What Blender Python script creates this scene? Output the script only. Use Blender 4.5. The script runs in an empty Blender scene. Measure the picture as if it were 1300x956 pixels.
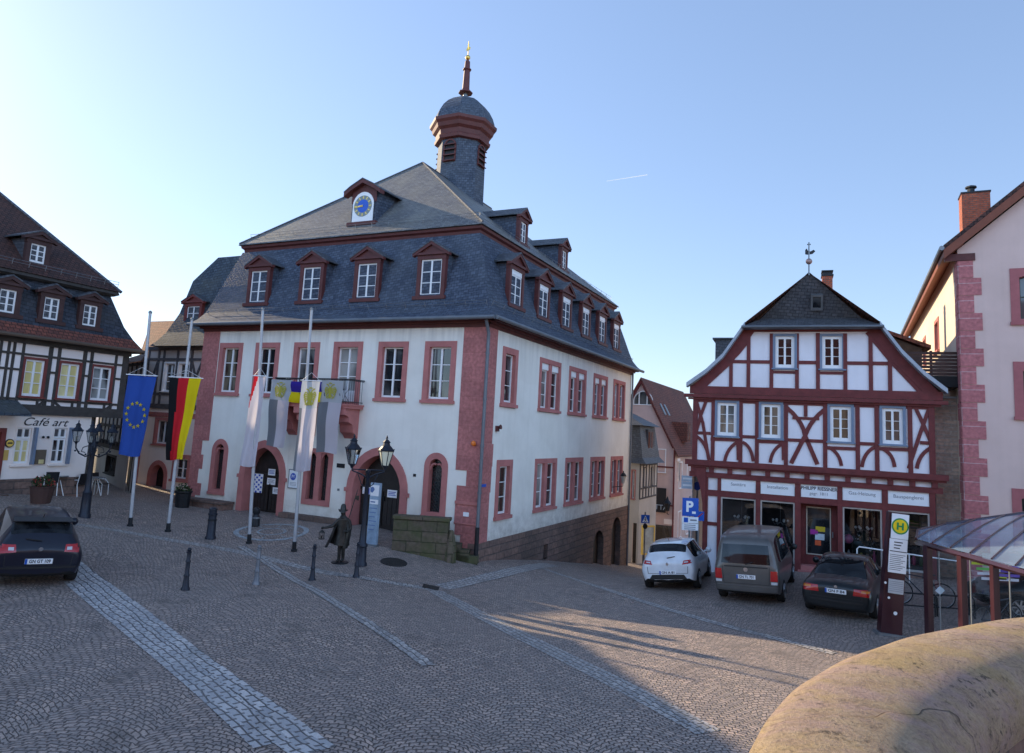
import bpy, bmesh, math, random
import numpy as np
from mathutils import Vector, Matrix
from mathutils.bvhtree import BVHTree
random.seed(7)
SC = bpy.context.scene
COL = SC.collection
R = math.radians
# ------------------------------------------------------------------ camera geometry
FPX, CX, CY, EYE = 889.0, 650.0, 433.0, 4.6
ROLL = math.atan(0.0535)
PITCH = math.atan(114 * math.cos(ROLL) / FPX)
def ray(x, y):
    dx = (x - CX) / FPX; dy = (y - CY) / FPX
    a = dx * math.cos(ROLL) + dy * math.sin(ROLL); b = -dx * math.sin(ROLL) + dy * math.cos(ROLL)
    return Vector((a, math.cos(PITCH) + b * math.sin(PITCH), math.sin(PITCH) - b * math.cos(PITCH)))
def at_y(x, y, Y):
    r = ray(x, y); t = Y / r.y
    return Vector((r.x * t, Y, EYE + r.z * t))
def at_z(x, y, Z):
    r = ray(x, y); t = (Z - EYE) / r.z
    return Vector((r.x * t, r.y * t, Z))
U = ray(1077, 570); U = Vector((U.x, U.y, 0)).normalized()     # the square's depth direction
RX = Vector((U.y, -U.x, 0))                                    # to the right along the town hall front
ANG = math.atan2(RX.y, RX.x)
HALL = Vector((-0.85, 24.5, 0))
class Plane2:
    """upright facade plane through P; returns (distance along u, height) for a picture point"""
    def __init__(s, P, u):
        s.P = Vector((P[0], P[1], 0)); s.u = Vector((u[0], u[1], 0)).normalized(); s.n = Vector((s.u.y, -s.u.x, 0))
    def __call__(s, x, y):
        r = ray(x, y); t = s.P.dot(s.n) / (r.x * s.n.x + r.y * s.n.y)
        p = Vector((r.x * t, r.y * t, EYE + r.z * t))
        return ((p - s.P).dot(s.u), p.z)
# ------------------------------------------------------------------ terrain
def hall_pt(x, y, z=0.0):
    return HALL + RX * x + U * y + Vector((0, 0, z))
anch = []
def A(v): anch.append((v.x, v.y, v.z))
for px, py, z in [(607, 712, .12), (480, 672, .76), (330, 652, .8), (243, 641, .82), (165, 668, .75), (213, 675, .66),
                  (316, 690, .5), (373, 700, .42), (235, 748, .5), (325, 742, .42), (396, 737, .24), (452, 733, .33),
                  (107, 657, .95), (80, 630, 1.25), (50, 748, .58), (95, 720, .62), (857, 750, -.15), (955, 768, .03),
                  (1065, 787, .06), (1130, 806, .1), (433, 714, .34), (560, 748, -.05), (640, 750, -.05), (497, 697, .5),
                  (165, 627, .95), (128, 619, 1.1), (200, 625, .85), (20, 640, 1.4), (720, 760, -.15), (1000, 800, .1)]:
    A(at_z(px, py, z))
for y, z in [(3, -.24), (7, -.83), (12, -1.66), (18.4, -2.64), (30, -4.4)]:
    A(hall_pt(0.3, y, z)); A(hall_pt(5.5, y, z - .05))
for p in [(-1, 12.5, .3), (5, 12.5, .2), (-8, 10, .6), (11, 12, .15), (-3, 8, .4), (5, 8, .3), (-16, 16, .95), (-24, 20, 1.4), (-30, 30, 1.6), (-25, 40, 1.2),
          (-14, 40, .7), (18, 17, .35), (24, 16, .5), (10.5, 25.5, .15), (13.8, 24.2, .28), (7.6, 27.5, -.35), (14, 30, -.2), (-5, 45, -.5), (-20, 55, .2), (18, 45, -2.5), (12, 60, -5), (25, 30, .2), (0, 62, -3)]:
    anch.append(p)
anch = np.array(anch)
def _k(r2): return np.where(r2 > 1e-9, .5 * r2 * np.log(np.maximum(r2, 1e-9)), 0)
_n = len(anch)
_d2 = ((anch[:, None, :2] - anch[None, :, :2]) ** 2).sum(-1)
_M = np.zeros((_n + 3, _n + 3)); _M[:_n, :_n] = _k(_d2) + np.eye(_n) * .6
_M[:_n, _n] = 1; _M[:_n, _n + 1:] = anch[:, :2]; _M[_n:, :_n] = _M[:_n, _n:].T
_w = np.linalg.solve(_M, np.concatenate([anch[:, 2], [0, 0, 0]]))
def gz(x, y):
    r2 = (anch[:, 0] - x) ** 2 + (anch[:, 1] - y) ** 2
    v = float(_k(r2) @ _w[:_n] + _w[_n] + _w[_n + 1] * x + _w[_n + 2] * y)
    d = max(0, max(abs(x) - 28, y - 55, 4 - y)); k = min(1, d / 25)
    return max(-9, min(3, v)) * (1 - k) + (-4.5) * k
def ground_at(px, py):
    """where the line of sight through a picture point meets the ground"""
    r = ray(px, py); t = 6.0
    for _ in range(400):
        p = r * t; z = EYE + p.z
        if z <= gz(p.x, p.y): break
        t += .25
    lo, hi = t - .25, t
    for _ in range(20):
        m = (lo + hi) / 2; p = r * m
        if EYE + p.z <= gz(p.x, p.y): hi = m
        else: lo = m
    p = r * hi
    return Vector((p.x, p.y, gz(p.x, p.y)))
# ------------------------------------------------------------------ materials
def nt(name):
    m = bpy.data.materials.new(name); m.use_nodes = True
    t = m.node_tree; b = t.nodes['Principled BSDF']
    return m, t, b
def N(t, kind, **kw):
    n = t.nodes.new('ShaderNode' + kind)
    for k, v in kw.items():
        if k in n.inputs: n.inputs[k].default_value = v
        else: setattr(n, k, v)
    return n
def L(t, a, b): t.links.new(a, b)
def ramp(t, fac, stops):
    r = t.nodes.new('ShaderNodeValToRGB'); e = r.color_ramp.elements
    e[0].position, e[0].color = stops[0][0], (*stops[0][1], 1)
    e[1].position, e[1].color = stops[-1][0], (*stops[-1][1], 1)
    for p, c in stops[1:-1]:
        x = e.new(p); x.color = (*c, 1)
    L(t, fac, r.inputs[0]); return r.outputs[0]
def mix(t, fac, a, b, mode='MIX'):
    m = t.nodes.new('ShaderNodeMix'); m.data_type = 'RGBA'; m.blend_type = mode
    for k, v in ((0, fac), (6, a), (7, b)):
        if isinstance(v, bpy.types.NodeSocket): L(t, v, m.inputs[k])
        elif k == 0: m.inputs[0].default_value = v
        else: m.inputs[k].default_value = (*v, 1)
    return m.outputs[2]
def bump(t, b, h, strength=.4, dist=.02):
    n = N(t, 'Bump', Strength=strength, Distance=dist); L(t, h, n.inputs['Height']); L(t, n.outputs[0], b.inputs['Normal'])
def coords(t, kind='UV', rot=0, scale=(1, 1, 1)):
    c = t.nodes.new('ShaderNodeTexCoord'); m = N(t, 'Mapping'); m.inputs['Rotation'].default_value[2] = rot; m.inputs['Scale'].default_value = scale
    L(t, c.outputs[kind], m.inputs[0]); return m.outputs[0]
def flat(name, col, rough=.6, metal=0, var=.12, nscale=3, bumpy=0, spec=.4):
    """a plain painted or metal surface with slight uneven tone"""
    m, t, b = nt(name); co = coords(t, 'Object')
    n = N(t, 'TexNoise', Scale=nscale, Detail=6, Roughness=.65); L(t, co, n.inputs['Vector'])
    d = tuple(c * (1 - var) for c in col); e = tuple(min(1, c * (1 + var)) for c in col)
    L(t, ramp(t, n.outputs[0], [(.3, d), (.7, e)]), b.inputs['Base Color'])
    b.inputs['Roughness'].default_value = rough; b.inputs['Metallic'].default_value = metal; b.inputs['Specular IOR Level'].default_value = spec
    if bumpy:
        n2 = N(t, 'TexNoise', Scale=nscale * 12, Detail=4); L(t, co, n2.inputs['Vector']); bump(t, b, n2.outputs[0], bumpy, .01)
    return m
def plaster(name, col, dirt=(.5, .48, .44), amount=.35, spread=.5, splash=None):
    m, t, b = nt(name); co = coords(t, 'UV')
    n = N(t, 'TexNoise', Scale=.55, Detail=8, Roughness=.6); L(t, co, n.inputs['Vector'])
    st = coords(t, 'UV', scale=(3.2, .16, 1)); n2 = N(t, 'TexNoise', Scale=1.0, Detail=5); L(t, st, n2.inputs['Vector'])
    f1 = ramp(t, n.outputs[0], [(.42, (0, 0, 0)), (.8, (1, 1, 1))]); f2 = ramp(t, n2.outputs[0], [(.5, (0, 0, 0)), (.85, (1, 1, 1))])
    f = mix(t, spread, f1, f2, 'ADD'); fm = N(t, 'Math', operation='MULTIPLY'); L(t, f, fm.inputs[0]); fm.inputs[1].default_value = amount
    out = mix(t, fm.outputs[0], col, tuple(c * d for c, d in zip(col, dirt)))
    if splash is not None:            # rain splash at the foot, soot streaks under the eaves, patched repairs
        sp = N(t, 'SeparateXYZ'); L(t, coords(t, 'UV'), sp.inputs[0]); mr = N(t, 'MapRange'); L(t, sp.outputs[1], mr.inputs[0]); mr.inputs[1].default_value = splash; mr.inputs[2].default_value = splash + 1.3; mr.inputs[3].default_value = .75; mr.inputs[4].default_value = 0
        n5 = N(t, 'TexNoise', Scale=2.6, Detail=7, Roughness=.7); L(t, co, n5.inputs['Vector']); pm = N(t, 'Math', operation='MULTIPLY'); L(t, mr.outputs[0], pm.inputs[0]); L(t, ramp(t, n5.outputs[0], [(.35, (.1,) * 3), (.65, (1, 1, 1))]), pm.inputs[1])
        out = mix(t, pm.outputs[0], out, (.36, .31, .25))
        m2 = N(t, 'MapRange'); L(t, sp.outputs[1], m2.inputs[0]); m2.inputs[1].default_value = splash + 6.2; m2.inputs[2].default_value = splash + 7.9; m2.inputs[3].default_value = 0; m2.inputs[4].default_value = .55
        n6 = N(t, 'TexNoise', Scale=1.0, Detail=6); L(t, coords(t, 'UV', scale=(4.5, .22, 1)), n6.inputs['Vector']); p2 = N(t, 'Math', operation='MULTIPLY'); L(t, m2.outputs[0], p2.inputs[0]); L(t, ramp(t, n6.outputs[0], [(.45, (0,) * 3), (.68, (1, 1, 1))]), p2.inputs[1])
        out = mix(t, p2.outputs[0], out, (.42, .40, .37))
        n7 = N(t, 'TexNoise', Scale=.33, Detail=2); L(t, co, n7.inputs['Vector']); out = mix(t, ramp(t, n7.outputs[0], [(.54, (0,) * 3), (.56, (.22,) * 3)]), out, (.70, .66, .58))
    L(t, out, b.inputs['Base Color'])
    b.inputs['Roughness'].default_value = .9; b.inputs['Specular IOR Level'].default_value = .2
    n3 = N(t, 'TexNoise', Scale=28, Detail=5); L(t, co, n3.inputs['Vector']); bump(t, b, n3.outputs[0], .18, .01)
    return m
def bricky(name, c1, c2, mortar, bw, rh, ms=.012, rot=0, rough=.75, bstr=.6, dist=.02, patch=None, patch_amt=.5, offset=.5, spec=.3, warp=.0, pscale=.35, rampage=(.45, .7)):
    """slates, tiles, ashlar or brick laid in courses, in metres on the surface"""
    m, t, b = nt(name); co = coords(t, 'UV', rot)
    if warp:
        nz = N(t, 'TexNoise', Scale=2.2, Detail=3); L(t, co, nz.inputs['Vector'])
        vm = N(t, 'VectorMath', operation='SCALE'); vm.inputs['Scale'].default_value = warp; L(t, nz.outputs['Color'], vm.inputs[0])
        va = N(t, 'VectorMath', operation='ADD'); L(t, co, va.inputs[0]); L(t, vm.outputs[0], va.inputs[1]); co = va.outputs[0]
    k = t.nodes.new('ShaderNodeTexBrick'); L(t, co, k.inputs['Vector'])
    k.inputs['Color1'].default_value = (*c1, 1); k.inputs['Color2'].default_value = (*c2, 1); k.inputs['Mortar'].default_value = (*mortar, 1)
    k.inputs['Scale'].default_value = 1; k.inputs['Mortar Size'].default_value = ms; k.inputs['Mortar Smooth'].default_value = .3
    k.inputs['Brick Width'].default_value = bw; k.inputs['Row Height'].default_value = rh; k.offset = offset
    n = N(t, 'TexNoise', Scale=pscale, Detail=9, Roughness=.62); L(t, coords(t, 'UV'), n.inputs['Vector'])
    n2 = N(t, 'TexNoise', Scale=9, Detail=6); L(t, co, n2.inputs['Vector'])
    c = mix(t, .55, k.outputs['Color'], ramp(t, n2.outputs[0], [(.3, (.5, .5, .5)), (.7, (1.35, 1.35, 1.35))]), 'MULTIPLY')
    if patch:
        f = ramp(t, n.outputs[0], [(rampage[0], (0, 0, 0)), (rampage[1], (patch_amt,) * 3)]); c = mix(t, f, c, patch)
    L(t, c, b.inputs['Base Color']); b.inputs['Roughness'].default_value = rough; b.inputs['Specular IOR Level'].default_value = spec
    inv = N(t, 'Math', operation='SUBTRACT'); inv.inputs[0].default_value = 1; L(t, k.outputs['Fac'], inv.inputs[1])
    ad = N(t, 'Math', operation='MULTIPLY_ADD'); L(t, n2.outputs[0], ad.inputs[0]); ad.inputs[1].default_value = .5; L(t, inv.outputs[0], ad.inputs[2])
    bump(t, b, ad.outputs[0], bstr, dist)
    return m
def pane_mat(name, dark=(.012, .014, .017), curtain=(.16, .17, .18), amt=.5, rough=.04, scale=1.1, spec=.75):
    """window glass with the dim room and some curtain behind it"""
    m, t, b = nt(name); co = coords(t, 'Object', scale=(1, 1, .35))
    oi = t.nodes.new('ShaderNodeObjectInfo'); va = N(t, 'VectorMath', operation='ADD'); L(t, co, va.inputs[0])
    ms = N(t, 'Math', operation='MULTIPLY'); L(t, oi.outputs['Random'], ms.inputs[0]); ms.inputs[1].default_value = 40; L(t, ms.outputs[0], va.inputs[1])
    n = N(t, 'TexNoise', Scale=scale, Detail=3, Distortion=.5); L(t, va.outputs[0], n.inputs['Vector'])
    L(t, mix(t, ramp(t, n.outputs[0], [(.45, (0, 0, 0)), (.62, (amt,) * 3)]), dark, curtain), b.inputs['Base Color'])
    b.inputs['Roughness'].default_value = rough; b.inputs['Specular IOR Level'].default_value = spec
    n2 = N(t, 'TexNoise', Scale=1.6, Detail=1); L(t, va.outputs[0], n2.inputs['Vector']); bump(t, b, n2.outputs[0], .06, .05)
    return m
def clear_glass(name, tint=(.85, .9, .92), gloss=.16, rough=.02):
    m, t, b = nt(name); t.nodes.remove(b); o = t.nodes['Material Output']
    tr = N(t, 'BsdfTransparent'); tr.inputs[0].default_value = (*tint, 1); gl = N(t, 'BsdfGlossy', Roughness=rough)
    fr = N(t, 'Fresnel', IOR=1.5); ad = N(t, 'Math', operation='ADD'); L(t, fr.outputs[0], ad.inputs[0]); ad.inputs[1].default_value = gloss - .04
    mx = N(t, 'MixShader'); L(t, ad.outputs[0], mx.inputs[0]); L(t, tr.outputs[0], mx.inputs[1]); L(t, gl.outputs[0], mx.inputs[2]); L(t, mx.outputs[0], o.inputs[0])
    return m
def paint(name, col, flake=.0, coat=1.0, rough=.35, metal=0.0):
    m, t, b = nt(name); b.inputs['Base Color'].default_value = (*col, 1); b.inputs['Roughness'].default_value = rough; b.inputs['Metallic'].default_value = metal
    b.inputs['Coat Weight'].default_value = coat; b.inputs['Coat Roughness'].default_value = .06; b.inputs['Specular IOR Level'].default_value = .3
    n = N(t, 'TexNoise', Scale=2.5, Detail=4); L(t, coords(t, 'Object'), n.inputs['Vector'])
    L(t, ramp(t, n.outputs[0], [(.3, tuple(c * .85 for c in col)), (.7, tuple(min(1, c * 1.1) for c in col))]), b.inputs['Base Color'])
    L(t, ramp(t, n.outputs[0], [(.3, (.05,) * 3), (.75, (.16,) * 3)]), b.inputs['Coat Roughness'])
    return m
def cobble(name, bw, rh, arc, c1, c2, mortar, tone, rot=0, ms=.012, bstr=.9, rnd=.42):
    """small setts laid in segmental arcs (arc = width of one arc, 0 = straight courses)"""
    m, t, b = nt(name); co = coords(t, 'UV', rot)
    nz = N(t, 'TexNoise', Scale=1.1, Detail=3); L(t, co, nz.inputs['Vector'])
    sp = N(t, 'SeparateXYZ'); L(t, co, sp.inputs[0]); x, y = sp.outputs[0], sp.outputs[1]
    sn = N(t, 'SeparateXYZ'); L(t, nz.outputs['Color'], sn.inputs[0])
    def math_(op, a, bb, c=None):
        n = N(t, 'Math', operation=op)
        for i, v in enumerate((a, bb, c)):
            if v is None: continue
            if isinstance(v, (int, float)): n.inputs[i].default_value = v
            else: L(t, v, n.inputs[i])
        return n.outputs[0]
    xx = math_('MULTIPLY_ADD', sn.outputs[0], .17, x); yy = math_('MULTIPLY_ADD', sn.outputs[1], .17, y)
    if arc:
        pp = math_('PINGPONG', xx, arc / 2)                       # 0..arc/2, 0 at the joint between two arcs
        q = math_('SUBTRACT', pp, arc / 2)
        q2 = math_('MULTIPLY', q, q)
        yy = math_('MULTIPLY_ADD', q2, .95 / arc, yy)
        nl = N(t, 'TexNoise', Scale=.28, Detail=2); L(t, co, nl.inputs['Vector']); yy = math_('MULTIPLY_ADD', nl.outputs[0], .9, yy)
    ry = math_('DIVIDE', yy, rh); fl = math_('FLOOR', ry, None); rx = math_('MULTIPLY_ADD', math_('MODULO', fl, 2.0), .5, math_('DIVIDE', xx, bw))
    cb = N(t, 'CombineXYZ'); L(t, rx, cb.inputs[0]); L(t, ry, cb.inputs[1])
    ve = N(t, 'TexVoronoi', Scale=1, Randomness=rnd); ve.voronoi_dimensions = '2D'; ve.feature = 'DISTANCE_TO_EDGE'; vo = N(t, 'TexVoronoi', Scale=1, Randomness=rnd); vo.voronoi_dimensions = '2D'
    L(t, cb.outputs[0], ve.inputs['Vector']); L(t, cb.outputs[0], vo.inputs['Vector'])
    jn = ramp(t, ve.outputs['Distance'], [(ms * 1.5, (0,) * 3), (ms * 8.5, (1,) * 3)])
    sv = N(t, 'SeparateColor'); L(t, vo.outputs['Color'], sv.inputs[0])
    c = mix(t, sv.outputs[0], c1, c2); c = mix(t, .55, c, ramp(t, sv.outputs[1], [(.0, (.55, .57, .62)), (.5, (1, 1, 1)), (1, (1.45, 1.36, 1.28))]), 'MULTIPLY'); c = mix(t, jn, mortar, c)
    big = N(t, 'TexNoise', Scale=.22, Detail=8, Roughness=.65); L(t, co, big.inputs['Vector'])
    fine = N(t, 'TexNoise', Scale=30, Detail=4); L(t, co, fine.inputs['Vector'])
    c = mix(t, ramp(t, big.outputs[0], [(.38, (0, 0, 0)), (.68, (.6,) * 3)]), c, tone)
    c = mix(t, .35, c, ramp(t, fine.outputs[0], [(.3, (.6, .6, .6)), (.7, (1.4, 1.4, 1.4))]), 'MULTIPLY')
    jt = N(t, 'TexNoise', Scale=.9, Detail=6, Roughness=.7); L(t, co, jt.inputs['Vector']); c = mix(t, ramp(t, jt.outputs[0], [(.56, (0,) * 3), (.72, (.55,) * 3)]), c, (.055, .05, .045)); jl = N(t, 'TexNoise', Scale=.5, Detail=7, Roughness=.7); L(t, coords(t, 'UV', .7), jl.inputs['Vector']); c = mix(t, ramp(t, jl.outputs[0], [(.55, (0,) * 3), (.75, (.4,) * 3)]), c, (.24, .215, .19))
    L(t, c, b.inputs['Base Color'])
    L(t, ramp(t, big.outputs[0], [(.3, (.42,) * 3), (.7, (.7,) * 3)]), b.inputs['Roughness']); b.inputs['Specular IOR Level'].default_value = .4
    h = math_('MULTIPLY_ADD', sv.outputs[2], .45, jn); h = math_('MULTIPLY_ADD', fine.outputs[0], .3, h); h = math_('MULTIPLY_ADD', sn.outputs[2], .8, h)
    bump(t, b, h, bstr, .03)
    return m
M = {}
M['plaster'] = plaster('white_plaster', (.83, .80, .73), amount=.32, splash=.6)
M['plaster_pink'] = plaster('pink_plaster', (.66, .49, .44), amount=.3)
M['plaster_rose'] = plaster('rose_plaster', (.60, .44, .40), amount=.4)
M['plaster_cream'] = plaster('cream_plaster', (.85, .76, .70), amount=.22)
M['plaster_grey'] = plaster('grey_plaster', (.52, .49, .46), amount=.45)
M['infill'] = plaster('timber_infill', (.78, .76, .80), amount=.25)
M['infill_cafe'] = plaster('cafe_infill', (.86, .78, .75), amount=.2)
M['infill_old'] = plaster('old_infill', (.50, .47, .45), amount=.5)
M['sand'] = bricky('red_sandstone', (.47, .178, .165), (.40, .148, .138), (.31, .115, .105), 1.1, .52, .006, bstr=.25, dist=.01, rough=.85, patch=(.22, .10, .095), patch_amt=.5, pscale=.8)
M['sand_trim'] = flat('sandstone_trim', (.45, .172, .158), .85, var=.16, nscale=1.5, bumpy=.25, spec=.2)
M['quoin_pink'] = bricky('red_quoin_paint', (.46, .165, .17), (.40, .14, .145), (.55, .38, .38), 3, .62, .012, bstr=.2, rough=.85)
M['plinth'] = bricky('brown_stone_wall', (.24, .15, .12), (.16, .11, .095), (.13, .10, .09), .62, .27, .02, bstr=1, dist=.03, rough=.9, patch=(.07, .06, .05), patch_amt=.7, warp=.06)
M['rubble'] = bricky('brown_brick_wall', (.50, .35, .27), (.34, .25, .21), (.42, .36, .31), .42, .13, .018, bstr=1, dist=.02, rough=.9, patch=(.2, .165, .14), patch_amt=.5, warp=.08)
M['mossy'] = bricky('mossy_stone', (.15, .108, .085), (.105, .08, .065), (.05, .042, .034), 1.0, .34, .015, bstr=.9, dist=.03, rough=.95, patch=(.07, .085, .03), patch_amt=.7, warp=.06, pscale=1.3, rampage=(.35, .6))
M['slate'] = bricky('blue_slate', (.095, .115, .155), (.055, .068, .098), (.03, .036, .052), .21, .125, .010, rot=-.14, rough=.6, bstr=.35, dist=.02, patch=(.12, .135, .15), patch_amt=.4, spec=.08)
M['slate_top'] = bricky('weathered_slate', (.165, .165, .17), (.10, .102, .112), (.055, .056, .062), .22, .135, .011, rot=-.12, rough=.55, bstr=.7, dist=.025, patch=(.25, .23, .18), patch_amt=.55, spec=.4)
M['slate_light'] = bricky('pale_slate', (.085, .105, .13), (.055, .07, .09), (.025, .03, .038), .26, .16, .012, rot=-.12, rough=.65, bstr=.6, patch=(.12, .118, .095), patch_amt=.6, spec=.08)
M['slate_dark'] = bricky('dark_slate', (.115, .122, .14), (.075, .082, .098), (.035, .039, .048), .21, .13, .010, rot=.1, rough=.5, bstr=.6, patch=(.075, .075, .07), patch_amt=.5)
M['tile_brown'] = bricky('brown_roof_tiles', (.095, .042, .034), (.05, .029, .027), (.018, .012, .012), .19, .16, .014, rough=.75, bstr=.9, dist=.03, patch=(.12, .055, .04), patch_amt=.6)
M['tile_red'] = bricky('red_roof_tiles', (.30, .085, .045), (.20, .06, .04), (.07, .03, .022), .2, .17, .014, rough=.75, bstr=.9, dist=.03, patch=(.13, .06, .045), patch_amt=.6)
M['tile_dull'] = bricky('dull_red_roof_tiles', (.24, .085, .062), (.15, .06, .05), (.05, .025, .022), .2, .17, .014, rough=.8, bstr=.9, dist=.03, patch=(.075, .045, .04), patch_amt=.6)
M['slate_cafe'] = bricky('cafe_slate', (.052, .06, .08), (.03, .035, .048), (.012, .013, .018), .24, .15, .010, rot=.1, rough=.6, bstr=.6, patch=(.075, .07, .065), patch_amt=.5)
M['casing_brown'] = flat('dark_brown_casing', (.06, .028, .026), .7, var=.25)
M['tile_warm'] = bricky('warm_roof_tiles', (.24, .075, .05), (.13, .05, .04), (.04, .02, .016), .19, .16, .014, rough=.75, bstr=.9, dist=.03, patch=(.08, .045, .04), patch_amt=.6)
M['brick'] = bricky('chimney_brick', (.50, .135, .07), (.36, .10, .06), (.22, .14, .11), .24, .08, .012, bstr=.8, rough=.9)
M['timber'] = flat('oxblood_timber', (.14, .026, .026), .65, var=.25, nscale=4, bumpy=.3)
M['trim'] = flat('oxblood_cornice', (.10, .026, .024), .6, var=.2, nscale=2.5, bumpy=.15)
M['timber_dark'] = flat('dark_grey_timber', (.052, .046, .042), .8, var=.3, nscale=4, bumpy=.4)
M['timber_grey'] = flat('grey_timber', (.085, .08, .085), .8, var=.3, nscale=4, bumpy=.4)
M['frame_blue'] = flat('blue_grey_paint', (.165, .215, .30), .55, var=.1)
M['frame_red'] = flat('red_window_casing', (.17, .035, .03), .6, var=.15)
M['white'] = flat('white_gloss_paint', (.80, .80, .80), .4, var=.05)
M['zinc'] = flat('zinc_sheet', (.20, .215, .23), .45, .5, var=.2, nscale=2)
M['lead'] = flat('grey_downpipe', (.15, .165, .185), .5, .3, var=.15)
M['iron'] = flat('black_iron', (.016, .018, .022), .45, .3, var=.3, nscale=8)
M['iron_blue'] = flat('dark_blue_iron', (.016, .02, .032), .45, .2, var=.2, nscale=8)
M['door'] = flat('black_brown_oak', (.020, .015, .014), .55, var=.4, nscale=5, bumpy=.3)
M['gold'] = flat('gilding', (.75, .48, .12), .3, .9, var=.1)
M['pane'] = pane_mat('window_glass')
M['pane_warm'] = pane_mat('reflecting_glass', (.02, .018, .015), (.20, .17, .12), .7, .03, 2.2); M['pane_blind'] = pane_mat('half_blind_glass', (.010, .011, .013), (.42, .41, .38), .9, .06, .8)
M['pane_curtain'] = pane_mat('curtained_glass', curtain=(.34, .35, .34), amt=.8)
M['pane_yellow'] = pane_mat('painted_reflection_glass', dark=(.60, .50, .20), curtain=(.78, .70, .38), amt=1, rough=.12)  # yellow base colour stands in for sunlit houses mirrored in the panes
M['pane_church'] = bricky('leaded_glass', (.010, .014, .016), (.018, .022, .024), (.03, .03, .03), .1, .1, .008, rough=.15, bstr=.3, spec=.6, rot=.78)
M['glass'] = clear_glass('clear_shop_glass', (.70, .74, .76), .10)
M['glass_thin'] = clear_glass('clear_shelter_glass', (.88, .92, .93), .08)
M['paper'] = flat('white_paper', (.80, .80, .82), .7, var=.03)
M['ink'] = flat('black_ink', (.015, .015, .02), .6)
M['ink_grey'] = flat('grey_ink', (.22, .23, .26), .6)
M['ink_blue'] = flat('blue_ink', (.03, .08, .42), .5)
M['sign_blue'] = flat('traffic_blue', (.01, .085, .42), .35, var=.05)
M['sign_white'] = flat('sign_white', (.78, .80, .82), .4, var=.04)
M['sign_pale'] = flat('pale_blue_sign', (.42, .52, .62), .45, var=.08)
M['asphalt_dark'] = flat('rubber', (.014, .014, .015), .85, var=.2)
# ------------------------------------------------------------------ mesh builder
class MB:
    def __init__(s): s.v = []; s.f = []; s.m = []; s.mi = 0
    def face(s, pts):
        i = len(s.v); s.v += [Vector(p) for p in pts]; s.f.append(list(range(i, i + len(pts)))); s.m.append(s.mi)
    def hexa(s, p):
        """8 corners: bottom ring then top ring"""
        i = len(s.v); s.v += [Vector(q) for q in p]
        for f in ((3, 2, 1, 0), (4, 5, 6, 7), (0, 1, 5, 4), (1, 2, 6, 5), (2, 3, 7, 6), (3, 0, 4, 7)):
            s.f.append([i + k for k in f]); s.m.append(s.mi)
    def box(s, x0, x1, y0, y1, z0, z1, fn=None):
        p = [(x0, y0, z0), (x1, y0, z0), (x1, y1, z0), (x0, y1, z0), (x0, y0, z1), (x1, y0, z1), (x1, y1, z1), (x0, y1, z1)]
        s.hexa([fn(*q) for q in p] if fn else p)
    def prism(s, poly, d, cap=True):
        """poly: list of 3D points, d: extrusion vector"""
        n = len(poly); i = len(s.v); d = Vector(d); s.v += [Vector(p) for p in poly] + [Vector(p) + d for p in poly]
        if cap:
            s.f.append([i + k for k in range(n)][::-1]); s.m.append(s.mi); s.f.append([i + n + k for k in range(n)]); s.m.append(s.mi)
        for k in range(n):
            s.f.append([i + k, i + (k + 1) % n, i + n + (k + 1) % n, i + n + k]); s.m.append(s.mi)
    def loft(s, rings, closed=True, caps=True):
        n = len(rings[0]); i = len(s.v)
        for r in rings: s.v += [Vector(p) for p in r]
        for a in range(len(rings) - 1):
            for k in range(n if closed else n - 1):
                s.f.append([i + a * n + k, i + a * n + (k + 1) % n, i + (a + 1) * n + (k + 1) % n, i + (a + 1) * n + k]); s.m.append(s.mi)
        if closed and caps:
            s.f.append([i + k for k in range(n)][::-1]); s.m.append(s.mi)
            e = i + (len(rings) - 1) * n; s.f.append([e + k for k in range(n)]); s.m.append(s.mi)
    def tube(s, pts, rad, n=8, caps=True):
        pts = [Vector(p) for p in pts]; rr = rad if isinstance(rad, (list, tuple)) else [rad] * len(pts); rings = []
        up = None
        for i, p in enumerate(pts):
            d = (pts[min(i + 1, len(pts) - 1)] - pts[max(i - 1, 0)]).normalized()
            if up is None: up = Vector((0, 0, 1)) if abs(d.z) < .9 else Vector((1, 0, 0))
            a = d.cross(up).normalized(); b = a.cross(d).normalized(); up = b
            rings.append([p + (a * math.cos(6.28318 * k / n) + b * math.sin(6.28318 * k / n)) * rr[i] for k in range(n)])
        s.loft(rings, True, caps)
    def lathe(s, prof, o=(0, 0, 0), n=16, rot=0.0):
        o = Vector(o)
        s.loft([[o + Vector((r * math.cos(rot + 6.283185 * k / n), r * math.sin(rot + 6.283185 * k / n), z)) for k in range(n)] for r, z in prof])
    def ball(s, o, r, n=10):
        s.lathe([(max(.001, r * math.sin(math.pi * i / n)), -r * math.cos(math.pi * i / n)) for i in range(n + 1)], o, n + 2)
    def grid(s, fn, nu, nv):
        i = len(s.v)
        for b in range(nv + 1):
            for a in range(nu + 1): s.v.append(Vector(fn(a / nu, b / nv)))
        for b in range(nv):
            for a in range(nu):
                k = i + b * (nu + 1) + a; s.f.append([k, k + 1, k + nu + 2, k + nu + 1]); s.m.append(s.mi)
    def build(s, name, mats, parent=None, smooth=False, recalc=True, loc=None, angle=40):
        me = bpy.data.meshes.new(name); me.from_pydata(s.v, [], s.f)
        mats = mats if isinstance(mats, (list, tuple)) else [mats]
        for m in mats: me.materials.append(M[m] if isinstance(m, str) else m)
        for p, k in zip(me.polygons, s.m): p.material_index = k
        return finish(me, name, parent, smooth, recalc, loc, angle)
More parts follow.
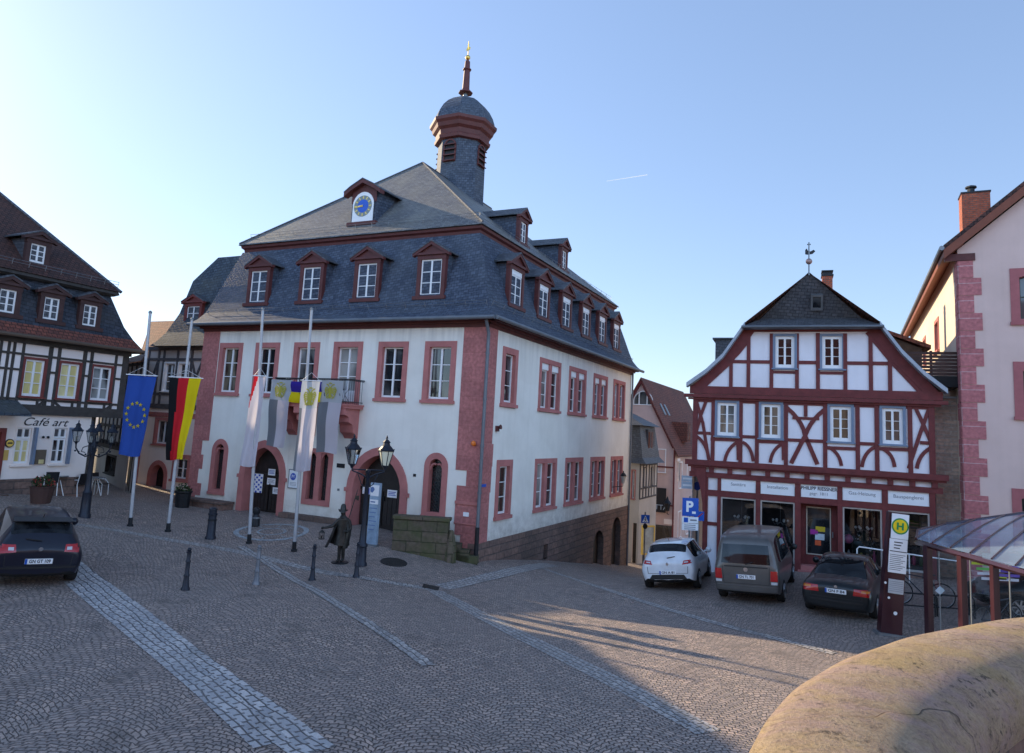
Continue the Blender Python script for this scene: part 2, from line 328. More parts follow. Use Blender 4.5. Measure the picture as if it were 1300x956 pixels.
def finish(me, name, parent=None, smooth=False, recalc=True, loc=None, angle=40):
    if recalc:
        bm = bmesh.new(); bm.from_mesh(me)
        bmesh.ops.remove_doubles(bm, verts=bm.verts, dist=1e-5)
        bmesh.ops.recalc_face_normals(bm, faces=bm.faces); bm.to_mesh(me); bm.free()
    uv = me.uv_layers.new(name='UVMap'); Z = Vector((0, 0, 1))
    for p in me.polygons:
        n = p.normal
        if abs(n.z) > .985: a, b = Vector((1, 0, 0)), Vector((0, 1, 0))
        else: a = Z.cross(n).normalized(); b = n.cross(a)
        for li in p.loop_indices:
            c = me.vertices[me.loops[li].vertex_index].co; uv.data[li].uv = (c.dot(a), c.dot(b))
    if smooth:
        me.polygons.foreach_set('use_smooth', [True] * len(me.polygons))
        try: me.set_sharp_from_angle(angle=R(angle))
        except Exception: pass
    o = bpy.data.objects.new(name, me); COL.objects.link(o)
    if parent: o.parent = parent
    if loc: o.location = loc
    return o
def tag(o, label, cat, group=None):
    o['label'] = label; o['category'] = cat
    if group: o['group'] = group
    return o
def thing(name, label, cat, loc=(0, 0, 0), rz=0.0, group=None):
    o = bpy.data.objects.new(name, None); COL.objects.link(o); o.empty_display_size = .2
    o.location = loc; o.rotation_euler = (0, 0, rz)
    return tag(o, label, cat, group)
def struct(o): o['kind'] = 'structure'; return o
def dup(root, loc, rz=None, label=None):
    def cp(o, par):
        c = o.copy(); COL.objects.link(c)
        if par: c.parent = par
        for ch in kids.get(o, []): cp(ch, c)
        return c
    kids = {}
    for o in list(COL.objects):
        if o.parent: kids.setdefault(o.parent, []).append(o)
    c = cp(root, None); c.location = loc
    if rz is not None: c.rotation_euler = (0, 0, rz)
    if label: c['label'] = label
    return c
def words(text, size, name, mat, parent, o, right, up, extrude=.003, shear=0, align='CENTER', bold=0.0, width=None):
    cu = bpy.data.curves.new(name, 'FONT'); cu.body = text; cu.size = size; cu.align_x = align; cu.align_y = 'CENTER'; cu.extrude = extrude; cu.shear = shear; cu.offset = bold
    tmp = bpy.data.objects.new('tmp', cu); COL.objects.link(tmp)
    dg = bpy.context.evaluated_depsgraph_get(); dg.update()
    me = bpy.data.meshes.new_from_object(tmp.evaluated_get(dg)); bpy.data.objects.remove(tmp)
    r = Vector(right).normalized(); u = Vector(up).normalized(); nrm = r.cross(u)
    k = 1
    if width:
        xs = [v.co.x for v in me.vertices]; k = width / (max(xs) - min(xs))
    for v in me.vertices: v.co = Vector(o) + r * v.co.x * k + u * v.co.y + nrm * v.co.z
    me.materials.clear(); me.materials.append(M[mat])
    return finish(me, name, parent, recalc=False)
# ------------------------------------------------------------------ facade helpers. A face map f(s, o, z): along the wall, outward, up
def front_face(y0=0.0): return lambda s, o, z: Vector((s, y0 - o, z))
def right_face(x0=0.0): return lambda s, o, z: Vector((x0 + o, s, z))
def left_face(x0=0.0): return lambda s, o, z: Vector((x0 - o, s, z))
def wall(mb, f, s0, s1, zlo, z1, holes, zlo2=None):
    """sheet wall with rectangular openings; the bottom edge may slope from zlo to zlo2"""
    zlo2 = zlo if zlo2 is None else zlo2
    bot = lambda s: zlo + (zlo2 - zlo) * (s - s0) / (s1 - s0)
    ss = sorted({s0, s1, *[h[0] for h in holes], *[h[1] for h in holes]}); ss = [s for s in ss if s0 <= s <= s1]
    for a, b in zip(ss, ss[1:]):
        if b - a < 1e-5: continue
        hs = sorted([(h[2], h[3]) for h in holes if h[0] <= a + 1e-6 and h[1] >= b - 1e-6]); z = None
        prev = None
        for lo, hi in hs + [(z1, z1)]:
            if prev is None: q = [(a, bot(a)), (b, bot(b)), (b, lo), (a, lo)]
            else: q = [(a, prev), (b, prev), (b, lo), (a, lo)]
            if q[3][1] - q[0][1] > 1e-4 or q[2][1] - q[1][1] > 1e-4: mb.face([f(s, 0, z) for s, z in q])
            prev = hi
def ring(mb, f, outer, inner, o0, o1):
    """frame between two closed outlines [(s,z)], from depth o0 (inside) to o1 (proud)"""
    n = len(outer)
    for k in range(n):
        j = (k + 1) % n
        mb.face([f(outer[k][0], o1, outer[k][1]), f(outer[j][0], o1, outer[j][1]), f(inner[j][0], o1, inner[j][1]), f(inner[k][0], o1, inner[k][1])])
        mb.face([f(inner[k][0], o1, inner[k][1]), f(inner[j][0], o1, inner[j][1]), f(inner[j][0], o0, inner[j][1]), f(inner[k][0], o0, inner[k][1])])
        mb.face([f(outer[k][0], o0, outer[k][1]), f(outer[j][0], o0, outer[j][1]), f(outer[j][0], o1, outer[j][1]), f(outer[k][0], o1, outer[k][1])])
def rect(s0, s1, z0, z1): return [(s0, z0), (s1, z0), (s1, z1), (s0, z1)]
def arch(s0, s1, z0, zs, zt, n=7):
    """closed outline of a round or pointed opening, starting bottom left"""
    hw = (s1 - s0) / 2; h = zt - zs; mid = (s0 + s1) / 2
    if h > hw * 1.02:
        rad = (hw * hw + h * h) / (2 * hw); a1 = math.acos(max(-1, min(1, (rad - hw) / rad)))
        lf = [(s0 + rad - rad * math.cos(a1 * k / n), zs + rad * math.sin(a1 * k / n)) for k in range(n + 1)]
    else: lf = [(mid - hw * math.cos(math.pi / 2 * k / n), zs + h * math.sin(math.pi / 2 * k / n)) for k in range(n + 1)]
    rt = [(2 * mid - a, b) for a, b in lf[:-1]][::-1]
    return [(s1, z0)][::-1] and [(s0, z0), (s1, z0)] + [(a, b) for a, b in rt[::-1]] + lf[::-1]
def spandrels(mb, f, s0, s1, zs, zt):
    a = arch(s0, s1, zs - .01, zs, zt); pts = a[2:]; mid = (s0 + s1) / 2
    for p, q in zip(pts, pts[1:]):
        c = (s1, zt) if (p[0] + q[0]) / 2 > mid else (s0, zt)
        mb.face([f(p[0], 0, p[1]), f(q[0], 0, q[1]), f(c[0], 0, c[1])])
def sash(f, par, s0, s1, z0, z1, cols, rows, o=-.13, mat='white', glass='pane', fw=.055, bar=.03, mull=.075, kick=0):
    mb = MB()
    mb.box(s0, s1, o - .03, o + .03, z0, z0 + fw + .02 + kick, f); mb.box(s0, s1, o - .03, o + .03, z1 - fw, z1, f)
    mb.box(s0, s0 + fw, o - .029, o + .029, z0 + fw + kick, z1 - fw, f); mb.box(s1 - fw, s1, o - .029, o + .029, z0 + fw + kick, z1 - fw, f)
    for c in range(1, cols):
        x = s0 + (s1 - s0) * c / cols; w = mull if (cols == 2 or c * 2 == cols) else bar
        mb.box(x - w / 2, x + w / 2, o - .027, o + .034, z0 + fw + kick, z1 - fw, f)
    zb = z0 + fw + .02 + kick
    for r_ in range(1, rows):
        z = zb + (z1 - fw - zb) * r_ / rows
        mb.box(s0 + fw, s1 - fw, o - .025, o + .024, z - bar / 2, z + bar / 2, f)
    mb.build('sash', mat, par)
    g = MB(); g.face([f(s, o - .012, z) for s, z in rect(s0 + .02, s1 - .02, z0 + .02, z1 - .02)]); g.build('pane', glass, par)
def window(par, f, s0, s1, z0, z1, fw=.2, cols=2, rows=3, mat='sand_trim', proud=.035, deep=.2, sill=True, glass=None, doubles=False, shutter=False, smat='white', kick=0, sash_fw=.055, bar=.03):
    mb = MB(); inner = rect(s0 + fw, s1 - fw, z0 + fw * .75, z1 - fw)
    ring(mb, f, rect(s0, s1, z0, z1), inner, -deep, proud)
    if sill: mb.box(s0 - .04, s1 + .04, -.02, proud + .07, z0 - .005, z0 + fw * .5, f)
    a, b, lo, hi = inner[0][0], inner[1][0], inner[0][1], inner[2][1]
    if doubles: mb.box((a + b) / 2 - .15, (a + b) / 2 + .15, -deep, proud - .02, lo, hi, f)
    w = mb.build('window', mat, par)
    g = lambda: glass or random.choice(['pane', 'pane', 'pane_warm', 'pane_curtain', 'pane_blind'])
    if shutter:
        m2 = MB(); zz = hi - .27
        if doubles: m2.box(a, (a + b) / 2 - .151, -deep, -.03, zz, hi, f); m2.box((a + b) / 2 + .151, b, -deep, -.03, zz, hi, f)
        else: m2.box(a, b, -deep, -.03, zz, hi, f)
        m2.build('shutter_box', smat, w); hi = zz
    if doubles:
        sash(f, w, a, (a + b) / 2 - .15, lo, hi, 1, rows, -deep + .06, smat, g()); sash(f, w, (a + b) / 2 + .15, b, lo, hi, 1, rows, -deep + .06, smat, g())
    else: sash(f, w, a, b, lo, hi, cols, rows, -deep + .06, smat, g(), kick=kick, fw=sash_fw, bar=bar)
    return w
_bo = [0]
def beam(mb, f, p, q, w, d=.03):
    """flat timber between two points (s,z) on a wall"""
    _bo[0] = (_bo[0] + 1) % 17; o = d + _bo[0] * .0016
    a, b = Vector((p[0], p[1])), Vector((q[0], q[1])); t = (b - a).normalized(); n = Vector((-t.y, t.x)) * w / 2
    c = [a - n, b - n, b + n, a + n]
    mb.hexa([f(v.x, -.02, v.y) for v in c] + [f(v.x, o, v.y) for v in c])
def brace(mb, f, pts, w, d=.03):
    _bo[0] = (_bo[0] + 1) % 17; o = d + _bo[0] * .0016
    P = [Vector(p) for p in pts]; L_, R_ = [], []
    for i, p in enumerate(P):
        t = (P[min(i + 1, len(P) - 1)] - P[max(0, i - 1)]).normalized(); n = Vector((-t.y, t.x)) * w / 2; L_.append(p + n); R_.append(p - n)
    for i in range(len(P) - 1):
        c = [R_[i], R_[i + 1], L_[i + 1], L_[i]]
        mb.hexa([f(v.x, -.02, v.y) for v in c] + [f(v.x, o, v.y) for v in c])
def bez(p, c, q, n=6):
    return [((1 - t) ** 2 * p[0] + 2 * t * (1 - t) * c[0] + t * t * q[0], (1 - t) ** 2 * p[1] + 2 * t * (1 - t) * c[1] + t * t * q[1]) for t in [k / n for k in range(n + 1)]]
# ------------------------------------------------------------------ camera, light, sky
cam = bpy.data.cameras.new('camera'); co_ = bpy.data.objects.new('camera', cam); COL.objects.link(co_)
cam.sensor_width = 36; cam.lens = 36 * FPX / 1300; cam.shift_y = -(478 - CY) / 1300; cam.clip_end = 6000; cam.clip_start = .1
fwd = Vector((0, math.cos(PITCH), math.sin(PITCH))); dn = Vector((0, math.sin(PITCH), -math.cos(PITCH))); xw = Vector((1, 0, 0))
cr = xw * math.cos(ROLL) - dn * math.sin(ROLL); cu_ = -xw * math.sin(ROLL) - dn * math.cos(ROLL)
mt = Matrix((cr, cu_, -fwd)).transposed().to_4x4(); mt.translation = (0, 0, EYE); co_.matrix_world = mt
SC.camera = co_
SUN_AZ, SUN_EL = -55.2, 23.1            # degrees left of the view's forward direction, height
sd = Vector((math.sin(R(SUN_AZ)) * math.cos(R(SUN_EL)), math.cos(R(SUN_AZ)) * math.cos(R(SUN_EL)), math.sin(R(SUN_EL))))
sl = bpy.data.lights.new('sun', 'SUN'); sl.energy = 8.0; sl.angle = R(.5); sl.color = (1, .80, .53)
so = bpy.data.objects.new('sun', sl); COL.objects.link(so); so.rotation_euler = sd.to_track_quat('Z', 'Y').to_euler(); so.location = (-40, 40, 40)
w = bpy.data.worlds.new('World'); SC.world = w; w.use_nodes = True
t = w.node_tree; bg = t.nodes['Background']
sk = t.nodes.new('ShaderNodeTexSky'); sk.sky_type = 'NISHITA'; sk.sun_disc = False; sk.sun_elevation = R(SUN_EL); sk.sun_rotation = R(SUN_AZ)
sk.altitude = 150; sk.air_density = 1.0; sk.dust_density = .4; sk.ozone_density = 1.6
gm = t.nodes.new('ShaderNodeGamma'); gm.inputs[1].default_value = .62; L(t, sk.outputs[0], gm.inputs[0])
tn = mix(t, 1.0, gm.outputs[0], (2.55, 2.87, 3.5), 'MULTIPLY')
gc = t.nodes.new('ShaderNodeTexCoord'); gs = N(t, 'SeparateXYZ'); L(t, gc.outputs['Generated'], gs.inputs[0])
bk_ = N(t, 'MapRange'); bk_.inputs[1].default_value = .1; bk_.inputs[2].default_value = -.8; bk_.inputs[3].default_value = 1.0; bk_.inputs[4].default_value = 2.3; L(t, gs.outputs[1], bk_.inputs[0])   # unseen sky behind the viewer brightened to fill the shaded fronts
zf = N(t, 'MapRange'); zf.inputs[1].default_value = .58; zf.inputs[2].default_value = .95; zf.inputs[3].default_value = 1.0; zf.inputs[4].default_value = .45; L(t, gs.outputs[2], zf.inputs[0])   # the sky deepens towards the zenith
fz = N(t, 'Math', operation='MULTIPLY'); L(t, bk_.outputs[0], fz.inputs[0]); L(t, zf.outputs[0], fz.inputs[1])
tn2 = N(t, 'VectorMath', operation='SCALE'); L(t, tn, tn2.inputs[0]); L(t, fz.outputs[0], tn2.inputs['Scale'])
wf = N(t, 'MapRange'); wf.inputs[1].default_value = .15; wf.inputs[2].default_value = -.6; L(t, gs.outputs[1], wf.inputs[0])
L(t, mix(t, wf.outputs[0], tn2.outputs[0], mix(t, 1.0, tn2.outputs[0], (1.04, 1.1, 1.1), 'MULTIPLY')), bg.inputs[0]); bg.inputs[1].default_value = .12
SC.view_settings.view_transform = 'Standard'; SC.view_settings.look = 'None'; SC.view_settings.exposure = 0
SC.cycles.use_denoising = True; SC.cycles.max_bounces = 8; SC.cycles.transparent_max_bounces = 16
# ------------------------------------------------------------------ ground
M['cobble'] = cobble('arc_cobbles', .12, .10, 1.45, (.46, .355, .30), (.29, .24, .215), (.045, .038, .036), (.30, .25, .225), ms=.015)
M['band'] = cobble('pale_setts', .25, .155, 0, (.56, .54, .53), (.42, .41, .41), (.05, .046, .045), (.38, .365, .36), ms=.013, rnd=.22)
M['band_dull'] = cobble('dull_setts', .18, .14, 0, (.46, .43, .41), (.36, .335, .32), (.08, .072, .065), (.33, .305, .29), ms=.014, rnd=.25)
M['road'] = cobble('street_setts', .16, .12, 0, (.12, .095, .09), (.085, .072, .072), (.028, .026, .026), (.07, .065, .068), rot=.9)
def axis(lo, hi, fine_lo, fine_hi, step, grow=1.35):
    v = list(np.arange(fine_lo, fine_hi + 1e-6, step)); d = step; x = fine_hi
    while x < hi: d *= grow; x += d; v.append(x)
    d = step; x = fine_lo
    while x > lo: d *= grow; x -= d; v.insert(0, x)
    return v
xs = axis(-900, 900, -22, 20, .6); ys = axis(-300, 1500, 4, 52, .6)
g = MB(); nx = len(xs)
for y in ys:
    for x in xs: g.v.append(Vector((x, y, gz(x, y))))
for j in range(len(ys) - 1):
    for i in range(nx - 1): g.f.append([j * nx + i, j * nx + i + 1, (j + 1) * nx + i + 1, (j + 1) * nx + i]); g.m.append(0)
def planar(o, rot=0):
    uv = o.data.uv_layers[0]; c, s = math.cos(rot), math.sin(rot)
    for l in o.data.loops:
        p = o.data.vertices[l.vertex_index].co; uv.data[l.index].uv = (p.x * c - p.y * s, p.x * s + p.y * c)
    return o
gr = g.build('ground', 'cobble', None, True, recalc=False); planar(gr); struct(gr)
def ribbon(name, px, wd, mat='band', lift=.006):
    """a band of paving along ground points, draped on the square"""
    P = [ground_at(*p) for p in px]; out = []
    for a, b in zip(P, P[1:]):
        k = max(1, int((b - a).length / .4))
        out += [a.lerp(b, i / k) for i in range(k)]
    out.append(P[-1])
    sm = out[:]
    for _ in range(12): sm = [sm[0]] + [(sm[i - 1] + sm[i] * 2 + sm[i + 1]) / 4 for i in range(1, len(sm) - 1)] + [sm[-1]]
    mb = MB(); rows = []; dist = 0; uvs = []
    for i, p in enumerate(sm):
        if i: dist += (sm[i] - sm[i - 1]).length
        tt = (sm[min(i + 1, len(sm) - 1)] - sm[max(0, i - 1)]); tt.z = 0; tt.normalize(); nn = Vector((-tt.y, tt.x, 0))
        for k in (-1, -.33, .33, 1):
            q = p + nn * wd / 2 * k; mb.v.append(Vector((q.x, q.y, gz(q.x, q.y) + lift))); uvs.append((dist, wd / 2 * k))
    for i in range(len(sm) - 1):
        for k in range(3): a = i * 4 + k; mb.f.append([a, a + 1, a + 5, a + 4]); mb.m.append(0)
    o = mb.build(name, mat, None, True, recalc=False); uv = o.data.uv_layers[0]
    for l in o.data.loops: uv.data[l.index].uv = uvs[l.vertex_index]
    return struct(o)
ribbon('paving_band', [(70, 700), (105, 728), (180, 788), (250, 845), (300, 880), (400, 955)], .62)
ribbon('paving_band', [(96, 738), (160, 790), (235, 850), (275, 880), (345, 945)], .5, lift=.009)
ribbon('paving_band', [(70, 662), (130, 668), (210, 685), (300, 698), (380, 719), (470, 740), (552, 748)], .38, 'band_dull')
ribbon('paving_band', [(552, 750), (600, 775), (640, 797), (720, 836), (800, 875), (900, 930)], .5, 'band_dull')
ribbon('paving_band', [(306, 694), (350, 720), (400, 750), (450, 780), (500, 812), (545, 845)], .3, 'band_dull', lift=.010)
ribbon('paving_band', [(560, 746), (605, 738), (650, 727), (700, 717)], .6, 'band_dull', lift=.010)
ribbon('paving_band', [(690, 722), (770, 748), (860, 778), (960, 806), (1060, 830)], .3, 'band_dull', lift=.008)
# the round inlay before the left door
c = ground_at(345, 675); mb = MB()
for r0, r1 in ((1.08, 1.26), (.42, .5)):
    n = 40
    for k in range(n):
        pts = []
        for r_, a in ((r0, k), (r1, k), (r1, k + 1), (r0, k + 1)):
            x, y = c.x + r_ * math.cos(6.28318 * a / n), c.y + r_ * math.sin(6.28318 * a / n); pts.append((x, y, gz(x, y) + .008))
        mb.face(pts)
for k in range(8):
    a = k * math.pi / 4; pts = []
    for r_, d in ((.62, -.02), (1.03, -.03), (1.03, .03), (.62, .02)):
        x, y = c.x + r_ * math.cos(a + d), c.y + r_ * math.sin(a + d); pts.append((x, y, gz(x, y) + .008))
    mb.face(pts)
struct(planar(mb.build('paving_mosaic', flat('pale_inlay_stone', (.30, .32, .33), .8, var=.5, nscale=9), None, recalc=False)))
def manhole(px, label, rx, ry, square=False):
    p = ground_at(*px); o = thing('manhole_cover', label, 'manhole cover', p + Vector((0, 0, .006)))
    mb = MB(); n = 4 if square else 28; rt = math.pi / 4 if square else 0
    gzl = lambda x, y: gz(p.x + x, p.y + y) - p.z
    ring_ = lambda k, h: [(rx * k * math.cos(rt + 6.28318 * i / n), ry * k * math.sin(rt + 6.28318 * i / n), gzl(rx * k * math.cos(rt + 6.28318 * i / n), ry * k * math.sin(rt + 6.28318 * i / n)) + h) for i in range(n)]
    mb.loft([ring_(1, -.03), ring_(1, .008), ring_(.9, .008)], True, False); mb.build('rim', 'iron', o)
    mb = MB(); mb.face(ring_(.9, .006))
    for k in range(-3, 4):
        w_ = rx * .25 * .8; a = k * w_; h = ry * .62
        mb.hexa([(a - .02, -h, gzl(a, -h) + .005), (a + .02, -h, gzl(a, -h) + .005), (a + .02, h, gzl(a, h) + .005), (a - .02, h, gzl(a, h) + .005),
                 (a - .02, -h, gzl(a, -h) + .012), (a + .02, -h, gzl(a, -h) + .012), (a + .02, h, gzl(a, h) + .012), (a - .02, h, gzl(a, h) + .012)])
    mb.build('lid', flat('cast_iron_lid', (.045, .042, .04), .6, .4, var=.3, nscale=9), o)
manhole((500, 714), 'large round iron manhole cover in front of the mossy stone wall', .42, .42)
manhole((547, 746), 'small square iron drain cover where the pale paving bands meet', .33, .33, True)
# ------------------------------------------------------------------ town hall
th = thing('town_hall', 'white town hall with red stone corners, slate mansard roof and little bell tower', 'town hall', HALL, ANG)
W_, D_ = 14.05, 18.3
ff, rf, lf_ = front_face(), right_face(), left_face(-W_)
fw = [(-13.04, -11.69), (-10.96, -9.63), (-8.86, -7.53), (-6.82, -5.41), (-4.67, -3.31), (-2.58, -1.24)]
sw = [(1.22, 2.54), (4.68, 7.04), (8.08, 10.4), (11.5, 13.76), (14.8, 17.03)]
fh = [(a, b, 5.44, 7.70) for a, b in fw]; fh[3] = (fw[3][0], fw[3][1], 5.23, 7.71)
LA, LB, A1, A2, DB = (-12.85, -11.93), (-2.26, -1.29), (-11.16, -8.68), (-5.63, -2.90), (-7.78, -6.40)
fh += [(*LA, 1.32, 3.62), (*LB, 1.39, 3.69), (*A1, .3, 3.70), (*A2, .3, 3.74), (*DB, 1.36, 3.52)]
mb = MB()
wall(mb, ff, -W_, 0, -.5, 8.45, fh)
wall(mb, rf, 0, D_, .4, 8.45, [(a, b, 5.44, 7.68) for a, b in sw] + [(a, b, 1.39, 3.53) for a, b in sw])
wall(mb, lf_, 0, D_, -1, 8.45, []); mb.face([(-W_, D_, -1), (0, D_, -3.5), (0, D_, 8.45), (-W_, D_, 8.45)])
for (a, b), zs, zt in ((LA, 3.13, 3.62), (LB, 3.2, 3.69), (A1, 2.25, 3.70), (A2, 2.15, 3.74)): spandrels(mb, ff, a, b, zs, zt)
mb.build('wall', 'plaster', th, recalc=False)
for i, (a, b) in enumerate(fw):
    if i != 3: window(th, ff, a, b, 5.44, 7.70, .21)
wd = window(th, ff, fw[3][0], fw[3][1], 5.23, 7.71, .21, rows=3, sill=False, kick=.35)
for i, (a, b) in enumerate(sw):
    if i == 0:
        window(th, rf, a, b, 5.46, 7.68, .24, cols=1); window(th, rf, a, b, 1.39, 3.53, .24, cols=1)
    else:
        window(th, rf, a, b, 5.46, 7.68, .2, cols=1, doubles=True, shutter=i < 4); window(th, rf, a, b, 1.39, 3.53, .2, cols=1, doubles=True)
# lancets, twin window, doors
def church(par, f, a, b, z0, zs, zt, fw=.22):
    mb = MB(); ou, inn = arch(a, b, z0, zs, zt), arch(a + fw, b - fw, z0 + fw, zs + .03, zt - fw)
    ring(mb, f, ou, inn, -.3, .04); mb.box(a - .02, b + .02, 0, .07, z0 - .01, z0 + .1, f)
    w = mb.build('lancet_window', 'sand_trim', par)
    g = MB(); g.face([f(s, -.2, z) for s, z in inn]); g.build('pane', 'pane_church', w)
    tr = MB(); m_ = (a + b) / 2; zz = zs + .05
    for sgn in (-1, 1):
        q = bez((m_ + sgn * (b - a - 2 * fw) / 2, zz - .2), (m_ + sgn * .22, zz + .12), (m_ + sgn * .03, zz + .02), 5); brace(tr, f, q, .06, -.13)
    tr.build('tracery', 'sand_trim', w)
church(th, ff, *LA, 1.32, 3.13, 3.62); church(th, ff, *LB, 1.39, 3.2, 3.69)
mb = MB(); a, b = DB; mid = (a + b) / 2
ou = rect(a, b, 1.36, 3.52); ring(mb, ff, ou, rect(a + .2, b - .2, 1.56, 3.36), -.3, .04); mb.box(mid - .12, mid + .12, -.3, .03, 1.5, 3.4, ff)
for x0, x1 in ((a + .2, mid - .12), (mid + .12, b - .2)):
    aa = arch(x0, x1, 2.9, 3.0, 3.34); pts = aa[2:]; m2 = (x0 + x1) / 2
    for p, q in zip(pts, pts[1:]):
        c = (x1, 3.38) if (p[0] + q[0]) / 2 > m2 else (x0, 3.38)
        mb.face([ff(p[0], -.02, p[1]), ff(q[0], -.02, q[1]), ff(c[0], -.02, c[1])])
w2 = mb.build('twin_window', 'sand_trim', th)
for x0, x1 in ((a + .2, mid - .12), (mid + .12, b - .2)):
    g = MB(); g.face([ff(s, -.18, z) for s, z in rect(x0, x1, 1.5, 3.4)]); g.build('pane', 'pane_church', w2)
def portal(a, b, zs, zt):
    fw = .3; mb = MB(); ou, inn = arch(a, b, .3, zs, zt), arch(a + fw, b - fw, .3, zs, zt - fw)
    n = len(ou)
    ring(mb, ff, ou[:], inn[:], -.5, .06)
    for sg, x in ((0, a), (1, b)): mb.box(x - .05 if sg else x - .08, x + .08 if sg else x + .05, 0, .09, zs - .12, zs + .02, ff)
    p = mb.build('portal', 'sand_trim', th)
    lf = MB(); lf.face([ff(s, -.5, z) for s, z in inn]); mid = (a + b) / 2
    for x0, x1 in ((a + fw + .04, mid - .03), (mid + .03, b - fw - .04)):
        lf.box(x0, x1, -.5, -.45, .85, zs - .05, ff)
        for k in range(5):
            xx = x0 + (x1 - x0) * (k + .5) / 5; lf.box(xx - (x1 - x0) * .085, xx + (x1 - x0) * .085, -.45, -.43, .9, zs - .1, ff)
    lf.box(a + fw, b - fw, -.5, -.41, zs - .04, zs + .08, ff)
    d = lf.build('door', 'door', p)
    h = MB(); h.box(mid + .06, mid + .09, -.45, -.36, 1.75, 1.95, ff); h.build('handle', 'iron', d)
portal(*A1, 2.25, 3.70); portal(*A2, 2.15, 3.74)
# red corners: long and short slabs
mb = MB()
def slab(f, s0, s1, z0, z1, o=.028): mb.box(s0, s1, -.02, o, z0, z1, f)
for z0, z1, wd_ in [(3.15, 8.2, .97), (2.62, 3.15, .52), (2.05, 2.62, .88), (1.3, 2.05, .90), (.95, 1.3, .86), (-.3, .95, .62)]:
    slab(ff, -wd_, .0285, z0 + .002, z1 - .002, .028)
for z0, z1, wd_ in [(4.1, 8.2, .72), (3.3, 4.1, .84), (2.4, 3.3, .80), (.3, 2.4, .74), (-.5, .3, .8)]:
    slab(rf, -.0282, wd_, z0 + .002, z1 - .002, .0284)
mb.build('corner_stones', 'sand', th); mb = MB()
for z0, z1, wd_ in [(3.5, 8.2, .93), (2.9, 3.5, .55), (2.3, 2.9, .7), (1.7, 2.3, .5), (1.2, 1.7, .75), (.2, 1.2, .45)]:
    slab(ff, -W_ - .028, -W_ + wd_, z0 + .002, z1 - .002, .028)
mb.box(-W_ - .028, -W_ + .02, 0, .8, .2, 8.2)
mb.build('corner_stones', 'sand', th)
mb = MB(); mb.box(-.9, .06, 0, .07, 2.0, 2.1, ff); mb.box(-.9, .06, 0, .055, 1.33, 1.38, ff); mb.build('corner_moulding', 'sand_trim', th)
# stone base along the falling street with two low arches
mb = MB()
wall(mb, right_face(.05), -.05, D_ + .05, -4, .72, [(5.9, 6.35, -.6, .0), (12.3, 13.9, -3.5, -.15), (15.3, 16.9, -3.5, .25)])
mb.face([(.05, -.05, .72), (.05, D_ + .05, .72), (0, D_ + .05, .72), (0, -.05, .72)]); mb.face([(.05, -.05, -4), (.05, -.05, .72), (-.3, -.05, .72), (-.3, -.05, -4)])
rr = right_face(.05); spandrels(mb, rr, 12.3, 13.9, -.9, -.15); spandrels(mb, rr, 15.3, 16.9, -.5, .25)
for a, b, lo, hi in ((5.9, 6.35, -.6, 0), (12.3, 13.9, -4, -.15), (15.3, 16.9, -4, .25)):
    mb.face([rr(a, 0, lo), rr(a, -.35, lo), rr(a, -.35, hi), rr(a, 0, hi)]); mb.face([rr(b, 0, lo), rr(b, -.35, lo), rr(b, -.35, hi), rr(b, 0, hi)])
mb.build('plinth', 'plinth', th, recalc=False)
for a, b, lo, hi in ((5.9, 6.35, -.6, 0), (12.3, 13.9, -4, -.15), (15.3, 16.9, -4, .25)):
    mb = MB(); mb.face([rr(s, -.3, z) for s, z in rect(a, b, lo, hi)]); mb.build('cellar_door' if b - a > 1 else 'cellar_hatch', 'door', th, recalc=False)
mb = MB(); mb.box(-8.6, -5.7, .0, .32, .2, .98, ff); mb.build('doorstep', 'plinth', th)
# frieze, gutter, snow guards, downpipe
mb = MB()
for f, s0, s1 in ((ff, -W_ - .06, .06), (rf, -.06, D_ + .06), (lf_, -.06, D_ + .06)):
    mb.box(s0, s1, .0, .06, 8.2, 8.33, f); mb.box(s0 - .12, s1 + .12, 0, .17, 8.33, 8.42, f); mb.box(s0 - .3, s1 + .3, 0, .34, 8.42, 8.47, f)
mb.build('frieze', 'trim', th)
def hip_ring(d, z, dl=None, db=None):
    dl = d if dl is None else dl; db = d if db is None else db
    return [(-W_ + dl, d, z), (-d, d, z), (-d, D_ - db, z), (-W_ + dl, D_ - db, z)]
prof = [(-.5, 8.47), (-.46, 8.53), (-.2, 8.74), (.06, 9.06), (.27, 9.55), (.56, 10.35), (.88, 11.2), (1.22, 12.06)]
mb = MB(); mb.loft([hip_ring(d, z, -.5 + (d + .5) * .53, -.5 + (d + .5) * .25) for d, z in prof], True, True)
mb.build('mansard_roof', 'slate', th, recalc=False)
mb = MB()
for f_, k0, k1 in (('f', -W_ - .5, .5), ('r', -.5, D_ + .5)):
    pts = [Vector((x, -.56, 8.46)) for x in (k0, k1)] if f_ == 'f' else [Vector((.56, y, 8.46)) for y in (k0, k1)]
    mb.tube(pts, .075, 10)
mb.build('gutter', 'lead', th)
mb = MB(); mb.tube([(.1, -.4, 8.4), (.1, -.3, 8.2), (.085, -.13, 7.95), (.085, -.13, 7.6), (.085, -.13, 2), (.085, -.13, .55)], .06, 10)
for z in (7.2, 5.6, 4.0, 2.4): mb.lathe([(.075, z), (.075, z + .08)], (.085, -.13, 0), 10)
dp = mb.build('downpipe', 'lead', th, True); mb = MB(); mb.tube([(.085, -.13, 1.3), (.085, -.13, -.1)], .075, 10); mb.build('standpipe', 'iron', th, True)
mb = MB(); mb.tube([(.1, D_ - .1, 8.4), (.1, D_ - .1, -3.2)], .055, 8); mb.build('downpipe', 'lead', th, True)
up0 = [(-13.76, 1.12), (-1.12, 1.12), (-1.12, 18.8), (-13.76, 18.8)]
mb = MB()
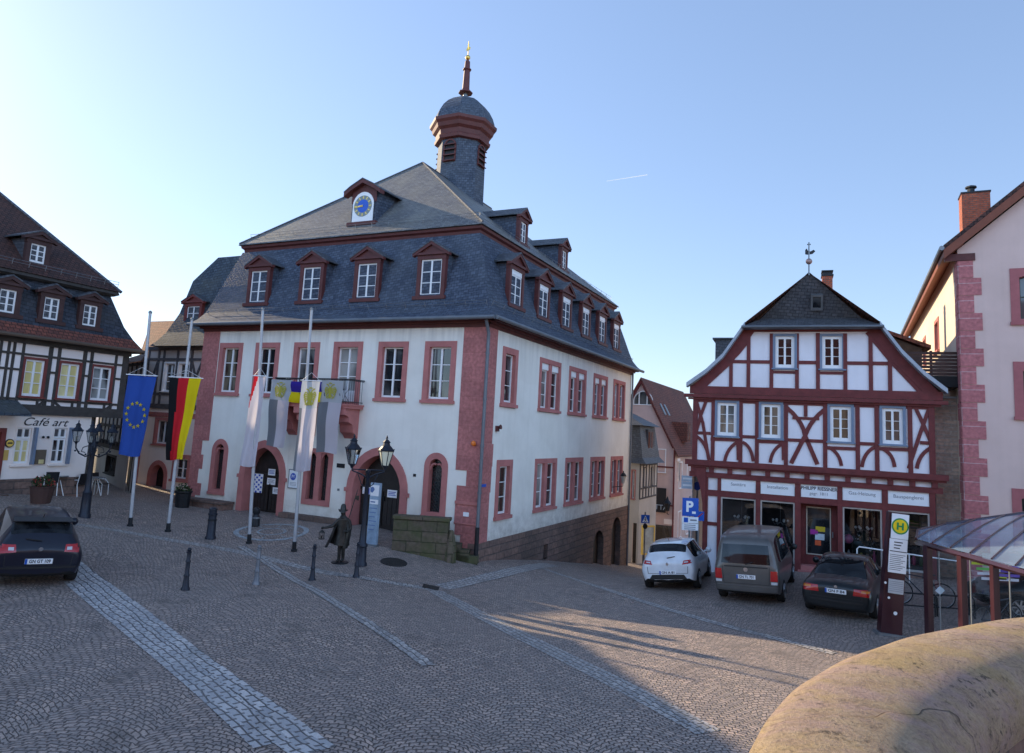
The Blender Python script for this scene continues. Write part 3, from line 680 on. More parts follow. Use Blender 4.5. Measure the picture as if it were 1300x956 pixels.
def rr4(xl, xr, yf, yb, z): return [(xl, yf, z), (xr, yf, z), (xr, yb, z), (xl, yb, z)]
mb.loft([rr4(-13.55, -1.36, 1.36, 18.55, 12.03), rr4(-13.6, -1.3, 1.3, 18.6, 12.08), rr4(-13.62, -1.28, 1.28, 18.62, 12.2), rr4(-13.7, -1.18, 1.18, 18.7, 12.26), rr4(-13.72, -1.16, 1.16, 18.74, 12.36)], True, True)
mb.build('upper_cornice', 'trim', th)
mb = MB(); e = rr4(-13.8, -1.08, 1.08, 18.84, 12.38); e2 = rr4(-13.78, -1.1, 1.1, 18.82, 12.44)
p_, q_ = (-7.45, 6.15, 17.5), (-7.45, 13.6, 17.5)
mb.face(e[::-1])
for k in range(4): mb.face([e[k], e[(k + 1) % 4], e2[(k + 1) % 4], e2[k]])
mb.face([e2[0], e2[1], p_]); mb.face([e2[1], e2[2], q_, p_]); mb.face([e2[2], e2[3], q_]); mb.face([e2[3], e2[0], p_, q_])
mb.build('upper_roof', 'slate_top', th, recalc=False)
mb = MB()
for a, b in ((p_, q_), (p_, e2[1]), (p_, e2[0])): mb.tube([Vector(a) + Vector((0, 0, .02)), Vector(b) + Vector((0, 0, .02))], .045, 6)
mb.build('ridge_caps', 'slate_dark', th)
mb = MB()
def guard(p, q, up, n):
    p, q, up = Vector(p), Vector(q), Vector(up)
    for k in (.5, 1): mb.tube([p + up * k, q + up * k], .009, 4)
    for i in range(n + 1): c = p.lerp(q, i / n); mb.tube([c, c + up * 1.1], .010, 4)
guard((-13.4, 1.42, 12.72), (-1.42, 1.42, 12.72), (0, -.05, .22), 14); guard((-1.5, 1.5, 12.72), (-1.5, 18.4, 12.72), (.05, 0, .22), 18)
guard((-W_ + .1, .0, 8.95), (-.1, 0, 8.95), (0, -.1, .2), 16); guard((0, .1, 8.95), (0, D_ - .2, 8.95), (.1, 0, .2), 20)
mb.build('snow_guard', 'zinc', th)
# dormers
def dormer(par, f, s0, s1, z0, z1, o, depth, cols=2, rows=3, slope_o=0.0, shutter=False, round_top=False, pitch=.42, cheek='slate', gable='trim', name='dormer'):
    """boxy dormer with a little pediment; front plane at outward offset o"""
    mid = (s0 + s1) / 2; hw = (s1 - s0) / 2; b = .16; e = hw + b; zt = z1 + .2
    mb = MB(); mb.box(s0 - b + .02, s1 + b - .02, o - depth, o - .05, z0 - .12, zt, f)
    d = mb.build(name, cheek, par)
    mb = MB(); zi = z0 - .02
    mb.box(s0 - b, s0, o - .16, o + .02, zi, z1, f); mb.box(s1, s1 + b, o - .16, o + .02, zi, z1, f)
    mb.box(s0 - b - .02, s1 + b + .02, o - .16, o + .03, z1, z1 + .2, f); mb.box(s0 - b - .1, s1 + b + .1, o - .1, o + .1, z0 - .16, z0 - .022, f)
    mb.build('casing', gable, d)
    ov = .2; rise = pitch * (hw + b) + .22
    mb = MB(); c0, c1, ap = (mid - e - ov, zt), (mid + e + ov, zt), (mid, zt + rise)
    mb.prism([f(s, o - .02, z) for s, z in ((c0[0] + .1, zt + .04), (c1[0] - .1, zt + .04), (mid, zt + rise - .1))], f(0, .05, 0) - f(0, 0, 0))
    for a in (c0, c1):
        n = Vector((ap[0] - a[0], ap[1] - a[1])).normalized(); nn = Vector((-n.y, n.x)) * (1 if a is c0 else -1) * .11
        mb.prism([f(a[0], o - .05, a[1]), f(ap[0], o - .05, ap[1]), f(ap[0], o - .05, ap[1] - .13), f(a[0] + (n.x) * .02, o - .05, a[1] - .10)], f(0, .17, 0) - f(0, 0, 0))
    mb.box(c0[0] + .05, c1[0] - .05, o - .04, o + .105, zt - .04, zt + .045, f)
    mb.build('pediment', gable, d)
    mb = MB(); th_ = .05
    for a in (c0, c1):
        mb.prism([f(a[0], o + .14, a[1] + .0), f(ap[0], o + .14, ap[1] + .0), f(ap[0], o + .14, ap[1] + th_), f(a[0], o + .14, a[1] + th_)], f(0, -depth - .7, 0) - f(0, 0, 0))
    mb.build('dormer_roof', 'slate_dark', d)
    g = random.choice(['pane', 'pane', 'pane_curtain']); top = z1
    if shutter:
        m2 = MB(); m2.box(s0, s1, o - .12, o - .02, z1 - .2, z1, f); m2.build('shutter_box', 'white', d); top = z1 - .2
    sash(f, d, s0, s1, z0, top, cols, rows, o - .07, 'white', g, fw=.06)
    return d
for i, s in enumerate((-11.42, -8.50, -5.68, -2.70)): dormer(th, ff, s - .46, s + .46, 9.47, 10.87, -.22, 1.0)
for y in (2.55, 5.3, 8.0, 10.68, 13.25, 15.77): dormer(th, rf, y - .5, y + .5, 9.45, 10.82, -.22, 1.0, shutter=True)
for y in (6.15, 11.25): dormer(th, rf, y - .3, y + .3, 13.02, 13.98, -1.75, 1.9, rows=3, pitch=.5)
# clock dormer
o = -1.72; s0, s1, z0, z1 = -7.86, -6.78, 13.2, 14.42
mb = MB(); mb.box(s0 - .12, s1 + .12, o - 2.0, o - .04, z0 - .15, z1 + .2, ff); cd = mb.build('clock_dormer', 'slate', th)
mb = MB(); mb.box(s0 - .22, s1 + .22, o - .1, o + .12, z0 - .22, z0 - .06, ff); mb.build('sill', 'trim', cd); mb = MB(); mid = (s0 + s1) / 2
hat = [(s0 - .42, z1 - .12), (s0 - .1, z1 + .1), (mid, z1 + .42), (s1 + .1, z1 + .1), (s1 + .42, z1 - .12)]
for p, q in zip(hat, hat[1:]): mb.prism([ff(p[0], o - .1, p[1]), ff(q[0], o - .1, q[1]), ff(q[0], o - .1, q[1] + .17), ff(p[0], o - .1, p[1] + .17)], ff(0, .32, 0) - ff(0, 0, 0))
mb.prism([ff(s, o - .02, z) for s, z in ((s0 - .12, z1 - .4), (s1 + .12, z1 - .4), (s1 + .1, z1 + .1), (mid, z1 + .42), (s0 - .1, z1 + .1))], ff(0, .03, 0) - ff(0, 0, 0))
mb.build('casing', 'trim', cd)
mb = MB()
for p, q in zip(hat, hat[1:]): mb.prism([ff(p[0], o + .24, p[1] + .172), ff(q[0], o + .24, q[1] + .172), ff(q[0], o + .24, q[1] + .22), ff(p[0], o + .24, p[1] + .22)], ff(0, -2.2, 0) - ff(0, 0, 0))
mb.build('dormer_roof', 'slate_dark', cd)
cz = z0 + .64; mb = MB(); mb.prism([ff(s, o + .012, z) for s, z in rect(s0, s1, z0 - .05, cz + .2)], ff(0, .04, 0) - ff(0, 0, 0))
mb.prism([ff(mid + .55 * math.cos(a), o + .014, cz + .05 + .58 * math.sin(a)) for a in [math.pi * k / 16 for k in range(17)]], ff(0, .04, 0) - ff(0, 0, 0))
cf = mb.build('clock_face', 'white', cd)
def disc(r0, r1, oo, mat, name, par, cz_=cz):
    mb = MB(); n = 32
    for k in range(n):
        q = [(r_, a) for r_, a in ((r0, k), (r1, k), (r1, k + 1), (r0, k + 1))]
        mb.face([ff(mid + r_ * math.cos(6.283185 * a / n), oo, cz_ + r_ * math.sin(6.283185 * a / n)) for r_, a in q])
    mb.build(name, mat, par, recalc=False)
disc(.29, .47, o + .06, flat('clock_ring_grey', (.22, .25, .24), .6), 'hour_ring', cf); disc(.001, .29, o + .062, flat('clock_blue', (.02, .10, .50), .45), 'dial', cf)
mb = MB()
for k in range(12):
    a = k * math.pi / 6; d = Vector((math.sin(a), math.cos(a))); n_ = Vector((d.y, -d.x)) * .018
    q = [Vector((mid, cz)) + d * .32 - n_, Vector((mid, cz)) + d * .32 + n_, Vector((mid, cz)) + d * .44 + n_, Vector((mid, cz)) + d * .44 - n_]
    mb.prism([ff(v.x, o + .061, v.y) for v in q], ff(0, .006, 0) - ff(0, 0, 0))
for a, l, w_ in ((R(-97), .50, .03), (R(-88), .3, .045)):
    d = Vector((math.sin(a), math.cos(a))); n_ = Vector((d.y, -d.x)) * w_
    mb.prism([ff(v.x, o + .075, v.y) for v in (Vector((mid, cz)) - n_, Vector((mid, cz)) + n_, Vector((mid, cz)) + d * l)], ff(0, .01, 0) - ff(0, 0, 0))
mb.build('clock_hands', 'gold', cf)
# bell tower
tw = (-7.45, 9.8); o8 = math.pi / 8
mb = MB(); mb.lathe([(1.36, 15.2), (1.33, 17.2), (1.30, 19.9)], (*tw, 0), 8, o8); bt = mb.build('bell_tower', 'slate', th)
mb = MB(); mb.lathe([(1.31, 19.78), (1.52, 19.82), (1.55, 19.98), (1.46, 20.06), (1.5, 20.3), (1.66, 20.42), (1.72, 20.62), (1.84, 20.74), (1.86, 20.9), (1.6, 20.98)], (*tw, 0), 8, o8); mb.build('tower_cornice', 'trim', bt)
mb = MB(); mb.lathe([(1.74, 20.93), (1.70, 21.12), (1.60, 21.42), (1.40, 21.78), (1.12, 22.1), (.78, 22.36), (.4, 22.52), (.12, 22.58)], (*tw, 0), 8, o8); mb.build('dome', 'slate', bt)
mb = MB(); mb.lathe([(.13, 22.52), (.13, 22.78), (.10, 22.9)], (*tw, 0), 10); mb.build('spire_foot', 'zinc', bt)
mb = MB(); mb.lathe([(.40, 22.88), (.38, 22.95), (.24, 23.0), (.20, 23.15), (.17, 24.2), (.24, 24.24), (.24, 24.30), (.16, 24.34), (.14, 24.75), (.04, 24.85)], (*tw, 0), 8, o8); mb.build('spire', 'trim', bt)
mb = MB(); mb.ball((*tw, 24.98), .14); mb.tube([(*tw, 25.1), (*tw, 25.95)], .02, 6)
mb.prism([(tw[0] + x, tw[1], z) for x, z in ((-.12, 25.4), (.08, 25.44), (.13, 25.56), (.02, 25.66), (.03, 25.8), (-.04, 25.84), (-.05, 25.64), (-.13, 25.5))], (0, .02, 0)); mb.build('weather_vane', 'gold', bt)
for k in (0, 2, 4, 6):
    a = -math.pi / 2 + k * math.pi / 4; nrm = Vector((math.cos(a), math.sin(a), 0)); tg = Vector((-nrm.y, nrm.x, 0)); c = Vector((*tw, 0)); ap = 1.235
    f = lambda s, o_, z, nrm=nrm, tg=tg, c=c: c + nrm * (1.222 + o_) + tg * s + Vector((0, 0, z))
    mb = MB(); ou, inn = arch(-.38, .38, 18.5, 19.35, 19.76), arch(-.30, .30, 18.58, 19.35, 19.68); ring(mb, f, ou, inn, -.05, .05); lw = mb.build('louvre_window', 'trim', bt)
    g = MB(); g.face([f(s, .012, z) for s, z in inn]); g.build('opening', 'ink', lw, recalc=False)
    mb = MB()
    for z in (18.56, 18.86, 19.16, 19.44):
        mb.hexa([f(-.36, .02, z), f(.36, .02, z), f(.36, .16, z - .05), f(-.36, .16, z - .05), f(-.36, .02, z + .05), f(.36, .02, z + .05), f(.36, .16, z), f(-.36, .16, z)])
    mb.build('slats', 'trim', lw)
# balcony
mb = MB(); mb.box(-8.92, -5.18, 0, .85, 5.10, 5.2, ff); mb.box(-8.96, -5.14, 0, .9, 5.2, 5.26, ff); bal = mb.build('balcony', 'sand_trim', th)
for x0, x1 in ((-8.75, -8.3), (-7.85, -7.4), (-6.25, -5.3)):
    mb = MB(); pr = [(0, 5.1), (.82, 5.1), (.82, 4.86), (.62, 4.78), (.6, 4.6), (.36, 4.5), (.3, 4.22), (.1, 4.1), (0, 3.98)]
    x1 = x0 + .62 if x1 == -5.3 else x1; x0 += .3 if x1 > -5.9 else 0; x1 += .3 if x1 > -5.9 else 0
    mb.prism([ff(x0, o_, z) for o_, z in pr], ff(x1 - x0, 0, 0) - ff(0, 0, 0)); mb.build('corbel', 'sand_trim', bal)
mb = MB(); z0, z1 = 5.26, 6.18
for z in (5.34, 6.14): mb.tube([ff(-8.88, .02, z), ff(-8.88, .84, z), ff(-5.22, .84, z), ff(-5.22, .02, z)], .016, 5)
mb.tube([ff(-8.9, .02, 6.18), ff(-8.9, .86, 6.18), ff(-5.2, .86, 6.18), ff(-5.2, .02, 6.18)], .022, 6)
for k in range(31):
    x = -8.88 + 3.66 * k / 30; mb.tube([ff(x, .84, z0), ff(x, .92 if k % 2 else .9, 5.55), ff(x, .84, z1)], .009, 4)
for k in range(15):
    x = -8.88 + 3.66 * k / 15
    mb.tube([ff(x, .85, 5.36), ff(x + .12, .93, 5.6), ff(x + .24, .85, 5.84)], .008, 4); mb.tube([ff(x + .24, .86, 5.36), ff(x + .12, .94, 5.6), ff(x, .86, 5.84)], .008, 4)
for x in (-8.88, -5.22):
    for k in range(6): mb.tube([ff(x, .1 + k * .13, z0), ff(x, .1 + k * .13, z1)], .009, 4)
mb.build('railing', 'iron', bal)
# small plates fixed to the wall
def plate(par, f, s0, s1, z0, z1, mat, name, o=.012, border=None):
    mb = MB(); mb.box(s0, s1, 0, o, z0, z1, f); p = mb.build(name, mat, par)
    if border:
        b = MB(); ring(b, f, rect(s0 - .02, s1 + .02, z0 - .02, z1 + .02), rect(s0 + .01, s1 - .01, z0 + .01, z1 - .01), -.001, o + .008); b.build('border', border, p)
    return p
plate(th, ff, -6.2, -5.82, 2.86, 3.02, 'iron', 'bronze_plaque'); plate(th, ff, -2.0, -1.58, 1.2, 1.33, 'paper', 'white_plaque', border='iron')
plate(th, ff, -2.72, -2.60, 2.78, 2.88, 'iron', 'house_number'); plate(th, ff, -.55, -.33, 1.6, 1.74, 'paper', 'corner_plaque', .042)
plate(th, ff, -6.08, -5.98, 2.0, 2.08, 'zinc', 'bell_plate'); plate(th, rf, .05, .42, 2.62, 2.72, 'sign_blue', 'street_name_plate', .045)
bd = plate(th, ff, -8.5, -8.02, 1.92, 2.62, 'sign_white', 'notice_board', .03, 'zinc')
mb = MB(); mb.lathe([(.14, 0), (.14, .006)], (0, 0, 0), 20)
for v in mb.v: v.xyz = ff(-8.28 + v.x, .031 + v.z, 2.36 + v.y)
mb.build('blue_disc', 'ink_blue', bd); words('M', .2, 'lettering', 'sign_white', bd, ff(-8.28, .039, 2.36), (1, 0, 0), (0, 0, 1))
mb = MB()
for z in (2.12, 2.07, 2.02): mb.box(-8.42, -8.1, .03, .033, z, z + .016, ff)
mb.build('print', 'ink_grey', bd)
# wall lamp on the street side and alarm horn at the corner
mb = MB(); mb.tube([rf(15.2, 0, 1.9), rf(15.2, .6, 2.0), rf(15.2, .6, 2.15)], .02, 6); wl = mb.build('wall_lantern', 'iron', th)
mb = MB(); mb.lathe([(.07, 2.15), (.15, 2.5), (.15, 2.52)], rf(15.2, .6, 0), 6); mb.build('lantern_glass', flat('lantern_pane', (.45, .45, .40), .2), wl)
mb = MB(); mb.lathe([(.19, 2.52), (.1, 2.66), (.03, 2.72), (.03, 2.8)], rf(15.2, .6, 0), 6); mb.build('lantern_roof', 'iron', wl)
mb = MB(); mb.box(.95, 1.1, 0, .1, 4.55, 4.75, rf); mb.tube([rf(1.02, .1, 4.7), rf(1.02, .2, 4.72)], [.05, .09], 8); mb.build('alarm_horn', 'trim', th)
mb = MB(); mb.tube([ff(-.25, .04, 4.05), ff(-.25, .14, 4.05)], .05, 8); mb.ball(ff(-.25, .16, 4.1), .09, 6); mb.build('alarm_light', flat('orange_lens', (.8, .2, .03), .3), th)
# ------------------------------------------------------------------ half-timbered shop on the right
S0 = at_y(1047, 600, 26); S0.z = 0
r_ = ray(-1600, 568.6 + .0535 * (-1600 - 1047)); SU = Vector((-r_.x, -r_.y, 0)).normalized(); SN = Vector((-SU.y, SU.x, 0))
SP = Plane2(S0, SU); SA = math.atan2(SU.y, SU.x)
Cz = lambda x, y: SP(860 + x / 3.084, 310 + y / 3.084)
Fz = lambda x, y: SP(880 + x / 3.678, 570 + y / 3.678)
shop = thing('half_timbered_shop', 'white half-timbered shop with oxblood beams, grey hipped gable and plumbing shopfront', 'shop house', S0, SA)
f = front_face()
sl, sr = Cz(62, 700)[0], Cz(1006, 700)[0]
ZB, ZG, ZT = 3.72, 6.62, 9.02               # top of the shopfront, foot of the gable, foot of the half hip
def pxw(c0, c1):      # window rectangle from two zoomed corners
    a, b = Cz(*c0), Cz(*c1); return (a[0], b[0], b[1], a[1])
wins = [pxw((148, 611), (241, 758)), pxw((319, 620), (414, 767)), pxw((587, 623), (692, 787)), pxw((790, 627), (896, 790))]
z0 = sum(w[2] for w in wins) / 4; z1 = sum(w[3] for w in wins) / 4; wins = [(a, b, z0, z1) for a, b, _, _ in wins]
gw = [pxw((374, 352), (468, 492)), pxw((556, 350), (656, 495))]; gz0 = sum(w[2] for w in gw) / 2; gz1 = sum(w[3] for w in gw) / 2; gw = [(a, b, gz0, gz1) for a, b, _, _ in gw]
verge_l = [Cz(40, 560), Cz(115, 505), Cz(180, 445), Cz(266, 338)]; verge_r = [Cz(1050, 590), Cz(960, 515), Cz(875, 432), Cz(788, 327)]
verge_l[0] = (verge_l[0][0], 6.72); verge_r[0] = (verge_r[0][0], 6.72); verge_l[-1] = (verge_l[-1][0], ZT + .1); verge_r[-1] = (verge_r[-1][0], ZT + .1)
mb = MB(); wall(mb, f, sl, sr, ZB, ZG, wins)
gl, gr_ = verge_l[-1][0] + .1, verge_r[-1][0] - .1
wall(mb, f, gl, gr_, ZG, ZT, gw)
mb.face([f(x, 0, z) for x, z in [(gl, ZG), (gl, ZT)] + [(a + .12, b - .05) for a, b in verge_l[::-1][1:]]]); mb.face([f(x, 0, z) for x, z in [(gr_, ZG), (gr_, ZT)] + [(a - .12, b - .05) for a, b in verge_r[::-1][1:]]])
mb.face([f(sl, 0, -.6), f(sl, 0, ZG), f(sl, -9, ZG), f(sl, -9, -.6)]); mb.face([f(sr, 0, -.6), f(sr, 0, ZG), f(sr, -9, ZG), f(sr, -9, -.6)])
mb.build('wall', 'infill', shop, recalc=False)
tb = MB()
def B(x0, y0, x1, y1, w_): beam(tb, f, Cz(x0, y0), Cz(x1, y1), w_)
cw = 1 / 3.084 / 34.2    # metres per zoomed pixel, roughly
# gable timbers
beam(tb, f, (verge_l[0][0] + .1, ZG - .02), (verge_r[0][0] - .1, ZG - .02), .30, .10)
tb.box(sl - .35, sr + .4, 0, .22, ZG - .32, ZG - .19, f); tb.box(sl - .2, sr + .2, 0, .12, ZG - .40, ZG - .33, f)
for side, vv in ((1, verge_l), (-1, verge_r)):
    q = [(a + side * (.17 if i else .35), b - .10) for i, (a, b) in enumerate(vv)]; brace(tb, f, q, .38, .045)
beam(tb, f, (gl - .1, ZT - .03), (gr_ + .1, ZT - .03), .16, .05)
zr = Cz(400, 462)[1]
for x, ytop in ((210, 440), (278, 352), (368, 350), (468, 350), (550, 348), (657, 350), (757, 352), (832, 452)): beam(tb, f, (Cz(x, 500)[0], Cz(x, ytop)[1]), (Cz(x, 500)[0], ZG), .135)
for a, b in ((205, 370), (470, 552), (655, 840)): beam(tb, f, (Cz(a, 462)[0], zr), (Cz(b, 462)[0], zr), .13)
for w_ in gw: beam(tb, f, (w_[0] - .05, gz0 - .10), (w_[1] + .05, gz0 - .10), .10)
brace(tb, f, [Cz(203, 462), Cz(240, 425), Cz(272, 385)], .13); brace(tb, f, [Cz(742, 345), Cz(800, 415), Cz(838, 462), Cz(955, 585)], .13)
# middle storey
for x in (140, 248, 312, 425, 578, 705, 780, 910): beam(tb, f, (Cz(x, 700)[0], ZB), (Cz(x, 700)[0], ZG - .3), .145)
for x in (sl + .08, sr - .09): beam(tb, f, (x, ZB), (x, ZG - .3), .19, .04)
beam(tb, f, (sl, ZG - .42), (sr, ZG - .42), .15)
B(70, 738, 130, 741, .12)
for a, b, y in ((130, 245, 763), (250, 312, 753), (315, 420, 772), (430, 578, 766), (585, 700, 797), (706, 782, 780), (785, 905, 800), (950, 1003, 777)): B(a, y, b, y + (b - a) * .04, .12)
for x in (237, 414): B(x, 775, x + 2, 845, .13)
brace(tb, f, [Cz(118, 600), Cz(92, 670), Cz(74, 735)], .12); brace(tb, f, [Cz(74, 612), Cz(100, 700), Cz(122, 840)], .12)
brace(tb, f, bez(Cz(72, 750), Cz(115, 775), Cz(124, 845)), .12)
for p, c, q in (((185, 850), (195, 795), (240, 772)), ((255, 775), (290, 790), (297, 850)), ((363, 855), (370, 800), (414, 780)), ((592, 795), (635, 815), (642, 868)), ((722, 872), (730, 812), (777, 792)), ((805, 802), (845, 822), (850, 872)), ((937, 878), (945, 822), (992, 797))): brace(tb, f, bez(Cz(*p), Cz(*c), Cz(*q)), .12)
brace(tb, f, bez(Cz(428, 640), Cz(490, 690), Cz(500, 750), 5) + [Cz(548, 862)], .15); brace(tb, f, bez(Cz(576, 648), Cz(520, 690), Cz(500, 750), 5) + [Cz(445, 858)], .15); B(502, 608, 502, 675, .13); B(450, 680, 555, 684, .10)
brace(tb, f, [Cz(918, 612), Cz(955, 690), Cz(992, 775)], .12); brace(tb, f, [Cz(988, 635), Cz(950, 740), Cz(905, 878)], .12)
# jetty beams with the row of joist ends
tb.box(sl - .25, sr + .35, 0, .30, ZB - .04, ZB + .16, f); tb.box(sl - .15, sr + .3, 0, .20, ZB - .12, ZB - .041, f)
tb.box(sl - .1, sr + .2, 0, .10, ZB - .50, ZB - .30, f)
nj = 12
for k in range(nj + 1):
    x = sl + .05 + (sr - sl - .1) * k / nj; tb.box(x - .09, x + .09, -.02, .15, ZB - .31, ZB - .11, f)
tb.build('timber_frame', 'timber', shop)
mb = MB(); mb.face([f(x, .01, z) for x, z in rect(sl, sr, ZB - .5, ZB)]); mb.build('jetty_infill', 'infill', shop, recalc=False)
for i, w_ in enumerate(wins + gw):
    window(shop, f, *w_, fw=.09, cols=2, rows=3, mat='frame_blue', proud=.05, deep=.12, glass='pane_curtain' if i in (0, 5) else 'pane', sash_fw=.11, bar=.018)
# roof
ap = Plane2(S0 + SU * -.55, SN)(1027, 346); apx, apz = ap
def Rf(s, y, z): return Vector((s, y, z))
mb = MB(); LEN = 10; hl, hr = verge_l[-1], verge_r[-1]; ov = -.42
for vv in (verge_l, verge_r):
    for p, q in zip(vv, vv[1:]): mb.face([Rf(p[0], ov, p[1] + .1), Rf(q[0], ov, q[1] + .1), Rf(q[0], LEN, q[1] + .1), Rf(p[0], LEN, p[1] + .1)])
mb.face([Rf(hl[0], ov, hl[1] + .1), Rf(-.55, apx, apz), Rf(-.55, LEN, apz), Rf(hl[0], LEN, hl[1] + .1)]); mb.face([Rf(hr[0], ov, hr[1] + .1), Rf(-.55, apx, apz), Rf(-.55, LEN, apz), Rf(hr[0], LEN, hr[1] + .1)])
mb.build('main_roof', 'tile_dull', shop, recalc=False)
mb = MB(); n = 8; pe = [Rf(hl[0] - .12, ov - .1, ZT + .02), Rf(hr[0] + .12, ov - .1, ZT + .02)]
mid_l, mid_r = Rf(hl[0] + .55, .12, ZT + .42), Rf(hr[0] - .55, .12, ZT + .42)
mb.face([pe[0], pe[1], mid_r, mid_l]); mb.face([mid_l, mid_r, Rf(-.55, apx, apz + .03)])
mb.face([pe[0], mid_l, Rf(-.55, apx, apz + .03), Rf(hl[0] + .2, 1.0, ZT + .3)]); mb.face([pe[1], mid_r, Rf(-.55, apx, apz + .03), Rf(hr[0] - .2, 1.0, ZT + .3)])
mb.build('hip_roof', 'slate_dark', shop, recalc=False)
mb = MB(); mb.face([pe[0] - Vector((0, 0, .06)), pe[1] - Vector((0, 0, .06)), Rf(hr[0], 0, ZT - .03), Rf(hl[0], 0, ZT - .03)]); mb.tube([pe[0], pe[1]], .05, 8); mb.build('eave_gutter', 'lead', shop, recalc=False)
for vv in (verge_l, verge_r):
    mb = MB()
    for p, q in zip(vv, vv[1:]):
        mb.hexa([Rf(p[0], ov, p[1] - .04), Rf(q[0], ov, q[1] - .04), Rf(q[0], .05, q[1] - .04), Rf(p[0], .05, p[1] - .04), Rf(p[0], ov, p[1] + .13), Rf(q[0], ov, q[1] + .13), Rf(q[0], .05, q[1] + .13), Rf(p[0], .05, p[1] + .13)])
    mb.build('bargeboard', flat('pale_verge_sheet', (.33, .37, .42), .5, .2), shop)
rs = Plane2(S0 + SN * 1.2, SU); hipy = lambda z: .12 + (z - ZT - .42) / (apz - ZT - .42) * (apx - .12)
yy_ = .8
for _ in range(20): a, b = Plane2(S0 + SN * yy_, SU)(1030, 375), Plane2(S0 + SN * yy_, SU)(1044, 390); yy_ = hipy((a[1] + b[1]) / 2)
def hq(s, o, z): n_ = Vector((0, -(apz - ZT - .42), apx - .12)).normalized(); return Vector((s, hipy(z), z)) + n_ * o
mb = MB(); ring(mb, hq, rect(a[0] - .02, b[0] + .02, b[1] - .05, a[1] + .02), rect(a[0] + .05, b[0] - .05, b[1] + .03, a[1] - .05), -.02, .09); sk_ = mb.build('skylight', 'zinc', shop); mb = MB(); mb.face([hq(s, .05, z) for s, z in rect(a[0] + .04, b[0] - .04, b[1] + .02, a[1] - .04)]); mb.build('pane', 'pane', sk_)
# weathercock
mb = MB(); A0 = Vector((-.55, apx, apz)); mb.tube([A0 - Vector((0, 0, .1)), A0 + Vector((0, 0, 1.15))], .028, 6); wv = mb.build('weather_vane', 'zinc', shop)
mb = MB(); mb.ball(A0 + Vector((0, 0, .42)), .115); mb.build('ball', flat('copper_ball', (.35, .24, .22), .4, .5), wv)
mb = MB(); mb.prism([A0 + Vector((x, 0, z)) for x, z in ((-.13, .70), (-.05, .68), (.12, .70), (.22, .80), (.16, .86), (.05, .80), (-.04, .84), (-.08, .92), (-.13, .86))], (0, .02, 0)); mb.prism([A0 + Vector((x, 0, z)) for x, z in ((-.06, 1.05), (.06, 1.05), (.06, 1.09), (-.06, 1.09))], (0, .02, 0)); mb.build('cockerel', 'iron', wv)
cp_ = Plane2(S0 + SN * 4.2, SU); a, b = cp_(1044, 372), cp_(1057, 350)
mb = MB(); mb.box(a[0], b[0], 4.2, 4.75, a[1] - 2.5, b[1]); ch = mb.build('chimney', 'brick', shop); mb = MB(); mb.box(a[0] - .04, b[0] + .04, 4.16, 4.79, b[1], b[1] + .07); mb.box(a[0] + .03, b[0] - .03, 4.25, 4.7, b[1] + .07, b[1] + .2); mb.box(a[0] - .03, b[0] + .03, 4.17, 4.78, b[1] + .2, b[1] + .25); mb.build('chimney_cap', 'iron', ch)
dm = Plane2(S0 + SN * 3.5, SU); a, b = dm(908, 452), dm(932, 431)
mb = MB(); mb.box(a[0], b[0] + 1.2, 3.5, 5, a[1] - 1, b[1]); sd_ = mb.build('side_dormer', 'slate_dark', shop); mb = MB(); mb.box(a[0] - .12, b[0] + 1.2, 3.4, 5.1, b[1], b[1] + .07); mb.build('dormer_roof', 'slate_dark', sd_)
# shopfront
zs_b = Fz(500, 530)[1]
posts = [(45, 68), (112, 128), (292, 313), (475, 502), (674, 697), (882, 909), (1104, 1131)]
mb = MB(); zlow = -.6; zsign0 = 2.76; zsign1 = 3.26
for a, b in posts:
    x0, x1 = Fz(a, 300)[0], Fz(b, 300)[0]; mb.box(x0, x1, -.12, .07, zlow, ZB - .31, f)
px_ = [(Fz(a, 300)[0], Fz(b, 300)[0]) for a, b in posts]
mb.box(px_[0][0], px_[-1][1], -.1, .06, zsign0 - .23, zsign0 - .002, f); mb.box(px_[0][0], px_[-1][1], -.1, .055, zsign1 + .002, zsign1 + .12, f)
mb.build('shopfront_posts', 'timber', shop)
mb = MB(); mb.box(px_[0][1], px_[1][0], -.06, .0, 1.55, zsign1, f); mb.box(px_[0][1], px_[1][0], -.06, .0, -.5, 1.42, f); mb.build('white_panel', 'infill', shop)
mb = MB(); mb.box(px_[0][1], px_[1][0], -.08, .045, 1.42, 1.55, f); mb.build('panel_rail', 'timber', shop)
for p, q in (((-.1, 2.2), (.55, 3.6)),):      # curved bracket under the jetty at the left corner
    mb = MB(); pr = bez((px_[0][0] - .0, 1.9), (px_[0][0] - .02, 3.1), (px_[0][0] - .5, ZB - .1), 6); pr = [(x, z) for x, z in pr] + [(px_[0][0] + .1, ZB - .1), (px_[0][0] + .1, 1.9)]
    mb.prism([f(x, .0, z) for x, z in pr], f(0, .14, 0) - f(0, 0, 0)); mb.build('bracket', 'timber', shop)
texts = [('Sanitäre', .17), ('Installation', .17), None, ('Gas-Heizung', .17), ('Bauspenglerei', .17)]
base = [.32, .32, None, .45, .5]
ground_s = lambda s: gz(*(S0 + SU * s).xy)
inter = MB()
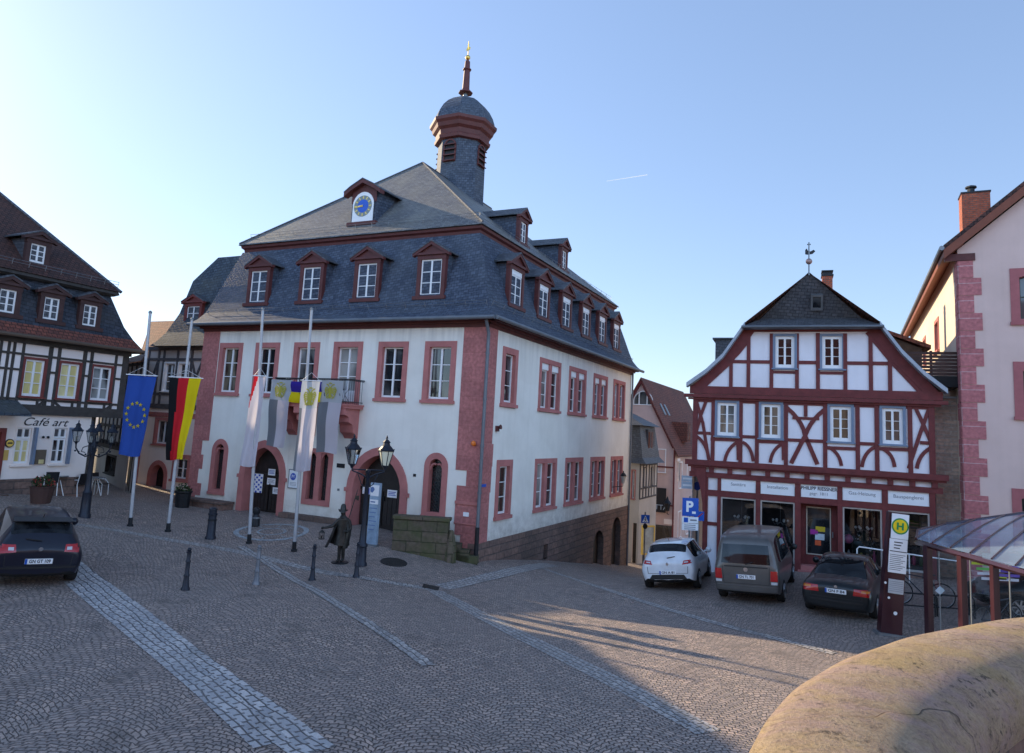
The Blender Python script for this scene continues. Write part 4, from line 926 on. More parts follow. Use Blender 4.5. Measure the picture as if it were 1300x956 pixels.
for i in range(5):
    x0, x1 = px_[i + 1][1], px_[i + 2][0]; xm = (x0 + x1) / 2
    mb = MB(); mb.box(x0 + .01, x1 - .01, -.05, .03, zsign0, zsign1, f)
    if i == 2: mb.box(xm - .14, xm + .14, -.05, .032, zsign0 - .2, zsign0 + .002, f)
    sg = mb.build('shop_sign', 'sign_white', shop)
    if i == 2:
        words('PHILIPP RIESSNER', .17, 'lettering', 'ink', sg, f(xm, .034, zsign1 - .17), (1, 0, 0), (0, 0, 1), bold=.003, width=1.22)
        words('gegr. 1811', .15, 'lettering', 'ink_grey', sg, f(xm, .034, zsign0 + .15), (1, 0, 0), (0, 0, 1))
    else: words(texts[i][0], texts[i][1], 'lettering', 'ink_grey', sg, f(xm, .034, (zsign0 + zsign1) / 2 + .02), (1, 0, 0), (0, 0, 1))
    zt = zsign0 - .24
    if i == 2:
        zd = .32; mb = MB(); mb.box(x0, x1, -.5, -.44, zd, zt, f)
        for a, b, lo, hi in ((x0, xm - .45, zd, zt), (xm + .45, x1, zd, zt)): mb.box(a, b, -.44, -.40, lo, hi, f)
        dr = mb.build('shop_door', 'timber', shop)
        mb = MB(); ring(mb, f, rect(xm - .42, xm + .42, zd + .35, zt - .12), rect(xm - .38, xm + .38, zd + .39, zt - .16), -.44, -.4); mb.build('glazing_bead', flat('beige_bead', (.45, .40, .33), .6), dr)
        mb = MB(); mb.face([f(s, -.425, z) for s, z in rect(xm - .38, xm + .38, zd + .39, zt - .16)]); mb.build('pane', 'pane', dr)
        for (a, b, lo, hi, c, nm) in ((-.1, .22, 1.42, 1.6, (.55, .42, .02), 'yellow_sticker'), (-.28, -.02, 1.3, 1.48, (.35, .03, .28), 'purple_sticker'), (-.12, .2, 1.12, 1.34, (.5, .6, .65), 'pale_sticker'), (-.12, .08, .92, 1.1, (.6, .10, .03), 'red_sticker')):
            mb = MB(); mb.box(xm + a, xm + b, -.422, -.416, lo + .1, hi + .1, f); mb.build(nm, flat(nm, c, .6), dr)
        mb = MB(); mb.box(xm + .46, xm + .49, -.4, -.32, 1.35, 1.55, f); mb.build('handle', 'zinc', dr)
        mb = MB(); mb.box(x0 - .1, x1 + .1, -.5, .35, -.5, .16, f); mb.box(x0, x1, -.5, .05, .16, .31, f); mb.build('doorstep', 'sand_trim', shop)
        mb = MB(); mb.face([f(x0, 0, zd), f(x0, -.5, zd), f(x0, -.5, zt), f(x0, 0, zt)]); mb.face([f(x1, 0, zd), f(x1, -.5, zd), f(x1, -.5, zt), f(x1, 0, zt)]); mb.build('door_reveal', 'timber', shop, recalc=False)
        continue
    zb = base[i]
    mb = MB(); ring(mb, f, rect(x0 + .005, x1 - .005, zb, zt), rect(x0 + .06, x1 - .06, zb + .07, zt - .05), -.05, .02); sw_ = mb.build('shop_window', flat('aluminium_bead', (.42, .40, .38), .5, .3), shop)
    mb = MB(); mb.face([f(s, -.02, z) for s, z in rect(x0 + .05, x1 - .05, zb + .06, zt - .04)]); mb.build('pane', 'glass', sw_)
    mb = MB(); mb.box(x0 - .06, x1 + .06, -.02, .05, zlow, zb - .002, f); mb.build('stall_riser', 'plinth', shop)
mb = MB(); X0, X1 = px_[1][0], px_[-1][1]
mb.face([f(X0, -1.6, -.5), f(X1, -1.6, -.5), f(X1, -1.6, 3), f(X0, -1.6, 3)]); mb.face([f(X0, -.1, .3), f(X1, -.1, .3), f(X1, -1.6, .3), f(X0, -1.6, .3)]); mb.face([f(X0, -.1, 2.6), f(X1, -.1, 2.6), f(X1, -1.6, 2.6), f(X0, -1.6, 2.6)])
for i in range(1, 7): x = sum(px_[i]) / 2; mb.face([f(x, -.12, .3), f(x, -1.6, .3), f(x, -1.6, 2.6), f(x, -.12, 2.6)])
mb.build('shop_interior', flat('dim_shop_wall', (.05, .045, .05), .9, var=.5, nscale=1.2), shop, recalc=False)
# goods in the windows
cols = [(.35, .33, .3), (.5, .08, .2), (.1, .2, .12), (.55, .55, .58), (.15, .2, .35), (.5, .4, .1)]
for i in (0, 1, 3, 4):
    x0, x1 = px_[i + 1][1] + .12, px_[i + 2][0] - .12; zb = base[i] + .06
    sh = MB(); sh.box(x0, x1, -.75, -.25, zb, zb + .1, f); o_ = f((x0 + x1) / 2, -.5, zb)
    tp = thing('display_plinth', 'low display plinth behind the %s shop window pane' % ['first', 'second', '', 'third', 'fourth'][i], 'display', S0, SA); sh.build('plinth_top', flat('display_grey', (.16, .16, .17), .7), tp)
    for k in range(5):
        x = x0 + (x1 - x0) * (k + .5) / 5; h = random.uniform(.18, .42); r_ = random.uniform(.05, .09)
        mb = MB(); mb.lathe([(r_ * .7, 0), (r_, h * .15), (r_, h * .6), (r_ * .45, h * .8), (r_ * .4, h)], (0, 0, 0), 10)
        mb.build('vase', flat('glaze', cols[(k + i) % 6], .3), tp, True, loc=f(x, -.42 - .12 * (k % 2), zb + .1))
for i, n in ((0, 'first'), (1, 'second'), (3, 'third')):
    xm = (px_[i + 1][1] + px_[i + 2][0]) / 2 + .1
    t_ = thing('hanging_lamp', 'small glass chandelier hanging inside the %s shop window' % n, 'lamp', S0, SA)
    mb = MB(); mb.tube([f(xm, -.6, 2.58), f(xm, -.6, 1.75)], .01, 5)
    for k in range(6):
        a = k * math.pi / 3; mb.tube([f(xm, -.6, 1.72), f(xm + .2 * math.cos(a), -.6 + .2 * math.sin(a), 1.62), f(xm + .26 * math.cos(a), -.6 + .26 * math.sin(a), 1.72)], .012, 5)
    mb.build('lamp_arms', 'zinc', t_)
    mb = MB()
    for k in range(6):
        a = k * math.pi / 3; mb.ball(f(xm + .26 * math.cos(a), -.6 + .26 * math.sin(a), 1.78), .05, 6)
    mb.build('lamp_shade', flat('milk_glass', (.7, .7, .7), .2), t_)
xm = (px_[4][1] + px_[5][0]) / 2
t_ = thing('display_tree', 'dark display stand hung with small baubles in the third shop window', 'display stand', S0, SA)
mb = MB(); mb.lathe([(.42, .9), (.36, 1.15), (.22, 1.45), (.06, 1.7)], f(xm + .1, -.8, 0), 12); mb.build('stand', flat('dark_green_cloth', (.018, .03, .025), .8, bumpy=.5), t_)
mb = MB()
for k in range(16):
    a = random.uniform(0, 6.28); h = random.uniform(.95, 1.55); rr_ = .44 - (h - .9) * .45; mb.ball(f(xm + .1 + rr_ * math.cos(a), -.8 + rr_ * math.sin(a), h), .04, 6)
mb.build('baubles', flat('bauble_silver', (.6, .6, .62), .2), t_)
mb = MB(); mb.ball(f(xm - .42, -.5, 1.35), .17, 10); pk = mb.build('pink_balloon', flat('pink_balloon', (.62, .05, .22), .3), None, True); pk.location = S0; pk.rotation_euler[2] = SA; tag(pk, 'pink round lampshade in the third shop window', 'lampshade'); pk.name = 'lampshade'
# ------------------------------------------------------------------ handrail by the shop steps
hr_p = [S0 + SU * s - SN * .95 for s in (SP(1081, 700)[0] + .1, SP(1190, 714)[0] + .6)]
t_ = thing('handrail', 'white tubular handrail running in front of the shop windows', 'handrail', hr_p[0])
mb = MB(); L0 = hr_p[1] - hr_p[0]; L0.z = 0; za, zb = 1.28 - 0, 1.12
mb.tube([(0, 0, -.1), (0, 0, za - .08), Vector((0, 0, za)) + L0 * .02, L0 + Vector((0, 0, zb)), L0 + Vector((0, 0, zb - 1.3))], .024, 8); mb.build('rail', 'white', t_)
mb = MB(); mb.tube([L0 * .5 + Vector((0, 0, 1.2)), L0 * .5 + Vector((0, 0, -.2))], .02, 8); mb.build('post', 'white', t_)
# ------------------------------------------------------------------ stone wall, timber deck and low roof beside the shop
BP = Plane2(S0 + SN * .7, SU); BQ = Plane2(S0 + SN * .05, SU)
wa = BP(1184, 560)[0]; wb = BP(1228, 560)[0] + 1.5; zt = BP(1200, 506)[1]
t_ = thing('stone_wall', 'rough brown stone wall between the shop and the pink house', 'wall', S0, SA)
mb = MB(); mb.box(wa - .4, wb, .7, 1.1, -.6, zt); mb.build('masonry', 'rubble', t_)
mb = MB(); mb.box(wa - .4, wb, .62, 1.2, zt + .002, zt + .08); mb.build('coping', 'zinc', t_)
t_ = thing('roof_terrace_fence', 'dark brown slatted timber fence of the roof terrace', 'fence', S0, SA)
x0, zl = BQ(1144, 488); x1, zh = BQ(1218.5, 446)
mb = MB(); n = 7
for k in range(n): z = zl + .35 + (zh - zl - .35) * k / n; mb.box(x0, x1, .04, .07, z, z + (zh - zl - .35) / n * .80)
mb.build('slats', flat('deck_brown', (.055, .028, .022), .8, var=.3), t_)
for x in (x0, (x0 + x1) / 2, x1 - .08): mb = MB(); mb.box(x, x + .08, .072, .15, zl, zh + .02); mb.build('post', 'timber', t_)
mb = MB(); mb.box(x0 + .9, x1 + .02, .06, 2.5, zl - .05, zl + .33); mb.build('deck_edge', 'asphalt_dark', t_)
LP = Plane2(S0 + SN * 3.8, SU)
t_ = thing('lean_to', 'low brown tiled roof behind the terrace fence', 'lean-to', S0, SA)
a, b, c = LP(1110, 413), LP(1182, 438), LP(1215, 462)
mb = MB(); mb.prism([(a[0], 3.8, a[1]), (b[0], 3.8, b[1]), (b[0], 3.8, b[1] - .16), (a[0], 3.8, a[1] - .16)], (0, 4, 0)); mb.build('roof', 'tile_dull', t_)
mb = MB(); mb.prism([(a[0], 4.0, a[1] - .16), (b[0] - .3, 4.0, b[1] - .12), (b[0] - .3, 4, 5), (a[0], 4, 5)], (0, 3, 0)); mb.build('boarded_wall', flat('weathered_boards', (.085, .06, .045), .9, var=.4, nscale=5), t_)
# ------------------------------------------------------------------ pink house at the right edge
PK = at_y(1219, 450, 24); PK.z = 0
pk = thing('pink_house', 'pink plastered house with red corner blocks and a tall brick chimney', 'house', PK, ANG)
f = front_face(); fl = left_face(); WX, DY = 9.6, 21.0; zE = 11.75; sl_ = .87; rz_ = zE + WX / 2 * sl_
PF = Plane2(PK, RX)
pw = [(1.5, 2.95, 9.05, 11.0), (1.5, 2.95, 5.86, 7.8), (1.33, 2.85, 1.6, 3.6)]; pw = [(a + k * 2.7, b + k * 2.7, c, d) for k in range(3) for a, b, c, d in pw]
mb = MB(); wall(mb, f, 0, WX, -.6, zE, pw); mb.face([f(0, 0, zE), f(WX, 0, zE), f(WX / 2, 0, rz_)])
mb.build('front_wall', 'plaster_pink', pk, recalc=False)
mb = MB(); wall(mb, fl, 0, DY, -.6, zE + .1, [(5.9, 7.5, 8.9, 10.4), (11.5, 12.9, 8.9, 10.4), (5.9, 7.5, 5.9, 7.4)]); mb.face([(WX, 0, -.6), (WX, DY, -.6), (WX, DY, zE), (WX, 0, zE)])
mb.build('side_wall', plaster('warm_plaster', (.70, .58, .46), amount=.25), pk, recalc=False)
for w_ in pw:
    a, b, z0, z1 = w_; mb = MB(); ou = rect(a, b, z0, z1); inn = [(a + .26, z0 + .2), (b - .26, z0 + .2), (b - .26, z1 - .32), ((a + b) / 2, z1 - .2), (a + .26, z1 - .32)]
    ou = [(a, z0), (b, z0), (b, z1), ((a + b) / 2, z1), (a, z1)]; ring(mb, f, ou, inn, -.3, .03); mb.box(a - .03, b + .03, 0, .09, z0 - .01, z0 + .1, f); wv = mb.build('window', flat('rosy_stone', (.36, .12, .125), .85), pk)
    sash(f, wv, a + .26, b - .26, z0 + .2, z1 - .2, 2, 2, -.2, flat('green_frame', (.05, .075, .06), .5) if 'green_frame' not in bpy.data.materials else bpy.data.materials['green_frame'], 'pane')
for w_ in [(5.9, 7.5, 8.9, 10.4), (11.5, 12.9, 8.9, 10.4), (5.9, 7.5, 5.9, 7.4)]: window(pk, fl, *w_, fw=.16, cols=2, rows=2, mat='sand_trim')
mb = MB(); z = 11.35; k = 0
while z > -.5:
    z2 = z - .62; wd_ = .68 if k % 2 else .45
    mb.box(-.03, wd_, -.02, .03, z2 + .008, z - .008, f); mb.box(-.03, (.5 if k % 2 else .7), -.02, .03, z2 + .008, z - .008, fl); z = z2; k += 1
mb.build('corner_blocks', 'quoin_pink', pk)
mb = MB(); mb.box(-.4, .52, -.1, .06, 11.35, 11.6, f); mb.build('kneeler', 'trim', pk)
ro = .45
mb = MB()
for sgn, xe in ((1, -ro), (-1, WX + ro)):
    p0 = (xe, zE - ro * sl_ + .35); p1 = (WX / 2, rz_ + .35)
    mb.prism([(p0[0], -.35, p0[1]), (p1[0], -.35, p1[1]), (p1[0], -.35, p1[1] + .16), (p0[0], -.35, p0[1] + .16)], (0, DY + .7, 0))
mb.build('roof', 'tile_brown', pk)
mb = MB()
for sgn, xe in ((1, -ro), (-1, WX + ro)):
    p0 = (xe, zE - ro * sl_ + .02); p1 = (WX / 2, rz_ + .02); mb.prism([(p0[0], -.38, p0[1]), (p1[0], -.38, p1[1]), (p1[0], -.38, p1[1] + .32), (p0[0], -.38, p0[1] + .32)], (0, .08, 0))
    mb.prism([(xe, -.3, zE - ro * sl_ + .1), (xe + sgn * .6, -.3, zE + .12), (xe + sgn * .6, -.3, zE + .3), (xe, -.3, zE - ro * sl_ + .3)], (0, DY + .5, 0))
mb.build('eave_boards', flat('red_brown_soffit', (.19, .06, .035), .7), pk)
mb = MB(); mb.tube([(-ro - .06, -.4, zE - ro * sl_ + .4), (-ro - .06, DY + .4, zE - ro * sl_ + .4)], .085, 8); mb.tube([(-ro - .06, DY - .2, zE - .1), (-.1, DY - .2, zE - 1), (-.1, DY - .2, 0)], .06, 8); mb.build('gutter', 'zinc', pk)
cpp = Plane2(PK + U * 3.2, RX); a, b = cpp(1222, 290), cpp(1257, 243)
mb = MB(); mb.box(a[0], b[0], 3.2, 4.0, a[1] - 1.2, b[1]); ch = mb.build('chimney', 'brick', pk); mb = MB(); mb.box(a[0] - .03, b[0] + .03, 3.17, 4.03, b[1], b[1] + .06); mb.lathe([(.13, b[1] + .06), (.13, b[1] + .3), (.2, b[1] + .32), (.2, b[1] + .38), (.02, b[1] + .45)], ((a[0] + b[0]) / 2 - .1, 3.6, 0), 10); mb.build('chimney_cap', 'iron', ch)
# ------------------------------------------------------------------ cafe on the left
C0 = at_y(80, 560, 27); C0.z = 0
CP = Plane2(C0, U); CA = math.atan2(U.y, U.x)
cf_ = thing('cafe_house', 'half-timbered cafe with brown tiled mansard roof and white ground floor', 'cafe house', C0, CA)
f = front_face(); K1 = lambda x, y: CP(x / 3.823, 420 + y / 3.823)
xl, xr, xg = -16.0, 2.25, 1.02; ze, zj = 7.0, 4.28
cw_ = [(CP(26, 480)[0], CP(57.5, 480)[0]), (CP(72, 480)[0], CP(102, 480)[0]), (CP(113.8, 480)[0], CP(143, 480)[0])]
cw_ = [(cw_[0][0] - 1.45 * k - .25, cw_[0][1] - 1.45 * k - .25) for k in (5, 4, 3, 2, 1)] + cw_
ch_ = [(a, b, 4.86, 6.34) for a, b in cw_]
gwin = [(CP(17, 565)[0], CP(40, 565)[0], 2.44, 3.82), (CP(64.5, 565)[0], CP(85, 565)[0], 2.44, 3.85)]
door_ = (-3.2, CP(6, 565)[0] - .02, 1.5, 3.75)
mb = MB(); wall(mb, f, xl, xr, zj, ze, ch_)
mb.face([f(xr, 0, zj), f(xr, -8, zj), f(xr, -8, ze), f(xr, 0, ze)]); mb.build('upper_wall', 'infill_cafe', cf_, recalc=False)
mb = MB(); wall(mb, f, xl, xg, 0, zj, gwin + [door_]); mb.face([f(xg, 0, 0), f(xr - .1, -1.5, 0), f(xr - .1, -1.5, zj), f(xg, 0, zj)]); mb.face([f(xr - .1, -1.5, 0), f(xr - .1, -8, 0), f(xr - .1, -8, zj), f(xr - .1, -1.5, zj)])
mb.build('ground_floor_wall', 'plaster_cream', cf_, recalc=False)
mb = MB(); mb.box(xl, xg + .03, 0, .06, 0, 1.95, f); mb.build('stone_base', 'plinth', cf_)
tb = MB()
tb.box(xl, xr + .03, 0, .14, zj - .02, zj + .34, f); tb.box(xl, xr + .05, 0, .12, ze - .2, ze + .05, f)
posts_ = sorted({K1(x, 250)[0] for x in (45, 230, 270, 398, 430)} | {c for a, b in cw_ for c in (a - .04, b + .04)})
for x in posts_: beam(tb, f, (x, zj + .3), (x, ze - .1), .09)
for x in [cw_[i][1] + .3 for i in range(5)]: beam(tb, f, (x, zj + .3), (x, ze - .1), .09)
beam(tb, f, (xr - .12, zj), (xr - .12, ze), .24, .045)
beam(tb, f, (xl, 4.80), (xr, 4.80), .085)
for (x0, x1) in zip([b for a, b in cw_], [a for a, b in cw_[1:]] + [xr]): beam(tb, f, (x0, 5.85), (x1, 5.85), .08)
beam(tb, f, (xl, 6.42), (xr, 6.42), .08)
for i, (a, b) in enumerate(cw_):
    p, q = ((b + .1, 4.78), (b - .5, 4.35)) if i % 2 else ((a, 4.78), (a + .55, 4.35))
    beam(tb, f, p, q, .085); beam(tb, f, ((a + b) / 2 + .25, zj + .3), ((a + b) / 2 + .25, 4.8), .08)
rs_ = lambda s, o, z: Vector((xr - .1 + o, 1.5 + s, z)); rs2 = lambda s, o, z: Vector((xr + o, s, z))
for z in (4.5, 5.2, 5.9, 6.6): beam(tb, rs2, (0, z), (8, z), .12)
for s in (.1, 1.2, 2.4, 3.6): beam(tb, rs2, (s, zj), (s, ze), .14)
dg_ = Vector((xr - .1 - xg, 1.5, 0)).normalized(); dn_ = Vector((dg_.y, -dg_.x, 0)); fd = lambda s, o, z: Vector((xg, 0, 0)) + dg_ * s + dn_ * o + Vector((0, 0, z))
for s in (.08, .95, 1.85): beam(tb, fd, (s, 0), (s, zj), .17)
for z in (1.6, 2.3, 3.0, 3.7): beam(tb, fd, (0, z), (1.9, z), .13)
tb.build('timber_frame', 'timber_dark', cf_)
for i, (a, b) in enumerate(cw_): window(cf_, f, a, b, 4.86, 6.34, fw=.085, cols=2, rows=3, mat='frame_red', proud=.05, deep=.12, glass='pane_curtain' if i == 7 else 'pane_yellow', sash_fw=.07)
for i, (a, b, z0, z1) in enumerate(gwin):
    mb = MB(); ring(mb, f, rect(a, b, z0, z1), rect(a + .06, b - .06, z0 + .06, z1 - .05), -.14, .02); mb.box(a - .05, b + .08, 0, .09, z0 - .05, z0, f); wv = mb.build('window', 'plaster_cream', cf_)
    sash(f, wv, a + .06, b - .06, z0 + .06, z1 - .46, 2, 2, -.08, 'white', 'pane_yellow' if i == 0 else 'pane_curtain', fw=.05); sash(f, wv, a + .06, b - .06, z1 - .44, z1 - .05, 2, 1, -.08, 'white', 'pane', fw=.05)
    mb = MB(); mb.box(b, b + .09, .02, .16, z0 + .02, z1 - .02, f); mb.build('shutter', 'frame_blue', wv)
mb = MB(); ring(mb, f, rect(*door_), rect(door_[0] + .16, door_[1] - .16, 1.5, 3.6), -.2, .05); dd = mb.build('door_frame', 'frame_red', cf_); mb = MB(); mb.box(door_[0] + .16, door_[1] - .16, -.16, -.1, 1.5, 3.6, f); mb.build('door', 'door', dd)
mb = MB(); mb.box(-3.4, -2.0, 0, 1.1, .9, 1.3, f); mb.box(-3.4, -2.1, 0, .75, 1.3, 1.5, f); mb.build('door_steps', 'plinth', cf_)
mb = MB(); mb.prism([f(-3.6, 0, 4.75), f(-3.6, 1.0, 4.3), f(-3.6, 1.0, 4.2), f(-3.6, 0, 4.45)], (1.75, 0, 0)); mb.build('door_canopy', 'slate_light', cf_)
plate(cf_, f, CP(44, 580)[0], CP(57, 580)[0], 2.46, 2.99, flat('menu_brown', (.13, .10, .07), .5), 'menu_board', .06)
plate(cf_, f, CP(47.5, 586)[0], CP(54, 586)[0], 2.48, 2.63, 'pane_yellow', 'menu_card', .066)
plate(cf_, f, CP(4, 579)[0], CP(10, 579)[0], 2.62, 2.98, flat('orange_poster', (.6, .38, .10), .6), 'poster', .02)
mb = MB(); cx_ = CP(10.8, 565)[0]; mb.prism([f(cx_ + .15 * math.cos(a), .02, 3.22 + .15 * math.sin(a)) for a in [6.28318 * k / 20 for k in range(20)]], f(0, .05, 0) - f(0, 0, 0)); rs__ = mb.build('round_sign', 'ink', cf_)
mb = MB(); mb.prism([f(cx_ + .12 * math.cos(a), .071, 3.22 + .12 * math.sin(a)) for a in [6.28318 * k / 20 for k in range(20)]], f(0, .006, 0) - f(0, 0, 0)); mb.build('sign_face', flat('yellow_enamel', (.75, .5, .1), .4), rs__); mb = MB(); mb.box(cx_ - .08, cx_ + .08, .078, .082, 3.2, 3.25, f); mb.build('sign_bar', 'ink', rs__)
words('Café art', .42, 'cafe_lettering', 'ink', cf_, f(CP(57, 538)[0], .012, 3.99), (1, 0, 0), (0, 0, 1), shear=.35, extrude=.004, width=CP(86, 538)[0] - CP(29, 538)[0])
for x in (CP(54, 555)[0], CP(60, 556)[0]): mb = MB(); mb.ball(f(x, .05, 3.45), .05, 6); mb.build('door_bell_lamp', 'iron', cf_)
# cafe roof: steep lower part, bell-cast, and the big upper slope
def cr_(xr_, y, z): return [(xl, y, z), (xr_, y, z), (xr_, 15.4 - y, z), (xl, 15.4 - y, z)]
mb = MB(); lv = [(2.62, -.5, 7.02), (2.52, -.38, 7.16), (2.3, -.1, 7.5), (2.0, .15, 8.0), (1.72, .38, 8.7), (1.5, .55, 9.25)]
mb.loft([cr_(*l) for l in lv], True, True)
for k, fc in enumerate(mb.f):
    if len({mb.v[v].y < 1.2 for v in fc}) == 1 and mb.v[fc[0]].y < 1.2 and min(mb.v[v].z for v in fc) > 7.4: mb.m[k] = 1
lower = mb.build('lower_roof', ['tile_warm', 'slate_cafe'], cf_, recalc=False)
mb = MB(); mb.tube([(xl, -.54, 7.03), (2.66, -.54, 7.03), (2.66, 6, 7.03)], .07, 8); mb.build('gutter', flat('brown_gutter', (.10, .07, .05), .6), cf_)
mb = MB(); lv2 = [(1.58, .42, 9.22), (1.72, .28, 9.30), (1.68, .32, 9.42)]; mb.loft([cr_(*l) for l in lv2], True, True); mb.build('roof_moulding', 'timber_dark', cf_)
tpx = Plane2(C0 - RX * 4.5, U)(-2, 244); kx = 1.75; RDG = 9.43 + (tpx[1] - 9.43) * kx; rr0 = 1.75 + (tpx[0] - 1.75) * kx; YR = .25 + 4.25 * kx
mb = MB(); e = [(xl, .25, 9.43), (1.75, .25, 9.43), (1.75, 2 * YR - .25, 9.43), (xl, 2 * YR - .25, 9.43)]; p0, p1 = (xl, YR, RDG), (rr0, YR, RDG)
mb.face([e[0], e[1], p1, p0]); mb.face([e[1], e[2], p1]); mb.face([e[2], e[3], p0, p1]); mb.build('upper_roof', 'tile_brown', cf_, recalc=False)
mb = MB(); mb.tube([e[1], p1], .07, 6); mb.tube([p0, p1], .07, 6); mb.build('ridge_tiles', 'slate_dark', cf_)
mb = MB(); guard((xl, .3, 9.62), (1.6, .3, 9.62), (0, -.05, .2), 30); mb.build('snow_guard', 'zinc', cf_)
for x in (-5.2, -3.95, -2.62, -1.08, .42): dormer(cf_, f, x - .28, x + .28, 7.80, 8.64, -.02, .8, cheek='slate_dark', gable='casing_brown', pitch=.18)
for x in (-4.4, -1.42): dormer(cf_, f, x - .28, x + .28, 9.95, 10.66, -.75, 1.4, cheek='slate_dark', gable='casing_brown', pitch=.2)
# ------------------------------------------------------------------ angled white wing with timbered storey
WP = at_z(165, 627, .95); WP.z = 0; r_ = ray(-130, 478); WU = Vector((-r_.x, -r_.y, 0)).normalized(); WA = math.atan2(WU.y, WU.x)
wg = thing('corner_house', 'narrow house with whitewashed ground floor and dark half-timbered storey between cafe and grey house', 'house', WP, WA)
f = front_face(); WPl = Plane2(WP, WU)
_b = WP.xy.normalized(); _ca, _sa = math.cos(-WA), math.sin(-WA); bd_ = Vector((_b.x * _ca - _b.y * _sa, _b.x * _sa + _b.y * _ca, 0)); bd_ = (bd_ + Vector((-.25, 0, 0))).normalized()   # party wall runs straight back
sd_w = lambda x0: (lambda s, o, z: Vector((x0 + o, 0, z)) + bd_ * s)
ZW = WPl(160, 462)[1]
mb = MB(); wall(mb, f, -8, 0, 0, 2.9, [(-5.2, -3.2, 1.45, 2.42), (-.95, -.25, .6, 2.6)]); mb.face([sd_w(0)(0, 0, 0), sd_w(0)(5, 0, 0), sd_w(0)(5, 0, 2.9), sd_w(0)(0, 0, 2.9)]); mb.build('ground_floor_wall', 'plaster_grey', wg, recalc=False)
xe = .35; mb = MB(); wall(mb, f, -8, xe, 2.9, ZW, [(-1.6, -.9, 4.5, 5.6)]); g2 = sd_w(xe); mb.face([g2(0, 0, 2.9), g2(5, 0, 2.9), g2(5, 0, ZW), g2(0, 0, ZW)]); mb.build('upper_wall', 'infill_old', wg, recalc=False)
tb = MB()
for z in (2.98, 3.8, 4.45, 5.3, ZW - .1): beam(tb, f, (-8, z), (xe, z), .2 if z < 3 else .14); beam(tb, g2, (0, z), (5, z), .14)
for k in range(11): x = -7.95 + k * .82; beam(tb, f, (x, 2.9), (x, ZW), .14)
tb.box(-8, xe + .05, 0, .2, 2.72, 2.9, f)
for k in range(11): tb.box(-7.9 + k * .74, -7.7 + k * .74, 0, .24, 2.9, 3.06, f)
tb.build('timber_frame', 'timber_dark', wg)
window(wg, f, -5.2, -3.2, 1.45, 2.42, fw=.1, cols=2, rows=1, mat='timber_dark', smat='timber_dark'); window(wg, f, -1.6, -.9, 4.5, 5.6, fw=.08, cols=2, rows=2, mat='timber_dark')
mb = MB(); mb.box(-.95, -.25, -.2, -.14, .6, 2.6, f); mb.build('door', 'door', wg)
mb = MB(); mb.face([(-8.3, -.35, ZW - .05), (xe + .3, -.35, ZW - .05), g2(2, 0, ZW + .5), (-8.3, 2.0, ZW + .5)]); mb.face([(xe + .3, -.35, ZW - .05), g2(5, .2, ZW), g2(2, 0, ZW + .5)]); mb.build('roof', 'tile_brown', wg, recalc=False)
# ------------------------------------------------------------------ grey timbered house behind, left of the town hall
G0 = at_y(225, 560, 35); G0.z = 0
gh = thing('grey_timbered_house', 'grey half-timbered house with pale slate roof and arched red stone door', 'house', G0, ANG)
GP = Plane2(G0, RX); f = front_face(); X0, X1 = GP(180, 520)[0], GP(262, 520)[0] + 3; zE_ = GP(222, 440)[1]; zM = GP(200, 518)[1]
aw = [GP(207, 480)[0], GP(222, 480)[0]]; aw = [(aw[0], aw[1]), (aw[1] + .15, aw[1] + .15 + aw[1] - aw[0])]; zw0, zw1 = GP(215, 498)[1], GP(215, 460)[1]
da, db_ = GP(188, 600)[0], GP(213, 600)[0]; dz = GP(200, 584)[1]; rw = (GP(196, 545)[0], GP(217, 545)[0], GP(205, 566)[1], GP(205, 530)[1]); aw2 = (GP(219, 590)[0], GP(242, 590)[0], GP(230, 612)[1], GP(230, 577)[1])
mb = MB(); wall(mb, f, X0, X1, -.5, zM, [(da, db_, -.5, dz), rw, aw2]); mb.face([f(X0, 0, -.5), f(X0, -8, -.5), f(X0, -8, zE_), f(X0, 0, zE_)]); spandrels(mb, f, da, db_, dz - .75, dz); mb.build('ground_floor_wall', 'plaster_cream', gh, recalc=False)
mb = MB(); wall(mb, f, X0, X1, zM, zE_, [(a, b, zw0, zw1) for a, b in aw]); mb.build('upper_wall', 'infill_old', gh, recalc=False)
tb = MB(); beam(tb, f, (X0, zM + .1), (X1, zM + .1), .24, .06); beam(tb, f, (X0, zE_ - .1), (X1, zE_ - .1), .2)
for x in (X0 + .1, X0 + .85, aw[0][0] - .07, aw[0][1] + .07, aw[1][1] + .07, aw[1][1] + .9, aw[1][1] + 1.7): beam(tb, f, (x, zM), (x, zE_), .15)
beam(tb, f, (X0, zw0 - .1), (X1, zw0 - .1), .13); beam(tb, f, (X0, zw1 + .15), (X1, zw1 + .15), .13)
beam(tb, f, (X0 + .1, zM + .1), (X0 + .8, zw1), .13); beam(tb, f, (aw[1][1] + .1, zw1 + .1), (aw[1][1] + .85, zw0 - .1), .12); beam(tb, f, (aw[1][1] + .85, zw1 + .1), (aw[1][1] + .1, zw0 - .1), .12); beam(tb, f, (aw[1][1] + .9, zw1 + .1), (aw[1][1] + 1.7, zw0 - .1), .12)
tb.build('timber_frame', 'timber_grey', gh)
for a, b in aw: window(gh, f, a, b, zw0, zw1, fw=.06, cols=2, rows=3, mat='white', glass='pane')
mb = MB(); ring(mb, f, arch(da, db_, -.5, dz - .75, dz), arch(da + .22, db_ - .22, -.5, dz - .78, dz - .22), -.4, .04); pt = mb.build('portal', 'sand_trim', gh); mb = MB(); mb.face([f(s, -.35, z) for s, z in arch(da + .22, db_ - .22, -.5, dz - .78, dz - .22)]); mb.build('door', 'door', pt, recalc=False)
window(gh, f, *rw, fw=.14, cols=2, rows=1, glass='pane_curtain'); window(gh, f, *aw2, fw=.2, cols=2, rows=2)
